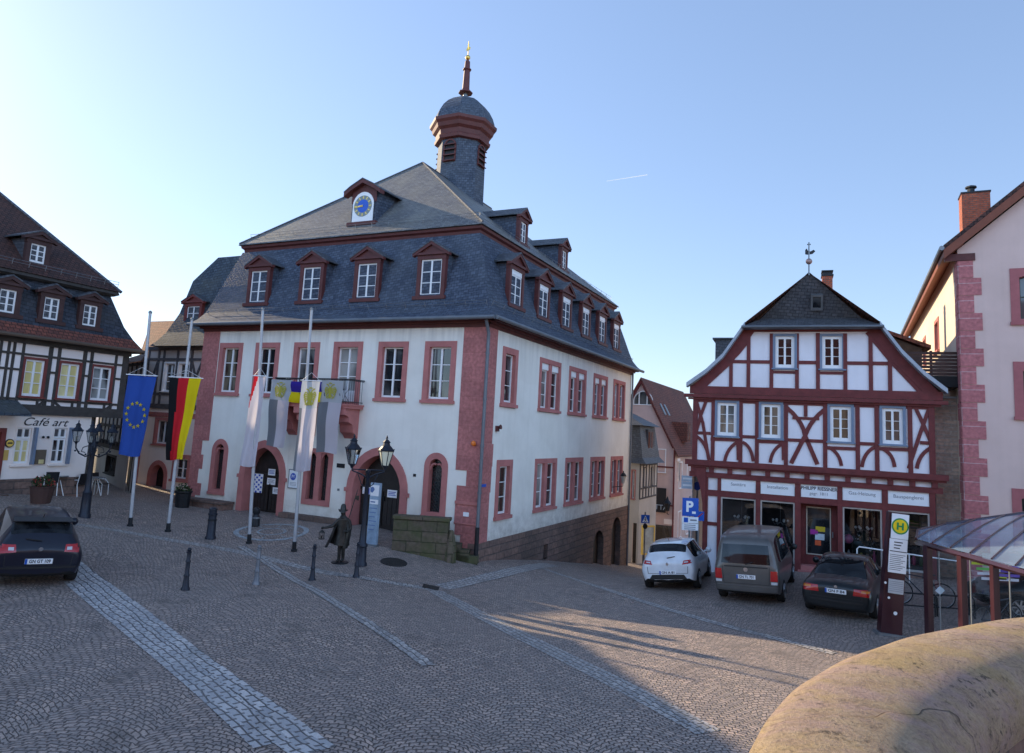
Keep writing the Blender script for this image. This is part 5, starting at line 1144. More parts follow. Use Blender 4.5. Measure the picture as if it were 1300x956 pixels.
mb = MB(); mb.box(X0, X0 + .3, -.02, .03, -.5, zM - .05, f); mb.box(rw[0] - .6, rw[1] + 2.2, 0, .03, rw[3] + .02, rw[3] + .26, f); mb.build('corner_stones', 'sand', gh)
mb = MB(); prf = [(-.55, 0, 0), (-.38, 0, 0), (-.12, 0, 0), (.3, 0, 0), (.8, 0, 0), (1.15, 0, 0)]
sil = [(190, 439), (200, 432), (211, 422), (228, 398), (245, 357), (277, 327)]
rows_ = []
for (d, z, _), (px, py) in zip(prf, sil):
    s, zz = Plane2(G0 + U * d, RX)(px, py); rows_.append(((s, d, zz), (X1 + .5, d, zz), (X1 + .5, 9 - d, zz), (s, 9 - d, zz)))
mb.loft(rows_, True, True); mb.build('roof', 'slate_light', gh, recalc=False)
pd = Plane2(G0 + U * .2, RX); a, b = pd(239, 389), pd(252, 415); dormer(gh, f, a[0], b[0], b[1], a[1], -.15, 1.2, cheek='slate_dark', gable='frame_red', pitch=.3)
# ------------------------------------------------------------------ red-roofed house in the gap
RH = at_y(180, 470, 43); RH.z = 0
rh = thing('red_roofed_house', 'distant house with orange-red tiled roof glimpsed between cafe and grey house', 'house', RH, ANG)
Pq = Plane2(RH, RX); pa, pb, pc, pd_ = Pq(150, 478), Pq(186, 418), Pq(218, 405), Pq(245, 490)
mb = MB(); mb.box(Pq(156, 480)[0], Pq(230, 480)[0], 0, 6, -1, Pq(180, 475)[1]); mb.build('wall', 'infill_old', rh)
mb = MB(); Pq3 = Plane2(RH + U * 3, RX); zR = Pq3(194, 408)[1]; zE2 = Pq(180, 470)[1]; x0, x1 = Pq(152, 480)[0], Pq(245, 480)[0]
mb.face([(x0, -.4, zE2), (Pq(180, 450)[0], -.4, zE2 - .1), (Pq3(192, 408)[0], 3, zR), (x0 + 1.2, 5.4, zE2)]); mb.build('hip_slope', plaster('sunlit_tiles', (.42, .34, .24)), rh, recalc=False)  # pale colour paints the sunlight onto this slope of the red roof
mb = MB(); mb.face([(Pq(180, 450)[0], -.4, zE2 - .1), (x1 + 2, -.4, zE2 - .1), (x1 + 2, 3, zR), (Pq3(192, 408)[0], 3, zR)]); mb.build('roof', 'tile_red', rh, recalc=False)
# ------------------------------------------------------------------ side street: small slate house and pink gabled house
T0 = at_y(812, 620, 43.5); T0.z = 0
tl = thing('slate_fronted_house', 'small white house with dark slate attic just past the town hall', 'house', T0, ANG)
f, fr_ = front_face(), right_face(); TF, TS = Plane2(T0, RX), Plane2(T0, U)
ze_ = TF(808, 588)[1]; LS = TS(834, 600)[0]
mb = MB(); wall(mb, f, -5, 0, -4.5, ze_, [(TF(801, 615)[0], TF(807, 615)[0], TF(804, 634)[1], TF(804, 596)[1]), (TF(803, 680)[0], TF(808, 680)[0], -3.5, TF(806, 664)[1])]); wall(mb, fr_, 0, LS, -4.5, ze_, []); mb.build('wall', 'plaster_grey', tl, recalc=False)
window(tl, f, TF(801, 615)[0], TF(807, 615)[0], TF(804, 634)[1], TF(804, 596)[1], fw=.06, cols=1, rows=2, mat='sand_trim'); mb = MB(); mb.box(TF(803, 680)[0], TF(808, 680)[0], -.15, -.1, -3.5, TF(806, 664)[1], f); mb.build('door', 'door', tl)
tb = MB()
for k in range(7): beam(tb, fr_, (LS * k / 6, .9), (LS * k / 6, ze_), .1)
for z in (.9, 1.5, ze_ - .1): beam(tb, fr_, (0, z), (LS, z), .1)
tb.build('timber_frame', 'timber_grey', tl)
for k in (.28, .68): window(tl, fr_, LS * k - .3, LS * k + .3, 1.55, ze_ - .25, fw=.06, cols=2, rows=3, mat='timber_grey')
mb = MB(); mb.loft([[(-5.4, -.4, ze_), (.45, -.4, ze_), (.45, LS + .3, ze_), (-5.4, LS + .3, ze_)], [(-5, -.15, ze_ + .35), (.15, -.15, ze_ + .35), (.15, LS, ze_ + .35), (-5, LS, ze_ + .35)], [(-4.8, .2, ze_ + 2.3), (-.15, .2, ze_ + 2.3), (-.15, LS - .3, ze_ + 2.3), (-4.8, LS - .3, ze_ + 2.3)]], True, True)
mb.loft([[(-5.2, -.2, ze_ + 2.32), (.2, -.2, ze_ + 2.32), (.2, LS, ze_ + 2.32), (-5.2, LS, ze_ + 2.32)], [(-4.4, 1.5, ze_ + 3.4), (-2, 1.5, ze_ + 3.4), (-2, LS - 1.2, ze_ + 3.4), (-4.4, LS - 1.2, ze_ + 3.4)]], True, True); mb.build('slate_attic', 'slate_dark', tl, recalc=False)
mb = MB(); mb.box(-.2, .05, LS * .35, LS * .75, ze_ + .7, ze_ + 2.1); aw_ = mb.build('attic_window', 'timber_grey', tl)
for k in (.42, .58): mb = MB(); mb.box(.05, .06, LS * k - .22, LS * k + .22, ze_ + .85, ze_ + 1.95); mb.build('pane', 'pane', aw_)
Q0 = at_y(856, 560, 51); Q0.z = 0
qh = thing('pink_gabled_house', 'rose pink gabled house with dull red tiled roof down the side street', 'house', Q0, ANG)
QF, QS = Plane2(Q0, RX), Plane2(Q0, U); apx_, apz_ = QF(815, 482); ex, ez = QF(858, 568); lx = 2 * apx_ - ex
mb = MB(); wall(mb, f, lx, 0, -6, ez, []); mb.face([f(lx, 0, ez), f(0, 0, ez), f(apx_, 0, apz_ - .1)]); wall(mb, fr_, 0, 14, -6, ez, [(1.2, 2.2, QS(864, 590)[1] - 1.2, QS(864, 575)[1] - .4)]); mb.build('wall', 'plaster_rose', qh, recalc=False)
mb = MB()
for sx, e_x in ((1, .35), (-1, lx - .35)):
    ez_ = ez - .35 * (apz_ - ez) / (0 - apx_); p0, p1 = (e_x, ez_), (apx_, apz_)
    mb.prism([(p0[0], -.35, p0[1]), (p1[0], -.35, p1[1]), (p1[0], -.35, p1[1] + .15), (p0[0], -.35, p0[1] + .15)], (0, 15, 0))
mb.build('roof', 'tile_dull', qh)
mb = MB(); tb = MB(); beam(tb, f, (0, ez - .05), (apx_, apz_ - .1), .16, .25); beam(tb, f, (lx, ez - .05), (apx_, apz_ - .1), .16, .25); beam(tb, f, (lx, 2.6), (0, 2.6), .1); beam(tb, f, (lx, -.1), (0, -.1), .1); tb.build('verge_boards', 'timber', qh)
a, b = QF(804, 514), QF(829, 514); zt_ = QF(816, 496)[1]
mb = MB(); ou = arch(a[0], b[0], a[1], a[1] + .25, zt_); inn = arch(a[0] + .07, b[0] - .07, a[1] + .07, a[1] + .27, zt_ - .07); ring(mb, f, ou, inn, -.02, .05); mw = (a[0] + b[0]) / 2
for x in (mw - .3, mw + .3): mb.box(x - .04, x + .04, -.01, .04, a[1], zt_ - .12, f)
aw_ = mb.build('attic_window', 'white', qh); mb = MB(); mb.face([f(s, .012, z) for s, z in inn]); mb.build('pane', 'pane', aw_, recalc=False)
a, b = QF(836, 600), QF(846, 570); window(qh, f, a[0] - .1, b[0], a[1], b[1], fw=.07, cols=2, rows=2, mat='white')
ysl = QS(869, 590)[0]
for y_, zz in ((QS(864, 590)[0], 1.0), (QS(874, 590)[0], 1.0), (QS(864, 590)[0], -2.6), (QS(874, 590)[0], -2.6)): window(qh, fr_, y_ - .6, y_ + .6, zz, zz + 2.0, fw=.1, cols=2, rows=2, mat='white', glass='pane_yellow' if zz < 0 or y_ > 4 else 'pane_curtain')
mb = MB(); mb.tube([(.05, -.08, ez - .2), (.05, -.08, -6)], .06, 8); mb.build('downpipe', 'timber', qh)
mb = MB(); mb.prism([(-.6 + .9, 3.0, ez + .4), (.3, 4.2, ez + .4), (.3, 4.2, ez + 1.9), (.3, 3.0, ez + 1.9)], (-2.2, 0, 0)); dm_ = mb.build('side_dormer', 'tile_dull', qh); mb = MB(); mb.box(.3, .33, 3.25, 3.95, ez + .6, ez + 1.7); mb.build('pane', 'pane_curtain', dm_)
for y_ in (1.6, 2.9): mb = MB(); zr_ = apz_ - 1.6; mb.prism([(apx_ * .62, y_, ez + (apz_ - ez) * .62 + .16), (apx_ * .62, y_ + .5, ez + (apz_ - ez) * .62 + .16), (apx_ * .45, y_ + .5, ez + (apz_ - ez) * .45 + .16), (apx_ * .45, y_, ez + (apz_ - ez) * .45 + .16)], (.04, 0, .05)); mb.build('skylight', 'zinc', qh)
a, b = QF(835, 650), QF(846, 620); plate(qh, f, a[0] - .5, b[0], a[1], b[1], 'ink', 'dark_shop_sign', .12); a, b = QF(834, 715), QF(853, 668); plate(qh, f, a[0] - .4, b[0], a[1], b[1], 'pane', 'shop_window', .05)
words('OTTA', .5, 'lettering', 'sign_pale', qh, f(QF(838, 644)[0] - .1, .13, QF(838, 644)[1]), (1, 0, 0), (0, 0, 1))
a, b = QF(843, 665), QF(856, 660); plate(qh, f, a[0], b[0], a[1], b[1], 'plaster_cream', 'name_board', .06)
mb = MB(); a = QF(849, 646); mb.tube([f(a[0], 0, a[1] - .4), f(a[0], .5, a[1] - .3), f(a[0], .5, a[1] - .1)], .03, 6); mb.lathe([(.14, a[1] - .1), (.24, a[1] + .4), (.3, a[1] + .42), (.12, a[1] + .65), (.03, a[1] + .9)], f(a[0], .5, 0), 6); mb.build('wall_lantern', 'iron', qh)
# closing house at the street's far end and unseen houses added to shade the square
def plain_house(name, label, loc, rz, w_, d_, h, rise, wm, rm, wins_):
    t_ = thing(name, label, 'house', loc, rz); f = front_face()
    hs = [(x, x + 1.1, z, z + 1.6) for x in wins_ for z in (1.6, 4.4) if z + 2 < h]
    mb = MB(); wall(mb, f, 0, w_, -4, h, hs); mb.face([(0, 0, -4), (0, d_, -4), (0, d_, h), (0, d_ / 2, h + rise), (0, 0, h)]); mb.face([(w_, 0, -4), (w_, d_, -4), (w_, d_, h), (w_, d_ / 2, h + rise), (w_, 0, h)]); mb.face([(0, d_, -4), (w_, d_, -4), (w_, d_, h), (0, d_, h)]); mb.build('wall', wm, t_, recalc=False)
    mb = MB(); mb.face([(-.4, -.5, h - .2), (w_ + .4, -.5, h - .2), (w_ + .4, d_ / 2, h + rise), (-.4, d_ / 2, h + rise)]); mb.face([(-.4, d_ + .5, h - .2), (w_ + .4, d_ + .5, h - .2), (w_ + .4, d_ / 2, h + rise), (-.4, d_ / 2, h + rise)]); mb.build('roof', rm, t_, recalc=False)
    if name != 'opposite_house':
        for q in hs: window(t_, f, *q, fw=.12)
    else:
        for q in hs: mb = MB(); mb.box(q[0], q[1], -.2, -.15, q[2], q[3], f); mb.build('window', 'pane', t_)
    return t_
plain_house('rear_shadow_caster', 'unseen tiled house added behind the cafe roof to shade the square', (-29.2, 37.6, 1.0), ANG, 6.4, 3.2, 8.8, 1.2, 'plaster_cream', 'tile_brown', [1, 4])  # hidden behind the cafe; added to shade the paving before the town hall
plain_house('tall_shadow_caster', 'unseen tall stone house added left of the picture to shade the square', (-42.2, 32.6, 1.0), math.atan2(.61, .79), 13.0, 11, 14.2, 4.0, 'plaster_grey', 'slate_dark', [1, 4, 7, 10])  # out of view; added to keep the foreground paving in shade
plain_house('street_house', 'cream house closing the far end of the side street', hall_pt(6.5, 62, -3.5), ANG, 12, 9, 7, 4, 'plaster_rose', 'tile_red', [1, 3.4, 5.8, 8.2])

# the houses across the square behind the viewer: seen only mirrored in the windows, and they throw warm light back
for i, (x0, w_, h, rise, mt_, lb) in enumerate([(30, 13, 9.5, 5, 'plaster_cream', 'cream house behind the viewer to the right'), (15.5, 14, 10.5, 5, 'plaster_rose', 'rose house behind the viewer'), (-1, 13, 9, 5, 'plaster_cream', 'cream house behind the viewer to the left'), (-17, 15, 9.8, 5, 'plaster', 'white house behind the viewer at the far left')]):
    plain_house('opposite_house', lb, (x0, -15 - .6 * i, 2.5), math.pi - .08, w_, 9, h, rise, mt_, 'tile_red', [1.5, 4.5, 7.5, 10.5])
# ------------------------------------------------------------------ flag poles and flags
def on_ground(px, py): return ground_at(px, py)
pole = thing('flagpole', 'flagpole', 'flagpole', on_ground(165, 668), 0, 'flagpoles in front of the town hall')
mb = MB(); mb.lathe([(.055, .25), (.055, 3), (.045, 7.6), (.02, 7.62)], (0, 0, 0), 12); mb.build('mast', flat('grey_white_mast', (.42, .43, .45), .4, .2), pole, True)
mb = MB(); mb.lathe([(.1, -.05), (.1, .06), (.07, .08), (.068, .28), (.06, .3)], (0, 0, 0), 12); mb.build('pole_socket', 'iron', pole)
mb = MB(); mb.lathe([(.06, 7.6), (.06, 7.66), (.02, 7.7)], (0, 0, 0), 10); mb.build('pole_cap', 'zinc', pole)
poles = [pole]
spots = [(165, 668, 'white flagpole carrying the blue flag with the ring of stars', 191, 395), (213, 675, 'white flagpole carrying the black, red and yellow flag', 244, 404), (316, 690, 'white flagpole carrying the red and white flag', 334, 391), (373, 700, 'white flagpole carrying the grey and white crest flag', 396, 391)]
hts = []
for i, (px, py, lb, tx, ty) in enumerate(spots):
    p = on_ground(px, py); o = pole if i == 0 else dup(pole, p); o.location = p; o['label'] = lb
    if i: poles.append(o)
    r_ = ray(tx, ty); top = r_ * (p.y / r_.y); h = EYE + top.z - p.z; o.scale = (1, 1, h / 7.68); lean = (top.x - p.x) / h; o.rotation_euler = (0, math.atan(lean), 0); hts.append((p, h, lean))
def cloth(name, label, anchor, width, height, rowfn, mats, colorfn, rz=0.0, nu=18, nv=36, wave=.06, cat='flag', group=None, taper=None, seed=0, top_bar=True, fold=2.2):
    """a hanging banner; anchor = middle of its top edge"""
    t_ = thing(name, label, cat, anchor, rz, group); rnd = random.Random(seed); ph = rnd.uniform(0, 6); mb = MB()
    def P(u, v):
        ww, sh = rowfn(v); k = .35 + .65 * v
        x = (u - .5) * width * ww + sh; y = wave * k * (math.sin(u * 6.28 * fold + ph + v * 1.1) + .5 * math.sin(u * 11 + 2 * ph + v * 4)) + .03 * math.sin(v * 9 + ph)
        return Vector((x, y, -v * height + .03 * k * math.sin(u * 5 + ph)))
    mb.grid(P, nu, nv)
    for j in range(nv):
        for i in range(nu): mb.m[j * nu + i] = colorfn((i + .5) / nu, (j + .5) / nv)
    mb.build('flag_cloth', mats, t_, True, recalc=False, angle=180)
    if top_bar: mb = MB(); mb.tube([(-width / 2 - .05, 0, .02), (width / 2 + .05, 0, .02)], .018, 6); mb.tube([(-width / 2, 0, .02), (0, -.03, .28), (width / 2, 0, .02)], .006, 4); mb.build('crossbar', 'white', t_)
    return t_, P
def fabric(name, col, trans=.35):
    m, t, b = nt(name); o = t.nodes['Material Output']; b.inputs['Base Color'].default_value = (*col, 1); b.inputs['Roughness'].default_value = .85; b.inputs['Specular IOR Level'].default_value = .2
    tr = N(t, 'BsdfTranslucent'); tr.inputs[0].default_value = (*col, 1); mx = N(t, 'MixShader'); mx.inputs[0].default_value = trans
    L(t, b.outputs[0], mx.inputs[1]); L(t, tr.outputs[0], mx.inputs[2]); L(t, mx.outputs[0], o.inputs[0])
    n = N(t, 'TexNoise', Scale=220, Detail=2); L(t, coords(t, 'Object'), n.inputs['Vector']); bump(t, b, n.outputs[0], .1, .005)
    M[name] = m
for nm, c in (('cloth_blue', (.035, .095, .40)), ('cloth_gold', (.62, .50, .03)), ('cloth_black', (.012, .012, .014)), ('cloth_red', (.62, .02, .03)), ('cloth_yellow', (.80, .62, .01)), ('cloth_white', (.62, .58, .62)), ('cloth_pale', (.52, .54, .56)), ('cloth_grey', (.22, .23, .25)), ('cloth_crest', (.52, .47, .08)), ('cloth_violet', (.05, .03, .30))): fabric(nm, c)
def flag_at(i, tx, ty, dy=-.10):
    p, h, lean = hts[i]; r_ = ray(tx, ty); q = r_ * ((p.y + dy) / r_.y); return Vector((q.x, p.y + dy, EYE + q.z))
def px2m(i): return hts[i][0].y / FPX
h_ = lambda i, a, b: (b - a) * px2m(i)
a0 = flag_at(0, 180, 477); fl_, P = cloth('european_flag', 'blue banner with a ring of gold stars hanging from the leftmost flagpole', a0, h_(0, 162, 198), h_(0, 477, 577), lambda v: (1 - .22 * v, -.09 * v + .0), ['cloth_blue'], lambda u, v: 0, wave=.045, seed=3)
mb = MB()
for k in range(12):
    a = k * math.pi / 6; cu0, cv0 = .50 + .34 * math.sin(a), .49 + .15 * math.cos(a); c = P(cu0, cv0)
    pts = []
    for j in range(10):
        r_ = .075 if j % 2 == 0 else .03; b_ = j * math.pi / 5
        pts.append(c + Vector((r_ * math.sin(b_), -.025, r_ * math.cos(b_))))
    mb.prism(pts, (0, .006, 0))
mb.build('stars', 'cloth_gold', fl_)
a1 = flag_at(1, 236, 480); cloth('german_flag', 'black, red and yellow vertical striped banner on the second flagpole from the left', a1, h_(1, 215, 255), h_(1, 480, 582), lambda v: (1 - .52 * v, -.0 - .12 * v + .05 * v * v), ['cloth_black', 'cloth_red', 'cloth_yellow'], lambda u, v: 0 if u < .30 - .12 * v else (1 if u < .62 - .02 * v else 2), wave=.05, seed=5)
a2 = flag_at(2, 330, 478); cloth('red_white_flag', 'pinkish white banner with a narrow red edge on the third flagpole', a2, h_(2, 321, 336), h_(2, 478, 590), lambda v: (1 + .35 * v, .0 - .12 * v), ['cloth_red', 'cloth_white'], lambda u, v: 0 if u < .36 - .95 * v else 1, wave=.045, seed=7, fold=1.3)
CRW = ['cloth_pale', 'cloth_grey', 'cloth_white']
def crest(t_, P, cu0, cv0, w_, h):
    """yellow double-headed eagle crest printed on the cloth"""
    mb = MB()
    def strip(pts, wd):
        V = [P(cu0 + x * w_, cv0 + y * h) + Vector((0, -.035, 0)) for x, y in pts]
        for p, q in zip(V, V[1:]):
            d = (q - p); d.y = 0; d.normalize(); n = Vector((-d.z, 0, d.x)) * wd / 2; mb.face([p - n, q - n, q + n, p + n])
    for sg in (-1, 1):
        for k in range(5): strip([(sg * .1, -.12 + k * .06), (sg * (.3 + .03 * (2 - abs(k - 1))), -.25 + k * .12), (sg * (.42 - .04 * k), -.02 + k * .12)], .035)
        strip([(sg * .04, -.2), (sg * .16, -.38), (sg * .3, -.42)], .04); strip([(sg * .05, .25), (sg * .22, .42), (sg * .14, .5)], .035)
    strip([(0, -.25), (0, .1), (0, .48)], .12); strip([(-.12, -.46), (0, -.5), (.12, -.46)], .04)
    mb.build('crest', 'cloth_crest', t_, recalc=False)
stripes = lambda split: (lambda u, v: 0 if v < .30 else (1 if u < split else 2))
a3 = flag_at(3, 395, 484); t3, P3 = cloth('town_flag', 'pale banner with yellow eagle crest on the rightmost flagpole', a3, h_(3, 376, 399), h_(3, 484, 596), lambda v: (1 - .12 * v, -.05 * v), CRW, stripes(.18), wave=.045, seed=11, fold=1.6); crest(t3, P3, .55, .17, .8, .2)
by = lambda s, z: HALL + RX * s - U * .97 + Vector((0, 0, z))
BFp = Plane2(HALL - U * .97, RX)
for k, (xa, xb, ya, yb, lb, sd_) in enumerate([(344, 371, 482, 568, 'grey and white crest banner hanging from the left end of the balcony', 21), (406, 436, 483, 576, 'grey and white crest banner hanging from the balcony right of the blue-yellow cloth', 22)]):
    p, q, r_ = BFp(xa, ya), BFp(xb, ya), BFp((xa + xb) / 2, yb); t_, P = cloth('balcony_banner', lb, by((p[0] + q[0]) / 2, BFp((xa + xb) / 2, ya)[1]), q[0] - p[0], p[1] - r_[1], lambda v: (1 - .13 * v, -.0), CRW, stripes(.45), rz=ANG, wave=.035, seed=sd_, group='banners hanging from the balcony', top_bar=False, fold=1.4); crest(t_, P, .5, .15, .62, .22)
p, q = BFp(370, 484), BFp(407, 510); cloth('blue_yellow_flag', 'small violet-blue and yellow flag draped on the balcony railing', by((p[0] + q[0]) / 2, p[1]), q[0] - p[0], p[1] - q[1] + .05, lambda v: (1, 0), ['cloth_violet', 'cloth_yellow'], lambda u, v: 0 if v < .5 else 1, rz=ANG, wave=.03, seed=30, top_bar=False)
# ------------------------------------------------------------------ bollards
bol = thing('bollard', 'bollard', 'bollard', (0, 0, 0), 0, 'slim iron bollards in a row across the square')
mb = MB(); mb.lathe([(.10, -.05), (.10, .05), (.075, .08), (.055, .30), (.065, .31), (.065, .35), (.05, .37), (.047, .62), (.058, .63), (.058, .67), (.045, .69), (.043, .84), (.06, .85), (.06, .875), (.04, .885)], (0, 0, 0), 14); mb.build('shaft', 'iron_blue', bol, True)
mb = MB(); mb.ball((0, 0, .92), .05, 8); mb.build('knob', 'iron_blue', bol, True)
for i, (px, py, lb) in enumerate([(235, 749, 'dark slim iron bollard nearest the camera, on the left of the square'), (325, 742, 'light grey weathered slim bollard between the two flagpoles at the kerb band'), (396, 737, 'dark slim bollard in front of the crest flagpole'), (452, 733, 'dark slim bollard beside the bronze statue and lamp post')]):
    p = on_ground(px, py); o = bol if i == 0 else dup(bol, p); o.location = p; o['label'] = lb
    if i == 1:
        for ch in o.children: ch.data = ch.data.copy(); ch.data.materials[0] = flat('worn_grey_iron', (.17, .18, .20), .5, .3, var=.4)
tb_ = thing('thick_bollard', 'thick dark iron bollard standing near the arched left door', 'bollard', on_ground(267, 684))
mb = MB(); mb.lathe([(.17, -.05), (.17, .06), (.14, .1), (.125, .75), (.145, .76), (.145, .82), (.12, .84), (.12, .93), (.135, .94), (.13, .98), (.06, 1.02)], (0, 0, 0), 16); mb.build('shaft', 'iron_blue', tb_, True)
mb = MB(); mb.lathe([(.13, .58), (.142, .59), (.142, .63), (.13, .64)], (0, 0, 0), 16); mb.build('collar', 'iron', tb_)
sb = thing('stone_post', 'short dark post just behind the red-white flagpole', 'post', on_ground(324, 668))
mb = MB(); mb.lathe([(.16, -.05), (.15, .3), (.10, .42), (.14, .5), (.12, .62), (.03, .68)], (0, 0, 0), 10); mb.build('post', 'iron', sb, True); mb = MB(); mb.lathe([(.17, .28), (.17, .33)], (0, 0, 0), 10); mb.build('band', 'zinc', sb)
# ------------------------------------------------------------------ lamp posts
def lantern(par, c, s=1.0, glass='lantern_clear'):
    """four-sided tapering street lantern with roof and finial, base at c"""
    c = Vector(c); n = 6
    mb = MB(); mb.lathe([(.03 * s, -.12 * s), (.06 * s, -.05 * s), (.11 * s, 0), (.11 * s, .02 * s)], c, n); mb.lathe([(.25 * s, .46 * s), (.26 * s, .49 * s), (.15 * s, .62 * s), (.12 * s, .64 * s), (.10 * s, .72 * s), (.13 * s, .74 * s), (.05 * s, .82 * s), (.02 * s, .84 * s), (.035 * s, .88 * s), (.01 * s, .96 * s)], c, n)
    for k in range(n):
        a = k * 6.28318 / n; mb.tube([c + Vector((.115 * s * math.cos(a), .115 * s * math.sin(a), 0)), c + Vector((.235 * s * math.cos(a), .235 * s * math.sin(a), .47 * s))], .012 * s, 4)
        mb.ball(c + Vector((.25 * s * math.cos(a), .25 * s * math.sin(a), .52 * s)), .022 * s, 4)
    o = mb.build('lantern', 'iron_blue', par)
    mb = MB(); mb.loft([[c + Vector((r_ * s * math.cos(6.28318 * k / n), r_ * s * math.sin(6.28318 * k / n), z * s)) for k in range(n)] for r_, z in ((.105, .02), (.225, .46))], True, False); mb.build('lantern_glass', glass, o, recalc=False)
    mb = MB(); mb.lathe([(.05 * s, .03 * s), (.06 * s, .2 * s), (.03 * s, .3 * s)], c, 8); mb.build('bulb', flat('white_bulb', (.75, .75, .70), .3) if 'white_bulb' not in bpy.data.materials else bpy.data.materials['white_bulb'], o)
M['lantern_clear'] = clear_glass('lantern_clear_glass', (.82, .86, .88), .2, .08)
lp = thing('lamp_post', 'black two-armed lamp post beside the statue in front of the right door', 'street lamp', on_ground(458, 718))
mb = MB(); mb.lathe([(.18, -.05), (.18, .08), (.15, .12), (.14, .55), (.16, .57), (.16, .62), (.11, .68), (.09, 1.1), (.075, 1.2), (.06, 2.75), (.08, 2.78), (.08, 2.85), (.05, 2.88)], (0, 0, 0), 12); mb.build('column', 'iron_blue', lp, True)
mb = MB(); dA = Vector((math.cos(.1), math.sin(.1), 0))
for sg in (-1, 1):
    mb.tube([Vector((0, 0, 2.6)), dA * sg * .2 + Vector((0, 0, 2.72)), dA * sg * .48 + Vector((0, 0, 2.82)), dA * sg * .50 + Vector((0, 0, 2.95))], .025, 6); mb.tube([Vector((0, 0, 2.3)), dA * sg * .18 + Vector((0, 0, 2.42)), dA * sg * .3 + Vector((0, 0, 2.72))], .014, 5)
mb.tube([-dA * .5 + Vector((0, 0, 2.86)), dA * .5 + Vector((0, 0, 2.86))], .02, 6); mb.build('lamp_arms', 'iron_blue', lp)
for sg in (-1, 1): lantern(lp, dA * sg * .5 + Vector((0, 0, 3.0)), .98, 'lantern_clear' if sg < 0 else plaster('sun_glint_glass', (.75, .72, .55)))  # right lantern's cream colour paints in the sun catching its glass
l4 = thing('lamp_post', 'black ornate lamp post with four lanterns in front of the cafe', 'street lamp', on_ground(107, 657))
mb = MB(); mb.lathe([(.19, -.05), (.19, .1), (.16, .14), (.14, .8), (.15, .83), (.11, .9), (.085, 1.2), (.075, 2.25), (.10, 2.3), (.10, 2.4), (.06, 2.46), (.05, 2.75), (.09, 2.8), (.02, 2.95)], (0, 0, 0), 12); mb.build('column', 'iron_blue', l4, True)
mb = MB()
for k in range(4):
    a = R(20) + k * math.pi / 2; d = Vector((math.cos(a), math.sin(a), 0))
    mb.tube([Vector((0, 0, 2.1)), d * .2 + Vector((0, 0, 2.02)), d * .4 + Vector((0, 0, 2.12)), d * .51 + Vector((0, 0, 2.3)), d * .52 + Vector((0, 0, 2.45))], .026, 6); mb.tube([d * .1 + Vector((0, 0, 2.4)), d * .3 + Vector((0, 0, 2.32)), d * .34 + Vector((0, 0, 2.18)), d * .22 + Vector((0, 0, 2.15))], .016, 5)
    for q in (.2, .42, .52): mb.ball(d * q + Vector((0, 0, 2.02 + q * .35)), .035, 5)
mb.build('lamp_arms', 'iron_blue', l4)
for k in range(4): a = R(20) + k * math.pi / 2; lantern(l4, (.52 * math.cos(a), .52 * math.sin(a), 2.5), .76)
# ------------------------------------------------------------------ bronze statue
st = thing('statue', 'bronze statue of a night watchman in cloak and hat holding out a lantern', 'statue', on_ground(432, 714))
M['bronze'] = flat('dark_bronze', (.045, .042, .038), .42, .6, var=.45, nscale=6, bumpy=.2)
def skin(name, verts, edges, radii, mat, par, sub=2, root=0):
    me = bpy.data.meshes.new(name); me.from_pydata([Vector(v) for v in verts], edges, []); o = bpy.data.objects.new(name, me); COL.objects.link(o)
    md = o.modifiers.new('skin', 'SKIN'); md.use_smooth_shade = True
    for i, r_ in enumerate(radii):
        r_ = r_ if isinstance(r_, tuple) else (r_, r_); me.skin_vertices[0].data[i].radius = r_
    me.skin_vertices[0].data[root].use_root = True
    sm = o.modifiers.new('sub', 'SUBSURF'); sm.levels = sub; sm.render_levels = sub
    dg = bpy.context.evaluated_depsgraph_get(); dg.update(); m2 = bpy.data.meshes.new_from_object(o.evaluated_get(dg)); bpy.data.objects.remove(o)
    m2.materials.clear(); m2.materials.append(M[mat]); return finish(m2, name, par, True, recalc=False, angle=60)
# facing the viewer's left; right arm (picture right) bears the halberd, left arm holds out the lantern
V = [(0, 0, .92), (0, 0, 1.12), (0, 0, 1.32), (0, -.01, 1.45), (-.01, -.02, 1.54), (-.03, -.03, 1.64), (-.035, -.035, 1.70),
     (-.06, 0, .86), (-.06, -.03, .5), (-.06, .0, .09), (-.11, -.12, .04), (.06, 0, .86), (.055, .03, .5), (.06, .07, .09), (.02, -.05, .04),
     (-.19, -.02, 1.38), (-.34, -.10, 1.20), (-.52, -.22, 1.16), (-.60, -.26, 1.15), (.19, 0, 1.38), (.27, -.03, 1.12), (.18, -.18, 1.05), (.13, -.22, 1.07)]
E_ = [(0, 1), (1, 2), (2, 3), (3, 4), (4, 5), (5, 6), (0, 7), (7, 8), (8, 9), (9, 10), (0, 11), (11, 12), (12, 13), (13, 14), (3, 15), (15, 16), (16, 17), (17, 18), (3, 19), (19, 20), (20, 21), (21, 22)]
rad = [(.17, .12), (.16, .12), (.19, .13), (.12, .10), .06, .095, .08, .095, .07, .055, .05, .095, .07, .055, .05, .085, .06, .045, .04, .085, .065, .05, .04]
skin('figure', V, E_, rad, 'bronze', st)
mb = MB(); n = 20     # cloak, flared and open at the front
def cl(u, v):
    a = R(-50) + u * R(280); z = 1.44 - v * .90; r_ = .16 + .10 * min(1, v * 3) + .12 * v + .02 * math.sin(u * 22) * v
    return Vector((r_ * math.cos(a) * 1.05 - .17 * v * v, r_ * math.sin(a) * .85 + .02, z + .05 * math.sin(a * 3) * v))
mb.grid(cl, 24, 14)
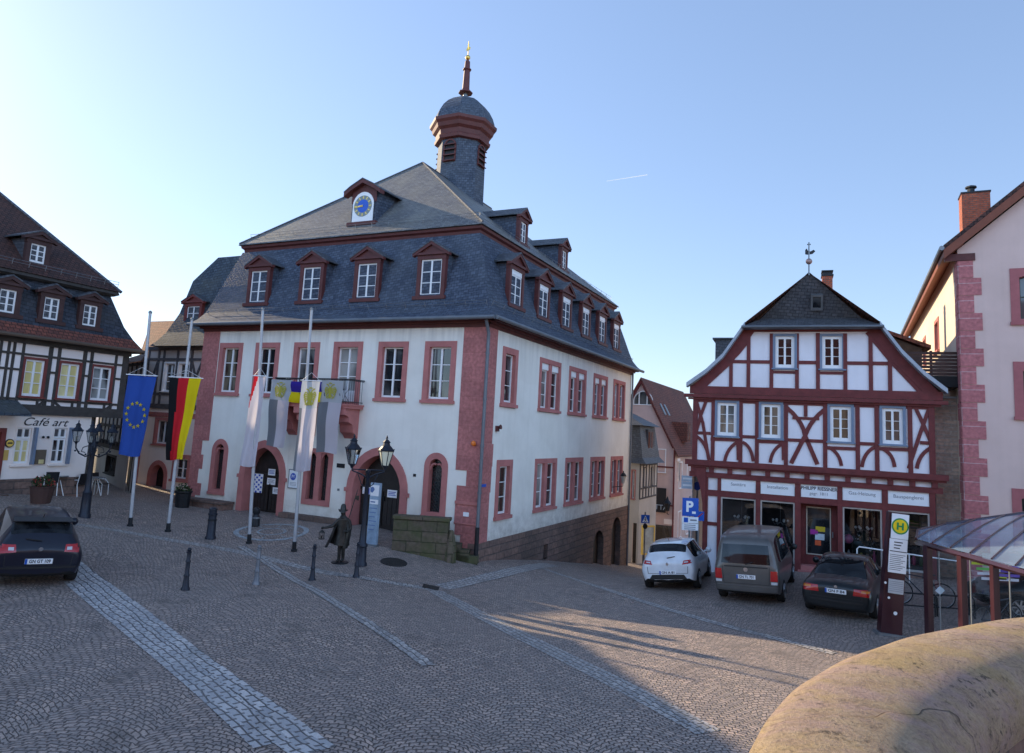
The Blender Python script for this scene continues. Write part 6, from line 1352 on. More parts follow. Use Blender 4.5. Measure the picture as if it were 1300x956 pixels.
mb.loft([[(r_ * math.cos(a) * 1.1, r_ * math.sin(a) * .8 - .02, z) for a in [6.28318 * k / 18 for k in range(18)]] for r_, z in ((.19, 1.38), (.20, 1.2), (.175, 1.02), (.21, .85), (.25, .58))], True, False); mb.build('cloak', 'bronze', st, True, recalc=False, angle=180)
mb = MB(); mb.loft([[(-.035 + r_ * math.cos(a), -.035 + r_ * .9 * math.sin(a), z + .05 * math.cos(2 * a) * (1 if r_ > .15 else 0)) for a in [6.28318 * k / 14 for k in range(14)]] for r_, z in ((.09, 1.69), (.17, 1.71), (.165, 1.73), (.11, 1.74), (.085, 1.90), (.05, 1.95))], True, True); mb.build('hat', 'bronze', st, True)
mb = MB(); mb.tube([(-.035, -.13, 1.62), (-.035, -.15, 1.60), (-.035, -.125, 1.585)], [.015, .022, .012], 6)
for sx in (-.075, .005): mb.ball((sx, -.115, 1.64), .016, 5)
mb.tube([(-.075, -.115, 1.55), (-.035, -.128, 1.545), (.005, -.115, 1.55)], .010, 5); mb.lathe([(.09, 1.44), (.11, 1.50), (.08, 1.56)], (-.03, -.02, 0), 12); mb.build('face_and_collar', 'bronze', st, True)
for hx, hy, hz, sg in ((-.62, -.27, 1.15, -1), (.12, -.235, 1.07, 1)):
    mb = MB()
    mb.ball((hx, hy, hz), .042, 7)
    for k in range(4): y_ = hy + (-.03 + k * .02); mb.tube([(hx + .01, y_, hz + .03), (hx - .035, y_, hz + .02), (hx - .045, y_, hz - .02), (hx - .015, y_, hz - .035)], [.011, .011, .010, .008], 6)
    mb.tube([(hx + .02, hy - .03, hz + .02), (hx - .01, hy - .055, hz + .0), (hx - .03, hy - .05, hz - .03)], [.013, .012, .009], 6)
    mb.build('hand', 'bronze', st, True)
mb = MB(); mb.tube([(.05, -.25, .85), (.12, -.24, 1.07), (.42, -.24, 2.35), (.45, -.24, 2.5)], [.018, .018, .016, .004], 6); mb.prism([(.39, -.25, 2.15), (.50, -.25, 2.1), (.52, -.25, 2.28), (.41, -.25, 2.26)], (0, .015, 0)); mb.build('halberd', 'bronze', st)
mb = MB(); lx_, ly_ = -.64, -.28; mb.tube([(lx_, ly_, 1.14), (lx_, ly_, 1.06)], .008, 5)
mb.lathe([(.10, .78), (.10, .80)], (lx_, ly_, 0), 6); mb.lathe([(.11, 1.0), (.04, 1.07), (.01, 1.09)], (lx_, ly_, 0), 6)
for k in range(6): a = k * math.pi / 3; mb.tube([(lx_ + .09 * math.cos(a), ly_ + .09 * math.sin(a), .79), (lx_ + .09 * math.cos(a), ly_ + .09 * math.sin(a), 1.01)], .008, 4)
mb.tube([(lx_, ly_, .8), (lx_, ly_, .9)], .02, 6); mb.build('hand_lantern', 'bronze', st)
mb = MB(); mb.lathe([(.30, -.06), (.30, .012), (.28, .02)], (-.02, 0, 0), 16); mb.build('base_slab', 'iron', st)
st.scale = (.9, .9, .9)
# ------------------------------------------------------------------ info pillar, stone wall with steps, bench, bin
ip = thing('info_pillar', 'tall narrow pale blue information pillar in front of the right door', 'information pillar', on_ground(472, 692), ANG)
mb = MB(); mb.box(-.19, .19, -.06, .06, .0, 2.05); mb.build('panel', flat('pale_blue_print', (.27, .36, .46), .4, var=.35, nscale=3), ip)
mb = MB(); mb.box(-.17, .17, -.064, -.06, 1.62, 1.98); mb.box(-.17, .17, -.064, -.0605, 1.35, 1.5); mb.build('white_print', 'paper', ip)
mb = MB(); mb.prism([(-.1 + .09 * math.cos(a), -.066, 1.82 + .1 * math.sin(a)) for a in [.6 * k for k in range(9)]], (0, .003, 0)); mb.box(-.14, .05, -.0665, -.0645, 1.4, 1.44)
for k in range(6): mb.box(-.16, .14 - .03 * (k % 3), -.0635, -.0602, 1.2 - k * .14, 1.225 - k * .14)
mb.build('blue_print', flat('faded_blue_ink', (.10, .17, .36), .5), ip); mb = MB(); mb.box(-.24, .24, -.09, .09, -.05, .04); mb.build('foot', 'zinc', ip)
sw0, sw1 = on_ground(497, 698), on_ground(566, 713)
ss = thing('stone_steps', 'mossy sandstone wall with low steps at the town hall corner', 'steps', sw0); dW = (sw1 - sw0); dW.z = 0; Lw = dW.length; ux = dW.normalized(); uy = Vector((-ux.y, ux.x, 0)); ss.rotation_euler = (0, 0, math.atan2(ux.y, ux.x))
zW = 1.02
mb = MB(); mb.box(0, Lw, 0, .42, -.6, zW); mb.build('cheek_wall', 'mossy', ss); mb = MB(); mb.box(-.04, Lw + .05, -.04, .46, zW + .002, zW + .1); mb.build('coping', 'mossy', ss)
for k in range(4): mb = MB(); x0 = Lw - .25 + k * .3; mb.box(x0 - .8, x0 + .34, .44, 1.5, -.6, .50 - k * .17 - .1); mb.build('step', 'mossy', ss)
mb = MB(); mb.box(Lw - .9, Lw + .55, 1.52, 1.86, -.6, .78); mb.build('back_wall', 'sand', ss)
mb = MB(); mb.lathe([(.22, -.4), (.2, .15), (.14, .5), (.08, .72), (.05, .74)], (Lw + .1, .12, 0), 7); mb.build('corner_stone', 'mossy', ss)
sbn = thing('stone_bench', 'low red-brown stone ledge along the foot of the wall left of the arched door', 'stone ledge', hall_pt(-14.2, 0, 0), ANG)
mb = MB(); mb.box(-.1, 2.9, -.62, -.05, .2, 1.02); mb.build('base', 'plinth', sbn); mb = MB(); mb.box(-.16, 2.95, -.68, -.045, 1.022, 1.12); mb.build('slab', 'plinth', sbn)
bn = thing('litter_bin', 'dark planter bin at the left corner of the town hall', 'planter', on_ground(231, 644)); mb = MB(); mb.lathe([(.26, -.05), (.3, .55), (.34, .6), (.34, .66), (.28, .66), (.26, .5)], (0, 0, 0), 12); mb.build('tub', 'iron', bn)
def leaf_clump(name, par, c, r_, n, mats, seed, size=.06, squash=.8):
    rnd = random.Random(seed); mb = MB(); c = Vector(c)
    for k in range(n):
        d = Vector((rnd.gauss(0, 1), rnd.gauss(0, 1), rnd.gauss(0, 1) * squash)); d = d.normalized() * r_ * rnd.uniform(.35, 1) ** .6; p = c + Vector((d.x, d.y, d.z * squash))
        a = Vector((rnd.gauss(0, 1), rnd.gauss(0, 1), rnd.gauss(0, 1))).normalized() * size; b = a.cross(Vector((rnd.gauss(0, 1), rnd.gauss(0, 1), rnd.gauss(0, 1)))).normalized() * size * .5
        mb.mi = rnd.randrange(len(mats)); mb.face([p - a, p + b, p + a, p - b])
    return mb.build(name, mats, par, recalc=False)
M['leaf_a'] = flat('leaf_dark', (.018, .035, .012), .7); M['leaf_b'] = flat('leaf_mid', (.04, .07, .02), .7); M['petal'] = flat('red_petal', (.45, .06, .05), .7)
leaf_clump('plant', bn, (0, 0, .72), .3, 160, ['leaf_a', 'leaf_b'], 4)
# notices on the two town hall doors
def notice(label, s, z, w_, h, kind, tilt=0.0):
    o = thing('notice', label, 'notice', hall_pt(s, .40, z), ANG, 'paper notices on the town hall doors'); o.rotation_euler = (0, tilt, ANG)
    mb = MB(); mb.box(-w_ / 2, w_ / 2, 0, .01, -h / 2, h / 2); mb.build('sheet', 'paper', o); mb = MB()
    if kind == 'check':
        for i in range(4):
            for j in range(8):
                if (i + j) % 2: mb.box(-w_ / 2 + w_ * i / 4, -w_ / 2 + w_ * (i + .8) / 4, -.003, 0, -h / 2 + h * j / 8, -h / 2 + h * (j + .8) / 8)
        mb.build('print', 'ink_blue', o)
    elif kind == 'bars': mb.box(-w_ * .1, w_ * .22, -.003, 0, -h * .45, h * .4); mb.build('print', 'ink_blue', o)
    else:
        for j in range(3): mb.box(-w_ * .38, w_ * (.38 - .1 * (j % 2)), -.003, 0, h * (.22 - j * .2) - .012, h * (.22 - j * .2) + .012)
        mb.build('print', 'ink_grey' if kind == 'grey' else 'ink_blue', o)
DP = Plane2(HALL + U * .40, RX)
for px0, py0, px1, py1, kd, lb in [(323, 601, 332, 626, 'check', 'tall blue and white chequered notice on the left door'), (341, 595, 349, 604, 'lines', 'uppermost white notice on the left door'), (339.5, 606.5, 349, 616, 'grey', 'middle white notice on the left door'), (346.5, 618.5, 357, 628, 'grey', 'lowest white notice on the left door'), (460.5, 618, 472.5, 628, 'bars', 'white notice with blue bar on the right door, behind the lamp post'), (492, 621.5, 503.5, 632.5, 'lines', 'white notice with lilac writing on the right leaf of the right door')]:
    a, b = DP(px0, py0), DP(px1, py1); notice(lb, (a[0] + b[0]) / 2, (a[1] + b[1]) / 2, b[0] - a[0], a[1] - b[1], kd)
# ------------------------------------------------------------------ cafe furniture and pots
chr_ = thing('cafe_chair', 'chair', 'chair', (0, 0, 0), 0, 'cafe chairs by the stone base')
mb = MB()
for sx in (-.22, .22): mb.tube([(sx, -.22, 0), (sx, -.2, .45), (sx, -.05, .62), (sx, .22, .64)], .016, 6); mb.tube([(sx, .26, 0), (sx, .2, .45), (sx, .28, .86)], .016, 6)
mb.build('frame', 'white', chr_); mb = MB(); mb.box(-.22, .22, -.22, .2, .43, .46); mb.build('seat', 'iron', chr_)
mb = MB(); mb.hexa([(-.22, .2, .48), (.22, .2, .48), (.22, .23, .48), (-.22, .23, .48), (-.22, .27, .88), (.22, .27, .88), (.22, .3, .88), (-.22, .3, .88)]); mb.build('backrest', 'iron', chr_)
for i, (px, py, rz, lb) in enumerate([(60, 629, CA + 2.9, 'dark cafe chair with pale legs, leftmost of the chairs at the cafe'), (96, 630, CA + 3.4, 'dark cafe chair with pale legs next to the lamp post'), (126, 628, CA + .4, 'cafe chair beyond the lamp post at the cafe corner')]):
    o = chr_ if i == 0 else dup(chr_, (0, 0, 0)); o.location = on_ground(px, py); o.rotation_euler = (0, 0, rz); o['label'] = lb
tbl = thing('cafe_table', 'small pale cafe table between the leftmost chairs', 'table', on_ground(71, 629)); mb = MB(); mb.lathe([(.33, .70), (.34, .71), (.34, .73)], (0, 0, 0), 20); mb.build('tabletop', 'zinc', tbl)
for k in range(3): a = k * 2.1; mb = MB(); mb.tube([(.04 * math.cos(a), .04 * math.sin(a), .7), (.28 * math.cos(a), .28 * math.sin(a), 0)], .016, 6); mb.build('leg', 'white', tbl)
t2 = dup(tbl, on_ground(119, 629)); t2['label'] = 'small cafe table right of the lamp post'; t2['group'] = tbl['group'] = 'small cafe tables'
po = thing('plant_tub', 'dark flower tub with red blossoms beside the cafe door', 'plant pot', on_ground(12, 640) + Vector((.6, .6, 0)))
mb = MB(); mb.lathe([(.28, 0), (.36, .5), (.38, .55), (.34, .55)], (0, 0, 0), 14); mb.build('tub', flat('dark_terracotta', (.06, .03, .025), .8), po); leaf_clump('plant', po, (0, 0, .68), .33, 260, ['leaf_a', 'leaf_b', 'leaf_a', 'petal'], 9)
# ------------------------------------------------------------------ cars
def car(name, label, px, az, S, stations, zs_fn, paint_m, plate_txt, lights, group='cars parked around the square', van=False, wheel_r=.31, wheels=(.75, 3.25), width=1.74, roof_paint=None, extra=None, taper=1.0):
    """body lofted through cross sections from tail (y=0) to nose; the tail's middle stands at the picture point"""
    base = on_ground(*px) if isinstance(px, tuple) and len(px) == 2 else Vector(px)
    rz = -R(az); fx = Vector((math.sin(R(az)), math.cos(R(az)), 0)); rx_ = Vector((fx.y, -fx.x, 0))
    wp = lambda x, y: gz(*(base + rx_ * x + fx * y).xy)
    zr, zf = (wp(-.7, wheels[0]) + wp(.7, wheels[0])) / 2, (wp(-.7, wheels[1]) + wp(.7, wheels[1])) / 2; zl = (wp(-.75, 2) + wp(.75, 2)) / 2
    pitch = math.atan2(zf - zr, wheels[1] - wheels[0]); roll = -math.atan2(wp(.75, 2) - wp(-.75, 2), 1.5)
    t_ = thing(name, label, 'car' if not van else 'van', (base.x, base.y, zr - math.tan(pitch) * wheels[0]), 0, group)
    t_.rotation_euler = (Matrix.Rotation(rz, 3, 'Z') @ Matrix.Rotation(pitch, 3, 'X') @ Matrix.Rotation(roll, 3, 'Y')).to_euler()
    bm = bmesh.new(); rings = []
    for (y, zb, zm, zbelt, ztop, wb, wm, wbelt, wtop) in stations:
        half = [(0, zb), (wb * .7, zb), (wb, zb + .04), (wm, zm), (wm * .995, (zm + zbelt) / 2), (wbelt, zbelt), (wtop, ztop - .05), (wtop * .82, ztop), (0, ztop + .02)]
        ring = [bm.verts.new((x, y, z)) for x, z in half] + [bm.verts.new((-x, y, z)) for x, z in half[-2:0:-1]]; rings.append(ring)
    m = len(rings[0]); glass_top, glass_side = S.get('top', []), S.get('side', [])
    for i in range(len(rings) - 1):
        for k in range(m):
            fc = bm.faces.new((rings[i][k], rings[i][(k + 1) % m], rings[i + 1][(k + 1) % m], rings[i + 1][k]))
            seg = k if k < 8 else m - 1 - k
            fc.material_index = 1 if (seg == 5 and i in glass_side) else (2 if (seg in (6, 7) and i in glass_top) else (3 if seg in (0, 1) else 0))
            if roof_paint and seg in (6, 7) and i in S.get('roof', []): fc.material_index = 4
    a = bm.faces.new(rings[0][::-1]); b = bm.faces.new(rings[-1])
    bmesh.ops.recalc_face_normals(bm, faces=bm.faces)
    cl_ = bm.edges.layers.float.get('crease_edge') or bm.edges.layers.float.new('crease_edge')
    for e in bm.edges:
        if len(e.link_faces) == 2 and e.link_faces[0].material_index != e.link_faces[1].material_index: e[cl_] = .55
        if a in e.link_faces or b in e.link_faces: e[cl_] = .45
    me = bpy.data.meshes.new('b'); bm.to_mesh(me); bm.free(); ob = bpy.data.objects.new('b', me); COL.objects.link(ob); sm = ob.modifiers.new('s', 'SUBSURF'); sm.levels = 2; sm.render_levels = 2
    for k in range(5): me.materials.append(M['white'])
    dg = bpy.context.evaluated_depsgraph_get(); dg.update(); ev = bpy.data.meshes.new_from_object(ob.evaluated_get(dg)); bpy.data.objects.remove(ob)
    vs = [v.co.copy() for v in ev.vertices]; fs = [(list(p.vertices), p.material_index) for p in ev.polygons]; bvh = BVHTree.FromPolygons(vs, [f_[0] for f_ in fs])
    def piece(nm, sel, mat, off=0):
        mb = MB(); ids = {}
        for vv, k in fs:
            if not sel(vv, k): continue
            row = []
            for v in vv:
                if v not in ids: ids[v] = len(mb.v); mb.v.append(vs[v])
                row.append(ids[v])
            mb.f.append(row); mb.m.append(0)
        if not mb.f: return None
        return mb.build(nm, mat, t_, True, recalc=False, angle=35)
    cy = lambda vv: sum(vs[v].y for v in vv) / len(vv)
    piece('body', lambda vv, k: k in (0,), paint_m)
    piece('roof_panel', lambda vv, k: k == 4, roof_paint or paint_m)
    mid_y = stations[len(stations) // 2][0]
    piece('rear_window', lambda vv, k: k == 2 and cy(vv) < mid_y, 'car_glass'); piece('windscreen', lambda vv, k: k == 2 and cy(vv) >= mid_y, 'car_glass')
    cx__ = lambda vv: sum(vs[v].x for v in vv)
    for sg in (-1, 1): piece('side_window', lambda vv, k: k == 1 and cx__(vv) * sg > 0, 'car_glass')
    piece('underbody', lambda vv, k: k == 3, 'asphalt_dark')
    def hit(x, z, fwd_=False):
        h = bvh.ray_cast(Vector((x, 9 if fwd_ else -3, z)), Vector((0, -1 if fwd_ else 1, 0))); return h[0] if h[0] else None
    def patch(nm, poly, mat, off=.012, nx=6, par=None, fwd_=False):
        """a panel shaped by corner points (x,z), wrapped on the tail of the body"""
        (x00, z00), (x10, z10), (x11, z11), (x01, z01) = poly; mb = MB(); sg = 1 if fwd_ else -1
        def P(u, v):
            x = (x00 * (1 - u) + x10 * u) * (1 - v) + (x01 * (1 - u) + x11 * u) * v; z = (z00 * (1 - u) + z10 * u) * (1 - v) + (z01 * (1 - u) + z11 * u) * v
            h = hit(x, z, fwd_)
            if h is None:
                for s_ in (.97, .94, .9, .85, .8):
                    h = hit(x * s_, z, fwd_)
                    if h: break
            y = h.y if h else 0
            return Vector((x, y + sg * off, z))
        mb.grid(P, nx, 4); nv_ = len(mb.v); fr = list(mb.f)
        mb.v += [v - Vector((0, sg * (off + .02), 0)) for v in mb.v]; w5 = nx + 1
        rim = [k for k in range(w5)] + [k * w5 + nx for k in range(1, 5)] + [4 * w5 + k for k in range(nx - 1, -1, -1)] + [k * w5 for k in range(3, 0, -1)]
        for k in range(len(rim)): a_, b_ = rim[k], rim[(k + 1) % len(rim)]; mb.f.append([a_, b_, b_ + nv_, a_ + nv_]); mb.m.append(0)
        return mb.build(nm, mat, par or t_, True, recalc=False)
    for nm, poly, mat, off in lights: 
        patch(nm, poly, mat, off)
        if poly[0][0] * poly[1][0] > 0: patch(nm, [(-x, z) for x, z in poly], mat, off)
    for nm, pl in (('tailgate_seam', [(-.62, zs_fn[0]), (.62, zs_fn[0]), (.62, zs_fn[0] + .012), (-.62, zs_fn[0] + .012)]), ('tailgate_seam', [(.615, zs_fn[0]), (.63, zs_fn[0]), (.66, zs_fn[1]), (.645, zs_fn[1])]), ('tailgate_seam', [(-.63, zs_fn[0]), (-.615, zs_fn[0]), (-.645, zs_fn[1]), (-.66, zs_fn[1])])):
        if plate_txt: patch(nm, pl, 'trim_black', .003, 10)
    if plate_txt:
        zc = S['plate_z']; h = hit(0, zc); y = (h.y if h else 0) - .03
        pm = MB(); pm.box(-.26, .26, y, y + .03, zc - .055, zc + .055); pl = pm.build('number_plate', 'sign_white', t_); eb = MB(); eb.box(-.26, -.215, y - .002, y, zc - .055, zc + .055); eb.build('plate_band', 'sign_blue', pl)
        words(plate_txt, .10, 'plate_lettering', 'ink', pl, (.02, y - .003, zc), (1, 0, 0), (0, 0, 1), extrude=.001, bold=.002, width=.40)
    for y in wheels:
        for sg in (-1, 1):
            xo = sg * (width / 2 - .10); mb = MB()
            prof = [(.6, -.10), (.93, -.105), (1, -.07), (1, .07), (.93, .105), (.6, .10)]
            mb.loft([[Vector((xo + h, y + wheel_r * r_ * math.cos(6.28318 * k / 22), wheel_r + wheel_r * r_ * math.sin(6.28318 * k / 22))) for k in range(22)] for r_, h in prof], True, True); wh = mb.build('wheel', 'asphalt_dark', t_, True)
            mb = MB()
            mb.loft([[Vector((xo + sg * h, y + wheel_r * r_ * math.cos(6.28318 * k / 22), wheel_r + wheel_r * r_ * math.sin(6.28318 * k / 22))) for k in range(22)] for r_, h in ((.66, .10), (.64, .112), (.56, .09))], True, True)
            for k in range(7):
                a_ = k * 6.28318 / 7; d = Vector((0, math.cos(a_), math.sin(a_))); nn_ = Vector((0, -d.z, d.y)) * .022; c = Vector((xo + sg * .112, y, wheel_r))
                mb.prism([c - nn_, c + nn_, c + d * wheel_r * .6 + nn_, c + d * wheel_r * .6 - nn_], (sg * .012, 0, 0))
            mb.build('rim', 'alloy', wh)
            mb = MB(); c_ = Vector((sg * (width / 2 - .012), y, wheel_r)); ar = [c_ + Vector((0, wheel_r * 1.16 * math.cos(a_), wheel_r * 1.16 * math.sin(a_))) for a_ in [math.pi * k / 14 - .1 for k in range(15)]]
            ai = [c_ + Vector((-sg * .02, wheel_r * .8 * math.cos(a_), wheel_r * .8 * math.sin(a_))) for a_ in [math.pi * k / 14 - .1 for k in range(15)]]
            for k in range(14): mb.face([ar[k], ar[k + 1], ai[k + 1], ai[k]])
            mb.build('wheel_arch', 'asphalt_dark', t_, recalc=False)
    for sg in (-1, 1):
        my = S.get('mirror', (2.9, 1.0)); mb = MB(); mb.ball((sg * (width / 2 + .09), my[0], my[1]), .1, 8); mb.tube([(sg * (width / 2 - .06), my[0], my[1] - .04), (sg * (width / 2 + .09), my[0], my[1] - .03)], .03, 6); mb.build('wing_mirror', S.get('mirror_mat', paint_m), t_, True)
    if extra: extra(t_, hit, patch)
    return t_
M['car_glass'] = pane_mat('tinted_car_glass', (.006, .007, .009), (.04, .045, .05), .6, .03, 1.5, spec=.45); M['alloy'] = flat('alloy_wheel', (.38, .39, .41), .35, .7); M['lamp_red'] = paint('red_tail_lamp', (.42, .010, .012), rough=.15); M['lamp_clear'] = paint('clear_lamp', (.55, .56, .58), rough=.15); M['lamp_orange'] = paint('amber_lamp', (.55, .16, .01), rough=.2)
M['p_white'] = paint('white_car_paint', (.70, .73, .76)); M['p_navy'] = paint('navy_car_paint', (.006, .007, .018), coat=.35); M['p_grey'] = paint('grey_metallic_paint', (.115, .11, .105), metal=.3, coat=.5); M['p_dark'] = paint('dark_green_grey_paint', (.010, .012, .014), coat=.5); M['trim_black'] = flat('black_plastic', (.018, .018, .019), .55); M['chrome'] = flat('chrome', (.5, .5, .52), .2, .9)
def wiper(par, hit, x0, z0, x1, z1):
    a, b = hit(x0, z0), hit(x1, z1); mb = MB()
    if a and b: mb.tube([a + Vector((0, -.02, 0)), (a + b) / 2 + Vector((0, -.03, 0)), b + Vector((0, -.02, 0))], .012, 5); mb.build('rear_wiper', 'trim_black', par)
def badge(par, hit, z, kind, r_=.045):
    h = hit(0, z)
    if h:
        mb = MB()
        if kind == 'diamond': mb.prism([(0, h.y - .015, z + r_ * 1.4), (r_, h.y - .015, z), (0, h.y - .015, z - r_ * 1.4), (-r_, h.y - .015, z)], (0, .02, 0))
        else: mb.prism([(r_ * math.cos(6.28318 * k / 16), h.y - .015, z + r_ * math.sin(6.28318 * k / 16)) for k in range(16)], (0, .02, 0))
        mb.build('badge', 'chrome', par)
def aerial(par, y, z, l=.2): mb = MB(); mb.tube([(0, y, z), (0, y - l * .8, z + l * .6)], .008, 5); mb.build('aerial', 'trim_black', par)
# station: y, zbottom, zwidest, zbelt, ztop, wbottom, wwidest, wbelt, wtop
hatch = [(0.0, .34, .55, .80, .84, .66, .76, .70, .60), (.06, .28, .55, .90, .95, .76, .84, .77, .62), (.22, .24, .55, .94, 1.18, .80, .865, .79, .60), (.48, .22, .55, .95, 1.40, .81, .87, .80, .58), (.9, .2, .55, .94, 1.455, .82, .875, .81, .60), (1.6, .2, .55, .92, 1.47, .82, .875, .81, .61), (2.3, .2, .55, .90, 1.44, .82, .875, .81, .60), (2.75, .2, .55, .89, 1.22, .82, .87, .80, .62), (3.15, .2, .55, .88, .97, .82, .87, .79, .70), (3.6, .22, .55, .84, .88, .80, .84, .74, .64), (3.95, .26, .5, .70, .74, .72, .76, .64, .5), (4.06, .32, .48, .60, .63, .6, .66, .52, .4)]
SH = dict(top=[2, 6, 7], side=[3, 4, 5, 6], roof=[3, 4, 5], plate_z=.60, mirror=(2.75, .98))
clio_l = [('tail_light', [(.47, .80), (.76, .84), (.79, .95), (.52, .92)], 'lamp_red', .012), ('tail_lamp_window', [(.53, .855), (.66, .87), (.66, .90), (.54, .893)], 'lamp_clear', .018), ('bumper_panel', [(-.60, .36), (.60, .36), (.50, .50), (-.50, .50)], 'trim_black', .010)]
car('white_hatchback', 'white hatchback parked at the mouth of the side street', (850, 751), 23, dict(SH, plate_z=.565), hatch, (.535, .92), 'p_white', 'GN A 81', clio_l, extra=lambda t_, h, p: (wiper(t_, h, 0, 1.0, .25, 1.04), badge(t_, h, .82, 'diamond'), aerial(t_, .75, 1.46)))
golf_l = [('tail_light', [(.45, .82), (.74, .80), (.76, .97), (.47, .97)], 'lamp_red', .012), ('lamp_lens', [(.50, .86), (.60, .86), (.60, .92), (.50, .92)], 'lamp_clear', .018), ('bumper_strip', [(-.74, .46), (.74, .46), (.74, .50), (-.74, .50)], 'trim_black', .014)]
def golf_x(t_, h, p):
    wiper(t_, h, 0, 1.04, -.3, 1.08); badge(t_, h, .88, 'round'); aerial(t_, .62, 1.46); mb = MB(); mb.hexa([(-.58, .36, 1.40), (.58, .36, 1.40), (.56, .62, 1.45), (-.56, .62, 1.45), (-.58, .30, 1.43), (.58, .30, 1.43), (.56, .62, 1.475), (-.56, .62, 1.475)]); mb.build('roof_spoiler', 'trim_black', t_)
p_l = on_ground(40, 748)
car('dark_hatchback', 'dark blue hatchback with silver-grey roof cut off by the left edge', (42, 748), -39, dict(SH, plate_z=.62), hatch, (.515, .95), 'p_navy', 'GN GT 109', golf_l, roof_paint='roof_sheen' if 'roof_sheen' in M else 'p_navy', extra=golf_x)
van = [(0.0, .42, .62, 1.04, 1.12, .76, .84, .82, .70), (.05, .34, .62, 1.10, 1.30, .84, .90, .87, .72), (.16, .30, .62, 1.12, 1.78, .88, .915, .88, .72), (.32, .28, .62, 1.12, 1.90, .89, .92, .885, .74), (1.2, .27, .62, 1.12, 1.93, .89, .92, .885, .76), (2.4, .27, .62, 1.12, 1.93, .89, .92, .885, .76), (3.2, .27, .62, 1.10, 1.88, .89, .92, .88, .74), (3.75, .27, .62, 1.08, 1.45, .88, .91, .86, .72), (4.15, .28, .62, 1.02, 1.10, .87, .89, .80, .70), (4.6, .3, .58, .86, .90, .80, .84, .72, .6), (4.75, .36, .55, .70, .74, .7, .76, .6, .5)]
van_l = [('tail_light', [(.66, .72), (.86, .72), (.86, 1.0), (.68, 1.0)], 'lamp_red', .015), ('reversing_light', [(.68, .63), (.85, .63), (.85, .70), (.68, .70)], 'lamp_clear', .014), ('rear_window', [(-.68, 1.16), (.68, 1.16), (.63, 1.68), (-.63, 1.68)], 'car_glass', .008), ('bumper', [(-.84, .40), (.84, .40), (.84, .56), (-.84, .56)], 'p_grey', .06), ('window_band', [(-.84, 1.06), (.84, 1.06), (.84, 1.09), (-.84, 1.09)], 'trim_black', .008)]
car('grey_van', 'grey metallic van parked between the white hatchback and the dark saloon', (949, 768), 27, dict(top=[6, 7], side=[3, 4, 5, 6], plate_z=.80, mirror=(3.55, 1.2), mirror_mat='trim_black'), van, (.60, 1.1), 'p_grey', 'GN TL 701', van_l, van=True, wheel_r=.32, wheels=(.95, 3.85), width=1.84, extra=lambda t_, h, p: (wiper(t_, h, 0, 1.15, .22, 1.22), badge(t_, h, 1.0, 'round', .06)))
bmw = [(0.0, .36, .55, .80, .84, .66, .78, .74, .62), (.06, .28, .55, .90, .95, .80, .87, .81, .70), (.3, .24, .55, .93, 1.0, .84, .895, .83, .72), (.85, .22, .55, .94, 1.03, .85, .90, .83, .70), (1.25, .22, .55, .94, 1.26, .85, .90, .83, .62), (1.6, .2, .55, .93, 1.39, .85, .90, .83, .60), (2.2, .2, .55, .92, 1.42, .85, .90, .83, .60), (2.7, .2, .55, .91, 1.36, .85, .90, .83, .60), (3.2, .2, .55, .9, 1.05, .85, .89, .82, .66), (3.7, .2, .55, .86, .95, .84, .88, .80, .70), (4.4, .24, .55, .78, .82, .8, .84, .72, .6), (4.72, .32, .5, .64, .68, .66, .74, .6, .48)]
bmw_l = [('tail_light', [(.42, .72), (.80, .72), (.83, .89), (.44, .88)], 'lamp_red', .012), ('indicator', [(.62, .81), (.81, .81), (.825, .865), (.62, .865)], 'lamp_orange', .016), ('bumper_strip', [(-.80, .50), (.80, .50), (.80, .54), (-.80, .54)], 'trim_black', .014)]
car('dark_saloon', 'dark saloon parked nearest the bus stop pillar', (1062, 788), 33, dict(top=[3, 4, 7], side=[4, 5, 6, 7], plate_z=.78, mirror=(3.1, .98)), bmw, (.60, .90), 'p_dark', 'GN F 84', bmw_l, wheels=(.95, 3.75), width=1.80, wheel_r=.32, extra=lambda t_, h, p: badge(t_, h, .89, 'round', .04))
# ------------------------------------------------------------------ bus stop pillar and shelter
bs = thing('bus_stop_pillar', 'oxblood red bus stop pillar with green and yellow H sign and timetables', 'bus stop sign', on_ground(1130, 806))
M['burgundy'] = paint('burgundy_paint', (.042, .010, .016), rough=.4, coat=.5)
bs.rotation_euler = (0, R(4), R(-8)); HB = 2.98; 
mb = MB(); mb.hexa([(-.26, -.10, .05), (.24, -.10, .05), (.24, .16, .05), (-.26, .16, .05), (-.20, -.06, HB), (.24, -.06, HB), (.24, .14, HB), (-.20, .14, HB)]); mb.build('column', 'burgundy', bs); mb = MB(); mb.box(-.33, .31, -.16, .22, -.05, .05); mb.build('foot', 'zinc', bs)
def panel(nm, z0, z1, mat, x0=-.16, x1=.24):
    mb = MB(); mb.box(x0, x1, -.135, -.105, z0, z1); return mb.build(nm, mat, bs)
h1 = panel('stop_sign', 2.35, 2.96, 'sign_white'); yc = 2.66
def dsk(r0, r1, y, mat, nm, par, xc=.04, zc=2.66):
    mb = MB(); n = 28
    for k in range(n): mb.face([(xc + r_ * math.cos(6.28318 * a / n), y, zc + r_ * math.sin(6.28318 * a / n)) for r_, a in ((r0, k), (r1, k), (r1, k + 1), (r0, k + 1))])
    mb.build(nm, mat, par, recalc=False)
M['stop_green'] = flat('stop_green', (.01, .24, .07), .4); M['stop_yellow'] = flat('stop_yellow', (.80, .58, .01), .4)
dsk(.001, .20, -.138, 'stop_green', 'green_ring', h1); dsk(.001, .165, -.141, 'stop_yellow', 'yellow_disc', h1); mb = MB()
for x in (-.02, .10): mb.box(x - .022, x + .022, -.146, -.142, 2.57, 2.75)
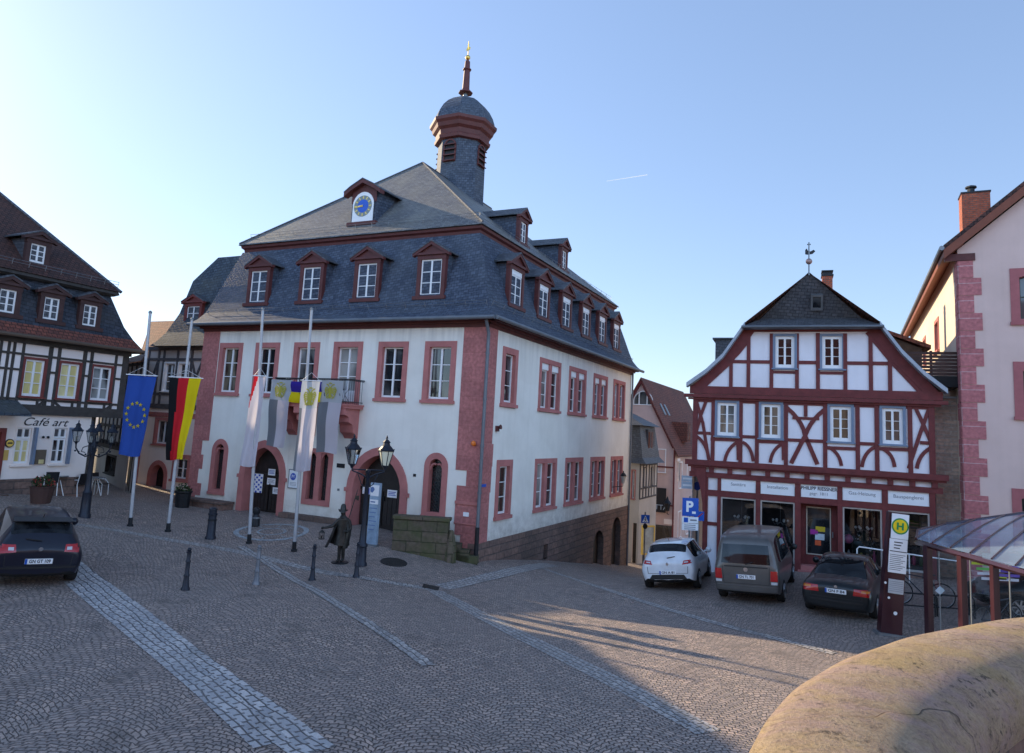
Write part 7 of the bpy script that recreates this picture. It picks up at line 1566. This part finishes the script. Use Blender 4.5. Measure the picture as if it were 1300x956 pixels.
mb.box(0, .08, -.1455, -.142, 2.64, 2.68); mb.build('letter', 'stop_green', h1)
tt_ = panel('timetable', 1.52, 2.34, 'paper', -.18, .235); mb = MB()
for k in range(3): mb.box(-.08, .12 - .03 * k, -.138, -.1352, 2.25 - k * .07, 2.275 - k * .07)
mb.box(-.17, .23, -.138, -.1352, 2.03, 2.05)
for k in range(9): mb.box(-.16, .2 - .05 * (k % 3), -.138, -.1352, 1.95 - k * .045, 1.962 - k * .045)
mb.build('print', 'ink', tt_)
tt_ = panel('small_timetable', 1.02, 1.36, flat('grey_sheet', (.45, .45, .47), .5), -.15, .2); mb = MB()
for k in range(6): mb.box(-.13, .18, -.138, -.1352, 1.30 - k * .045, 1.312 - k * .045)
mb.build('print', 'ink_grey', tt_)
for x, z, r_ in ((-.12, .9, .03), (.05, .55, .045), (-.22, 1.25, .03)): dsk(.001, r_, -.112, 'sign_white', 'sticker', bs, x, z)
def frosted():
    m, t, b = nt('weathered_sky_blue_glass'); o = t.nodes['Material Output']; b.inputs['Base Color'].default_value = (.30, .42, .55, 1); b.inputs['Roughness'].default_value = .12  # frosted glass with the blue of the sky put into its colour
    tr = N(t, 'BsdfTransparent'); tr.inputs[0].default_value = (.75, .85, .92, 1); mx = N(t, 'MixShader'); L(t, tr.outputs[0], mx.inputs[1]); L(t, b.outputs[0], mx.inputs[2]); L(t, mx.outputs[0], o.inputs[0])
    n = N(t, 'TexNoise', Scale=.9, Detail=4); L(t, coords(t, 'Object'), n.inputs['Vector']); L(t, ramp(t, n.outputs[0], [(.35, (.45,) * 3), (.65, (.8,) * 3)]), mx.inputs[0])
    return m
sh = thing('bus_shelter', 'burgundy framed bus shelter with curved glass roof beyond the parapet', 'bus shelter', on_ground(1180, 800))
A_ = at_z(1163, 684, 2.55) - sh.location; B_ = at_z(1300, 722, 2.55) - sh.location; B_ = A_ + (B_ - A_) * 1.5
A2_ = at_y(1201, 665, 19.6) - sh.location; B2_ = at_y(1440, 631, 21.0) - sh.location; B2_ = A2_ + (B2_ - A2_) * 1.2; E2_ = at_y(1165, 673, 18.6) - sh.location
bulge = lambda u, v: A_.lerp(B_, u) * (1 - v) + A2_.lerp(B2_, u) * v + Vector((0, 0, .16 * math.sin(math.pi * v) * min(1, .2 + u)))
mb = MB(); mb.grid(bulge, 16, 8); M['roof_glass'] = frosted(); mb.face([A_, E2_, A2_]); mb.build('glass_roof', 'roof_glass', sh, True, recalc=False, angle=180)
for k in range(9): mb = MB(); u = k / 8; mb.tube([bulge(u, v) + Vector((0, 0, .02)) for v in [j / 8 for j in range(9)]], .018, 6); mb.build('roof_rib', 'burgundy', sh)
mb = MB(); dAB = (B_ - A_).normalized(); mb.tube([A_ - Vector((0, 0, .08)), B_ - Vector((0, 0, .08))], .06, 4); mb.tube([A2_, B2_], .04, 6); mb.tube([A_, E2_, A2_], .03, 6); mb.build('edge_beams', 'burgundy', sh)
SPl = Plane2((sh.location + A_ + Vector((dAB.y * -.0, 0, 0))).xy, (dAB.x, dAB.y))
for px, wpx in ((1178, 9), (1221, 8), (1262, 6), (1315, 8)):
    s, _ = SPl(px, 720); p = A_ + dAB * s; p.z = 0; wv = wpx * .0195 / 2; nz_ = Vector((-dAB.y, dAB.x, 0))
    gl_ = gz(*(sh.location + p).xy) - sh.location.z
    mb = MB(); c = [p - dAB * wv - nz_ * .06, p + dAB * wv - nz_ * .06, p + dAB * wv + nz_ * .06, p - dAB * wv + nz_ * .06]; mb.hexa([Vector((q.x, q.y, gl_ - .1)) for q in c] + [Vector((q.x, q.y, A_.z + dAB.z * s - .1)) for q in c]); mb.build('post', 'burgundy', sh)
s0, s1 = SPl(1178, 720)[0], SPl(1315, 720)[0]
for u0, u1 in ((0, .30), (.32, .62), (.64, 1)):
    p, q = A_ + dAB * (s0 + (s1 - s0) * u0), A_ + dAB * (s0 + (s1 - s0) * u1); mb = MB(); mb.face([(p.x, p.y, .15), (q.x, q.y, .15), (q.x, q.y, 2.35), (p.x, p.y, 2.35)]); mb.build('glass_panel', 'glass_thin', sh, recalc=False)
    m_ = p.lerp(q, .42); mb = MB(); mb.tube([(m_.x, m_.y - .01, .1), (m_.x, m_.y - .01, 2.4)], .014, 5); mb.build('glazing_bar', 'zinc', sh)
m_ = A_ + dAB * (s0 + (s1 - s0) * .125); mb = MB(); mb.prism([(m_.x - .11, m_.y - .03, 1.42), (m_.x, m_.y - .03, 1.34), (m_.x + .11, m_.y - .03, 1.44), (m_.x, m_.y - .03, 1.53)], (0, .012, 0)); mb.build('sticker', 'sign_pale', sh)
p, q = at_y(1233, 724, 19.4) - sh.location, at_y(1294, 731, 19.4) - sh.location; z_off = p.z - 1.5; p.z = q.z = 0
for k, (z, c, w0, w1) in enumerate(((1.66, (.55, .62, .02), 0, .25), (1.64, (.12, .5, .08), .25, .42), (1.62, (.6, .6, .66), .42, .62), (1.60, (.12, .06, .42), .62, 1), (1.52, (.14, .5, .1), .1, .45), (1.50, (.62, .62, .68), .45, .6), (1.49, (.10, .05, .38), .6, 1), (1.40, (.62, .62, .7), .12, .5), (1.38, (.15, .08, .45), .55, 1), (1.30, (.5, .55, .03), .5, .72), (1.27, (.6, .6, .68), .2, .98))):
    a, b = p.lerp(q, w0), p.lerp(q, w1); z += z_off; mb = MB(); mb.hexa([(a.x, a.y - .02, z), (b.x, b.y - .02, z), (b.x, b.y - .012, z), (a.x, a.y - .012, z), (a.x, a.y - .02, z + .07), (b.x, b.y - .02, z + .07), (b.x, b.y - .012, z + .07), (a.x, a.y - .012, z + .07)]); mb.build('colour_stripe', flat('stripe_colour', c, .5), sh)
# bicycles and racks behind the shelter
bk = thing('bicycle', 'bicycle', 'bicycle', (0, 0, 0), 0, 'bicycles parked behind the bus shelter')
for y in (0, 1.08):
    mb = MB(); pts = [Vector((0, y + .33 * math.cos(6.28318 * k / 26), .33 + .33 * math.sin(6.28318 * k / 26))) for k in range(27)]; mb.tube(pts, .02, 6, False); wh = mb.build('wheel', 'asphalt_dark', bk); mb = MB()
    mb.tube([Vector((0, y + .31 * math.cos(6.28318 * k / 26), .33 + .31 * math.sin(6.28318 * k / 26))) for k in range(27)], .009, 5, False)
    for k in range(14): a = 6.28318 * k / 14; mb.tube([(0, y, .33), (0, y + .31 * math.cos(a), .33 + .31 * math.sin(a))], .003, 3)
    mb.build('rim', 'alloy', wh)
mb = MB(); bb, hd, st_, rh_ = Vector((0, .46, .30)), Vector((0, .96, .80)), Vector((0, .32, .78)), Vector((0, 0, .33))
for a, b in ((bb, hd), (bb, st_), (st_, hd + Vector((0, 0, .05))), (rh_, bb), (rh_, st_), (hd, Vector((0, 1.08, .33))), (hd, hd + Vector((0, -.04, .2)))): mb.tube([a, b], .018, 6)
mb.build('frame', 'iron_blue', bk); mb = MB(); mb.tube([(-.28, .84, 1.02), (-.1, .93, 1.02), (.1, .93, 1.02), (.28, .84, 1.02)], .013, 6); mb.build('handlebar', 'trim_black', bk); mb = MB(); mb.loft([[(x * .07, .18, .86), (x * .07, .30, .88), (x * .02, .44, .87)] for x in (-1, 1)], False); mb.prism([(-.08, .16, .86), (.08, .16, .86), (.02, .44, .87), (-.02, .44, .87)], (0, 0, .04)); mb.build('saddle', 'trim_black', bk)
for i, (px, py, D_b, rz, lb) in enumerate([(1196, 742, 20.8, 1.25, 'dark bicycle seen through the left pane of the bus shelter'), (1243, 742, 18.4, -1.25, 'bicycle leaning behind the middle post of the bus shelter')]):
    q = at_y(px, py, D_b); o = bk if i == 0 else dup(bk, (0, 0, 0)); o.location = (q.x, q.y, gz(q.x, q.y)); o.rotation_euler = (0, R(6), rz); o['label'] = lb
rk = thing('bicycle_rack', 'low black bar bicycle rack left of the shelter posts', 'bicycle rack', (0, 0, 0), 0, 'low black bicycle racks'); mb = MB(); mb.tube([(-.5, 0, -.05), (-.5, 0, .5), (-.44, 0, .58), (.44, 0, .58), (.5, 0, .5), (.5, 0, -.05)], .025, 8); mb.tube([(-.5, 0, .25), (.5, 0, .25)], .018, 6); mb.build('hoop', 'iron', rk)
for i, (px, D_b, lb) in enumerate([(1165, 20.0, 'low black bar bicycle rack left of the shelter posts'), (1212, 19.8, 'low black bicycle rack behind the shelter glass'), (1255, 20.0, 'low black bicycle rack at the right end behind the shelter')]):
    q = at_y(px, 760, D_b); o = rk if i == 0 else dup(rk, (0, 0, 0)); o.location = (q.x, q.y, gz(q.x, q.y)); o.rotation_euler = (0, 0, -.15); o['label'] = lb
q = at_y(1290, 780, 18.6)
car('black_car', 'black car with alloy wheels half hidden behind the shelter at the right edge', (q.x + 4.3, q.y + 1.2, gz(q.x, q.y)), -76, dict(SH), [(s[0], *s[1:]) for s in hatch], (.5, .9), 'p_dark', None, [('tail_light', [(.45, .82), (.74, .80), (.76, .97), (.47, .97)], 'lamp_red', .012)], extra=lambda t_, h, p: p('headlight', [(.30, .66), (.62, .68), (.66, .78), (.34, .76)], 'lamp_clear', .012, 6, None, True))
# ------------------------------------------------------------------ traffic signs at the side street
ps = thing('parking_sign', 'blue parking sign with two small plates on a pole behind the white hatchback', 'traffic sign', Vector((at_y(875, 700, 26.2).x, 26.2, 0)), .05); ps.location.z = gz(ps.location.x, 26.2)
PPl = Plane2(ps.location.xy, (1, 0)); zz = lambda y: PPl(875, y)[1] - ps.location.z
mb = MB(); mb.tube([(0, .03, -.1), (0, .03, zz(630))], .035, 8); mb.build('pole', 'zinc', ps, True)
def sign_box(par, nm, y0, y1, mat, x0=-.30, x1=.30, o=-.03): mb = MB(); mb.box(x0, x1, o - .012, o, zz(y1), zz(y0)); return mb.build(nm, mat, par)
sg_ = sign_box(ps, 'sign_plate', 632, 655, 'sign_blue'); words('P', .52, 'lettering', 'sign_white', sg_, (-.04, -.046, (zz(632) + zz(655)) / 2), (1, 0, 0), (0, 0, 1), bold=.02); mb = MB(); mb.box(.06, .2, -.046, -.043, zz(652), zz(649)); mb.build('small_print', 'sign_white', sg_)
sg_ = sign_box(ps, 'sub_plate', 656, 664, 'sign_white'); mb = MB(); mb.box(-.24, -.08, -.046, -.043, zz(663), zz(657)); mb.build('blue_symbol', 'sign_blue', sg_); mb = MB(); mb.box(.0, .24, -.046, -.043, zz(661), zz(659)); mb.build('print', 'ink_grey', sg_); sg_ = sign_box(ps, 'lower_plate', 664.6, 673, 'paper'); mb = MB()
for y in (666.5, 669, 671.4): mb.box(-.22, .2, -.046, -.043, zz(y + .5), zz(y - .5))
mb.build('print', 'ink_grey', sg_)
ds = thing('direction_sign', 'pale blue direction sign boards pointing right above the parking sign', 'direction sign', Vector((at_y(884, 700, 28.5).x, 28.5, 0))); ds.location.z = gz(ds.location.x, 28.5); PPl = Plane2(ds.location.xy, (1, 0)); zz = lambda y: PPl(876, y)[1] - ds.location.z; xx = lambda x: PPl(x, 612)[0]
mb = MB(); mb.tube([(0, .03, -.1), (0, .03, zz(600))], .04, 8); mb.build('pole', 'zinc', ds, True)
for y0, y1 in ((604, 611.4), (611.8, 620.5)):
    mb = MB(); mb.prism([(xx(865), -.03, zz(y1)), (xx(886), -.03, zz(y1)), (xx(888.5), -.03, (zz(y0) + zz(y1)) / 2), (xx(886), -.03, zz(y0)), (xx(865), -.03, zz(y0))], (0, .02, 0)); b_ = mb.build('arrow_board', 'sign_pale', ds); mb = MB(); mb.box(xx(866.5), xx(879), -.034, -.031, zz((y0 + y1) / 2 + 1.2), zz((y0 + y1) / 2 - 1.2)); mb.build('print', 'sign_white', b_)
mb = MB(); mb.prism([(xx(885) + .15 * math.cos(a), -.036, zz(616.5) + .17 * math.sin(a)) for a in [6.28318 * k / 18 for k in range(18)]], (0, .004, 0)); mb.build('round_symbol', 'ink_blue', ds)
n2 = thing('notice_sign', 'small square blue sign beside the shop corner post', 'traffic sign', Vector((at_y(886, 700, 27.2).x, 27.2, 0))); n2.location.z = gz(n2.location.x, 27.2); PPl = Plane2(n2.location.xy, (1, 0)); zz = lambda y: PPl(886, y)[1] - n2.location.z
mb = MB(); mb.tube([(0, .03, -.1), (0, .03, zz(648))], .03, 8); mb.build('pole', 'zinc', n2, True); sg_ = sign_box(n2, 'sign_plate', 649, 661, 'sign_blue', -.18, .2); mb = MB(); mb.tube([(-.13, -.045, zz(659)), (.15, -.045, zz(651))], .02, 5); mb.build('red_stroke', 'lamp_red', sg_)
cs = thing('crossing_sign', 'blue pedestrian crossing sign on a thin pole below the slate-fronted house', 'traffic sign', Vector((at_y(818, 700, 39).x, 39, 0))); cs.location.z = gz(cs.location.x, 39); PPl = Plane2(cs.location.xy, (1, 0)); zz = lambda y: PPl(818, y)[1] - cs.location.z
mb = MB(); mb.tube([(0, .03, -.1), (0, .03, zz(650))], .04, 8); mb.build('pole', 'zinc', cs, True); sg_ = sign_box(cs, 'sign_plate', 653.5, 664, 'sign_blue', -.23, .23); zc = (zz(653.5) + zz(664)) / 2
mb = MB(); mb.prism([(-.17, -.046, zc - .17), (.17, -.046, zc - .17), (0, -.046, zc + .18)], (0, .003, 0)); mb.build('white_triangle', 'sign_white', sg_); mb = MB(); mb.ball((.0, -.05, zc + .07), .03, 5)
for a, b in (((0, zc + .04), (.01, zc - .06)), ((.01, zc - .06), (.07, zc - .15)), ((.01, zc - .06), (-.06, zc - .15)), ((-.07, zc - .02), (.07, zc))): mb.tube([(a[0], -.05, a[1]), (b[0], -.05, b[1])], .014, 5)
mb.build('walking_figure', 'ink', sg_); mb = MB(); mb.lathe([(.0, 0), (.15, 0)], (0, 0, 0), 3) if False else None
mb.prism([(.13 * math.cos(a), -.04, zz(668) + .15 * math.sin(a)) for a in [6.28318 * k / 16 for k in range(16)]], (0, .02, 0)); mb.build('dark_disc', 'iron', cs)
dc = thing('display_case', 'lit yellow-edged poster display case by the slate-fronted house', 'display case', Vector((at_y(822, 700, 42.8).x, 42.8, 0)), .35); PPl = Plane2(dc.location.xy, (1, 0)); dc.location.z = gz(dc.location.x, 42.8); zz = lambda y: PPl(822, y)[1] - dc.location.z
mb = MB(); mb.box(-.36, .36, -.06, .06, zz(703), zz(668)); mb.build('panel', flat('poster_blue_grey', (.40, .48, .52), .4, var=.4, nscale=2), dc); mb = MB(); ring(mb, lambda s, o, z: Vector((s, -o, z)), rect(-.42, .42, zz(704), zz(667)), rect(-.35, .35, zz(702), zz(669)), -.06, .09); mb.build('frame', flat('yellow_frame', (.75, .55, .12), .4), dc)
for x in (-.3, .3): mb = MB(); mb.tube([(x, 0, -.1), (x, 0, zz(703))], .03, 6); mb.build('leg', 'iron', dc)
# ------------------------------------------------------------------ the parapet beside the viewer and the terrace behind it
pts = [(.78, 2.2), (1.02, 2.75), (1.38, 3.28), (1.9, 3.82), (2.6, 4.36), (3.45, 4.84), (4.4, 5.2), (5.5, 5.45), (6.8, 5.55)]
M['coping'] = None
def sandstone_coping():
    m, t, b = nt('lichen_sandstone'); co = coords(t, 'Object'); st = coords(t, 'Object', .75, (.5, 1.6, 1.6))
    no = lambda sc, v=co, d=8, r=.68: (lambda n: (L(t, v, n.inputs['Vector']), n.outputs[0])[1])(N(t, 'TexNoise', Scale=sc, Detail=d, Roughness=r))
    big, mid, grain, fine, bed = no(1.7), no(6), no(48, d=6, r=.75), no(170, d=4, r=.75), no(5, st, 9)
    c = ramp(t, mid, [(.3, (.27, .195, .145)), (.5, (.375, .285, .195)), (.7, (.44, .345, .245))])
    c = mix(t, ramp(t, bed, [(.44, (0,) * 3), (.6, (.75,) * 3)]), c, (.37, .265, .245)); c = mix(t, ramp(t, big, [(.50, (0,) * 3), (.62, (.6,) * 3)]), c, (.40, .295, .135))
    c = mix(t, .6, c, ramp(t, grain, [(.28, (.45,) * 3), (.5, (1,) * 3), (.75, (1.3,) * 3)]), 'MULTIPLY'); c = mix(t, .35, c, ramp(t, fine, [(.3, (.55,) * 3), (.7, (1.35,) * 3)]), 'MULTIPLY')
    sp = no(22, d=7, r=.72); msk = no(1.1, d=3); mm = N(t, 'Math', operation='MULTIPLY'); L(t, ramp(t, sp, [(.55, (0,) * 3), (.64, (1,) * 3)]), mm.inputs[0]); L(t, ramp(t, msk, [(.40, (.12,) * 3), (.62, (.95,) * 3)]), mm.inputs[1])
    c = mix(t, mm.outputs[0], c, (.055, .047, .042))
    wv = N(t, 'TexWave', Scale=.55, Distortion=7, Detail=4); wv.wave_profile = 'SAW'; L(t, st, wv.inputs['Vector']); crk = ramp(t, wv.outputs[1], [(.0, (1,) * 3), (.012, (0,) * 3)]); c = mix(t, crk, c, (.08, .06, .05))
    L(t, c, b.inputs['Base Color']); b.inputs['Roughness'].default_value = .95; b.inputs['Specular IOR Level'].default_value = .15
    def ma(a_, k, c_):
        n = N(t, 'Math', operation='MULTIPLY_ADD'); L(t, a_, n.inputs[0]); n.inputs[1].default_value = k
        if c_ is not None: L(t, c_, n.inputs[2])
        return n.outputs[0]
    bump(t, b, ma(crk, -1.2, ma(fine, .7, ma(grain, 1.3, mid))), .85, .010)
    return m
M['coping'] = sandstone_coping()
def catmull(p, k=6):
    out = []
    for i in range(len(p) - 1):
        p0, p1, p2, p3 = [Vector(p[max(0, min(len(p) - 1, j))]) for j in (i - 1, i, i + 1, i + 2)]
        for s in range(k): t_ = s / k; out.append(.5 * (2 * p1 + (p2 - p0) * t_ + (2 * p0 - 5 * p1 + 4 * p2 - p3) * t_ ** 2 + (3 * p1 - p0 - 3 * p2 + p3) * t_ ** 3))
    return out + [Vector(p[-1])]
cl_ = catmull(pts, 10); ZP = 3.56
pw_ = thing('parapet_wall', 'curved sunlit sandstone parapet with rounded coping in the foreground', 'wall', (0, 0, 0)); rings = []; wr = []
rnd = random.Random(5)
for i, p in enumerate(cl_):
    tt = (cl_[min(i + 1, len(cl_) - 1)] - cl_[max(0, i - 1)]).normalized(); nn_ = Vector((-tt.y, tt.x))      # nn_ points to the square
    prof_ = [(.06, -.34), (.08, -.26), (.07, -.12), (.03, -.035), (-.05, 0), (-.20, .012), (-.36, -.01), (-.50, -.06), (-.58, -.15), (-.60, -.26), (-.58, -.34)]
    rings.append([Vector((p.x + nn_.x * a, p.y + nn_.y * a, ZP + b + .003 * math.sin(i * .7 + a * 9))) for a, b in prof_]); wr.append([Vector((p.x + nn_.x * a, p.y + nn_.y * a, z)) for a, z in ((.0, -1), (.0, ZP - .33), (-.52, ZP - .33), (-.52, -1))])
mb = MB(); mb.loft(rings, True, True); mb.build('coping', 'coping', pw_, True, angle=50)
mb = MB(); mb.loft(wr, True, True); mb.build('masonry', 'plinth', pw_)
mb = MB(); front = [p + Vector((0, 0)) for p in cl_]; tz = 2.75
poly = [(p.x - .02, p.y - .3, tz) for p in cl_] + [(9, -8, tz), (-9, -8, tz), (-9, 1.6, tz), (.2, 1.6, tz)]
mb.prism([(x, y, -1) for x, y, z in poly], (0, 0, tz + 1)); struct(mb.build('terrace', 'road', None))

# a short vapour trail high in the sky
va, vb = ray(770, 230) * 3000, ray(822, 222) * 3000
mb = MB(); dz_ = Vector((0, 0, 2.2)); mb.face([va + Vector((0, 0, EYE)) - dz_ * .4, vb + Vector((0, 0, EYE)) - dz_ * .6, vb + Vector((0, 0, EYE)) + dz_, va + Vector((0, 0, EYE)) + dz_ * .5])
def trail():
    m, t, b = nt('ice_cloud'); o = t.nodes['Material Output']; d = N(t, 'BsdfTranslucent'); d.inputs[0].default_value = (.9, .9, .9, 1); tr = N(t, 'BsdfTransparent'); mx = N(t, 'MixShader'); mx.inputs[0].default_value = .3
    L(t, tr.outputs[0], mx.inputs[1]); L(t, d.outputs[0], mx.inputs[2]); L(t, mx.outputs[0], o.inputs[0]); return m
struct(mb.build('vapour_trail', trail(), None, recalc=False))
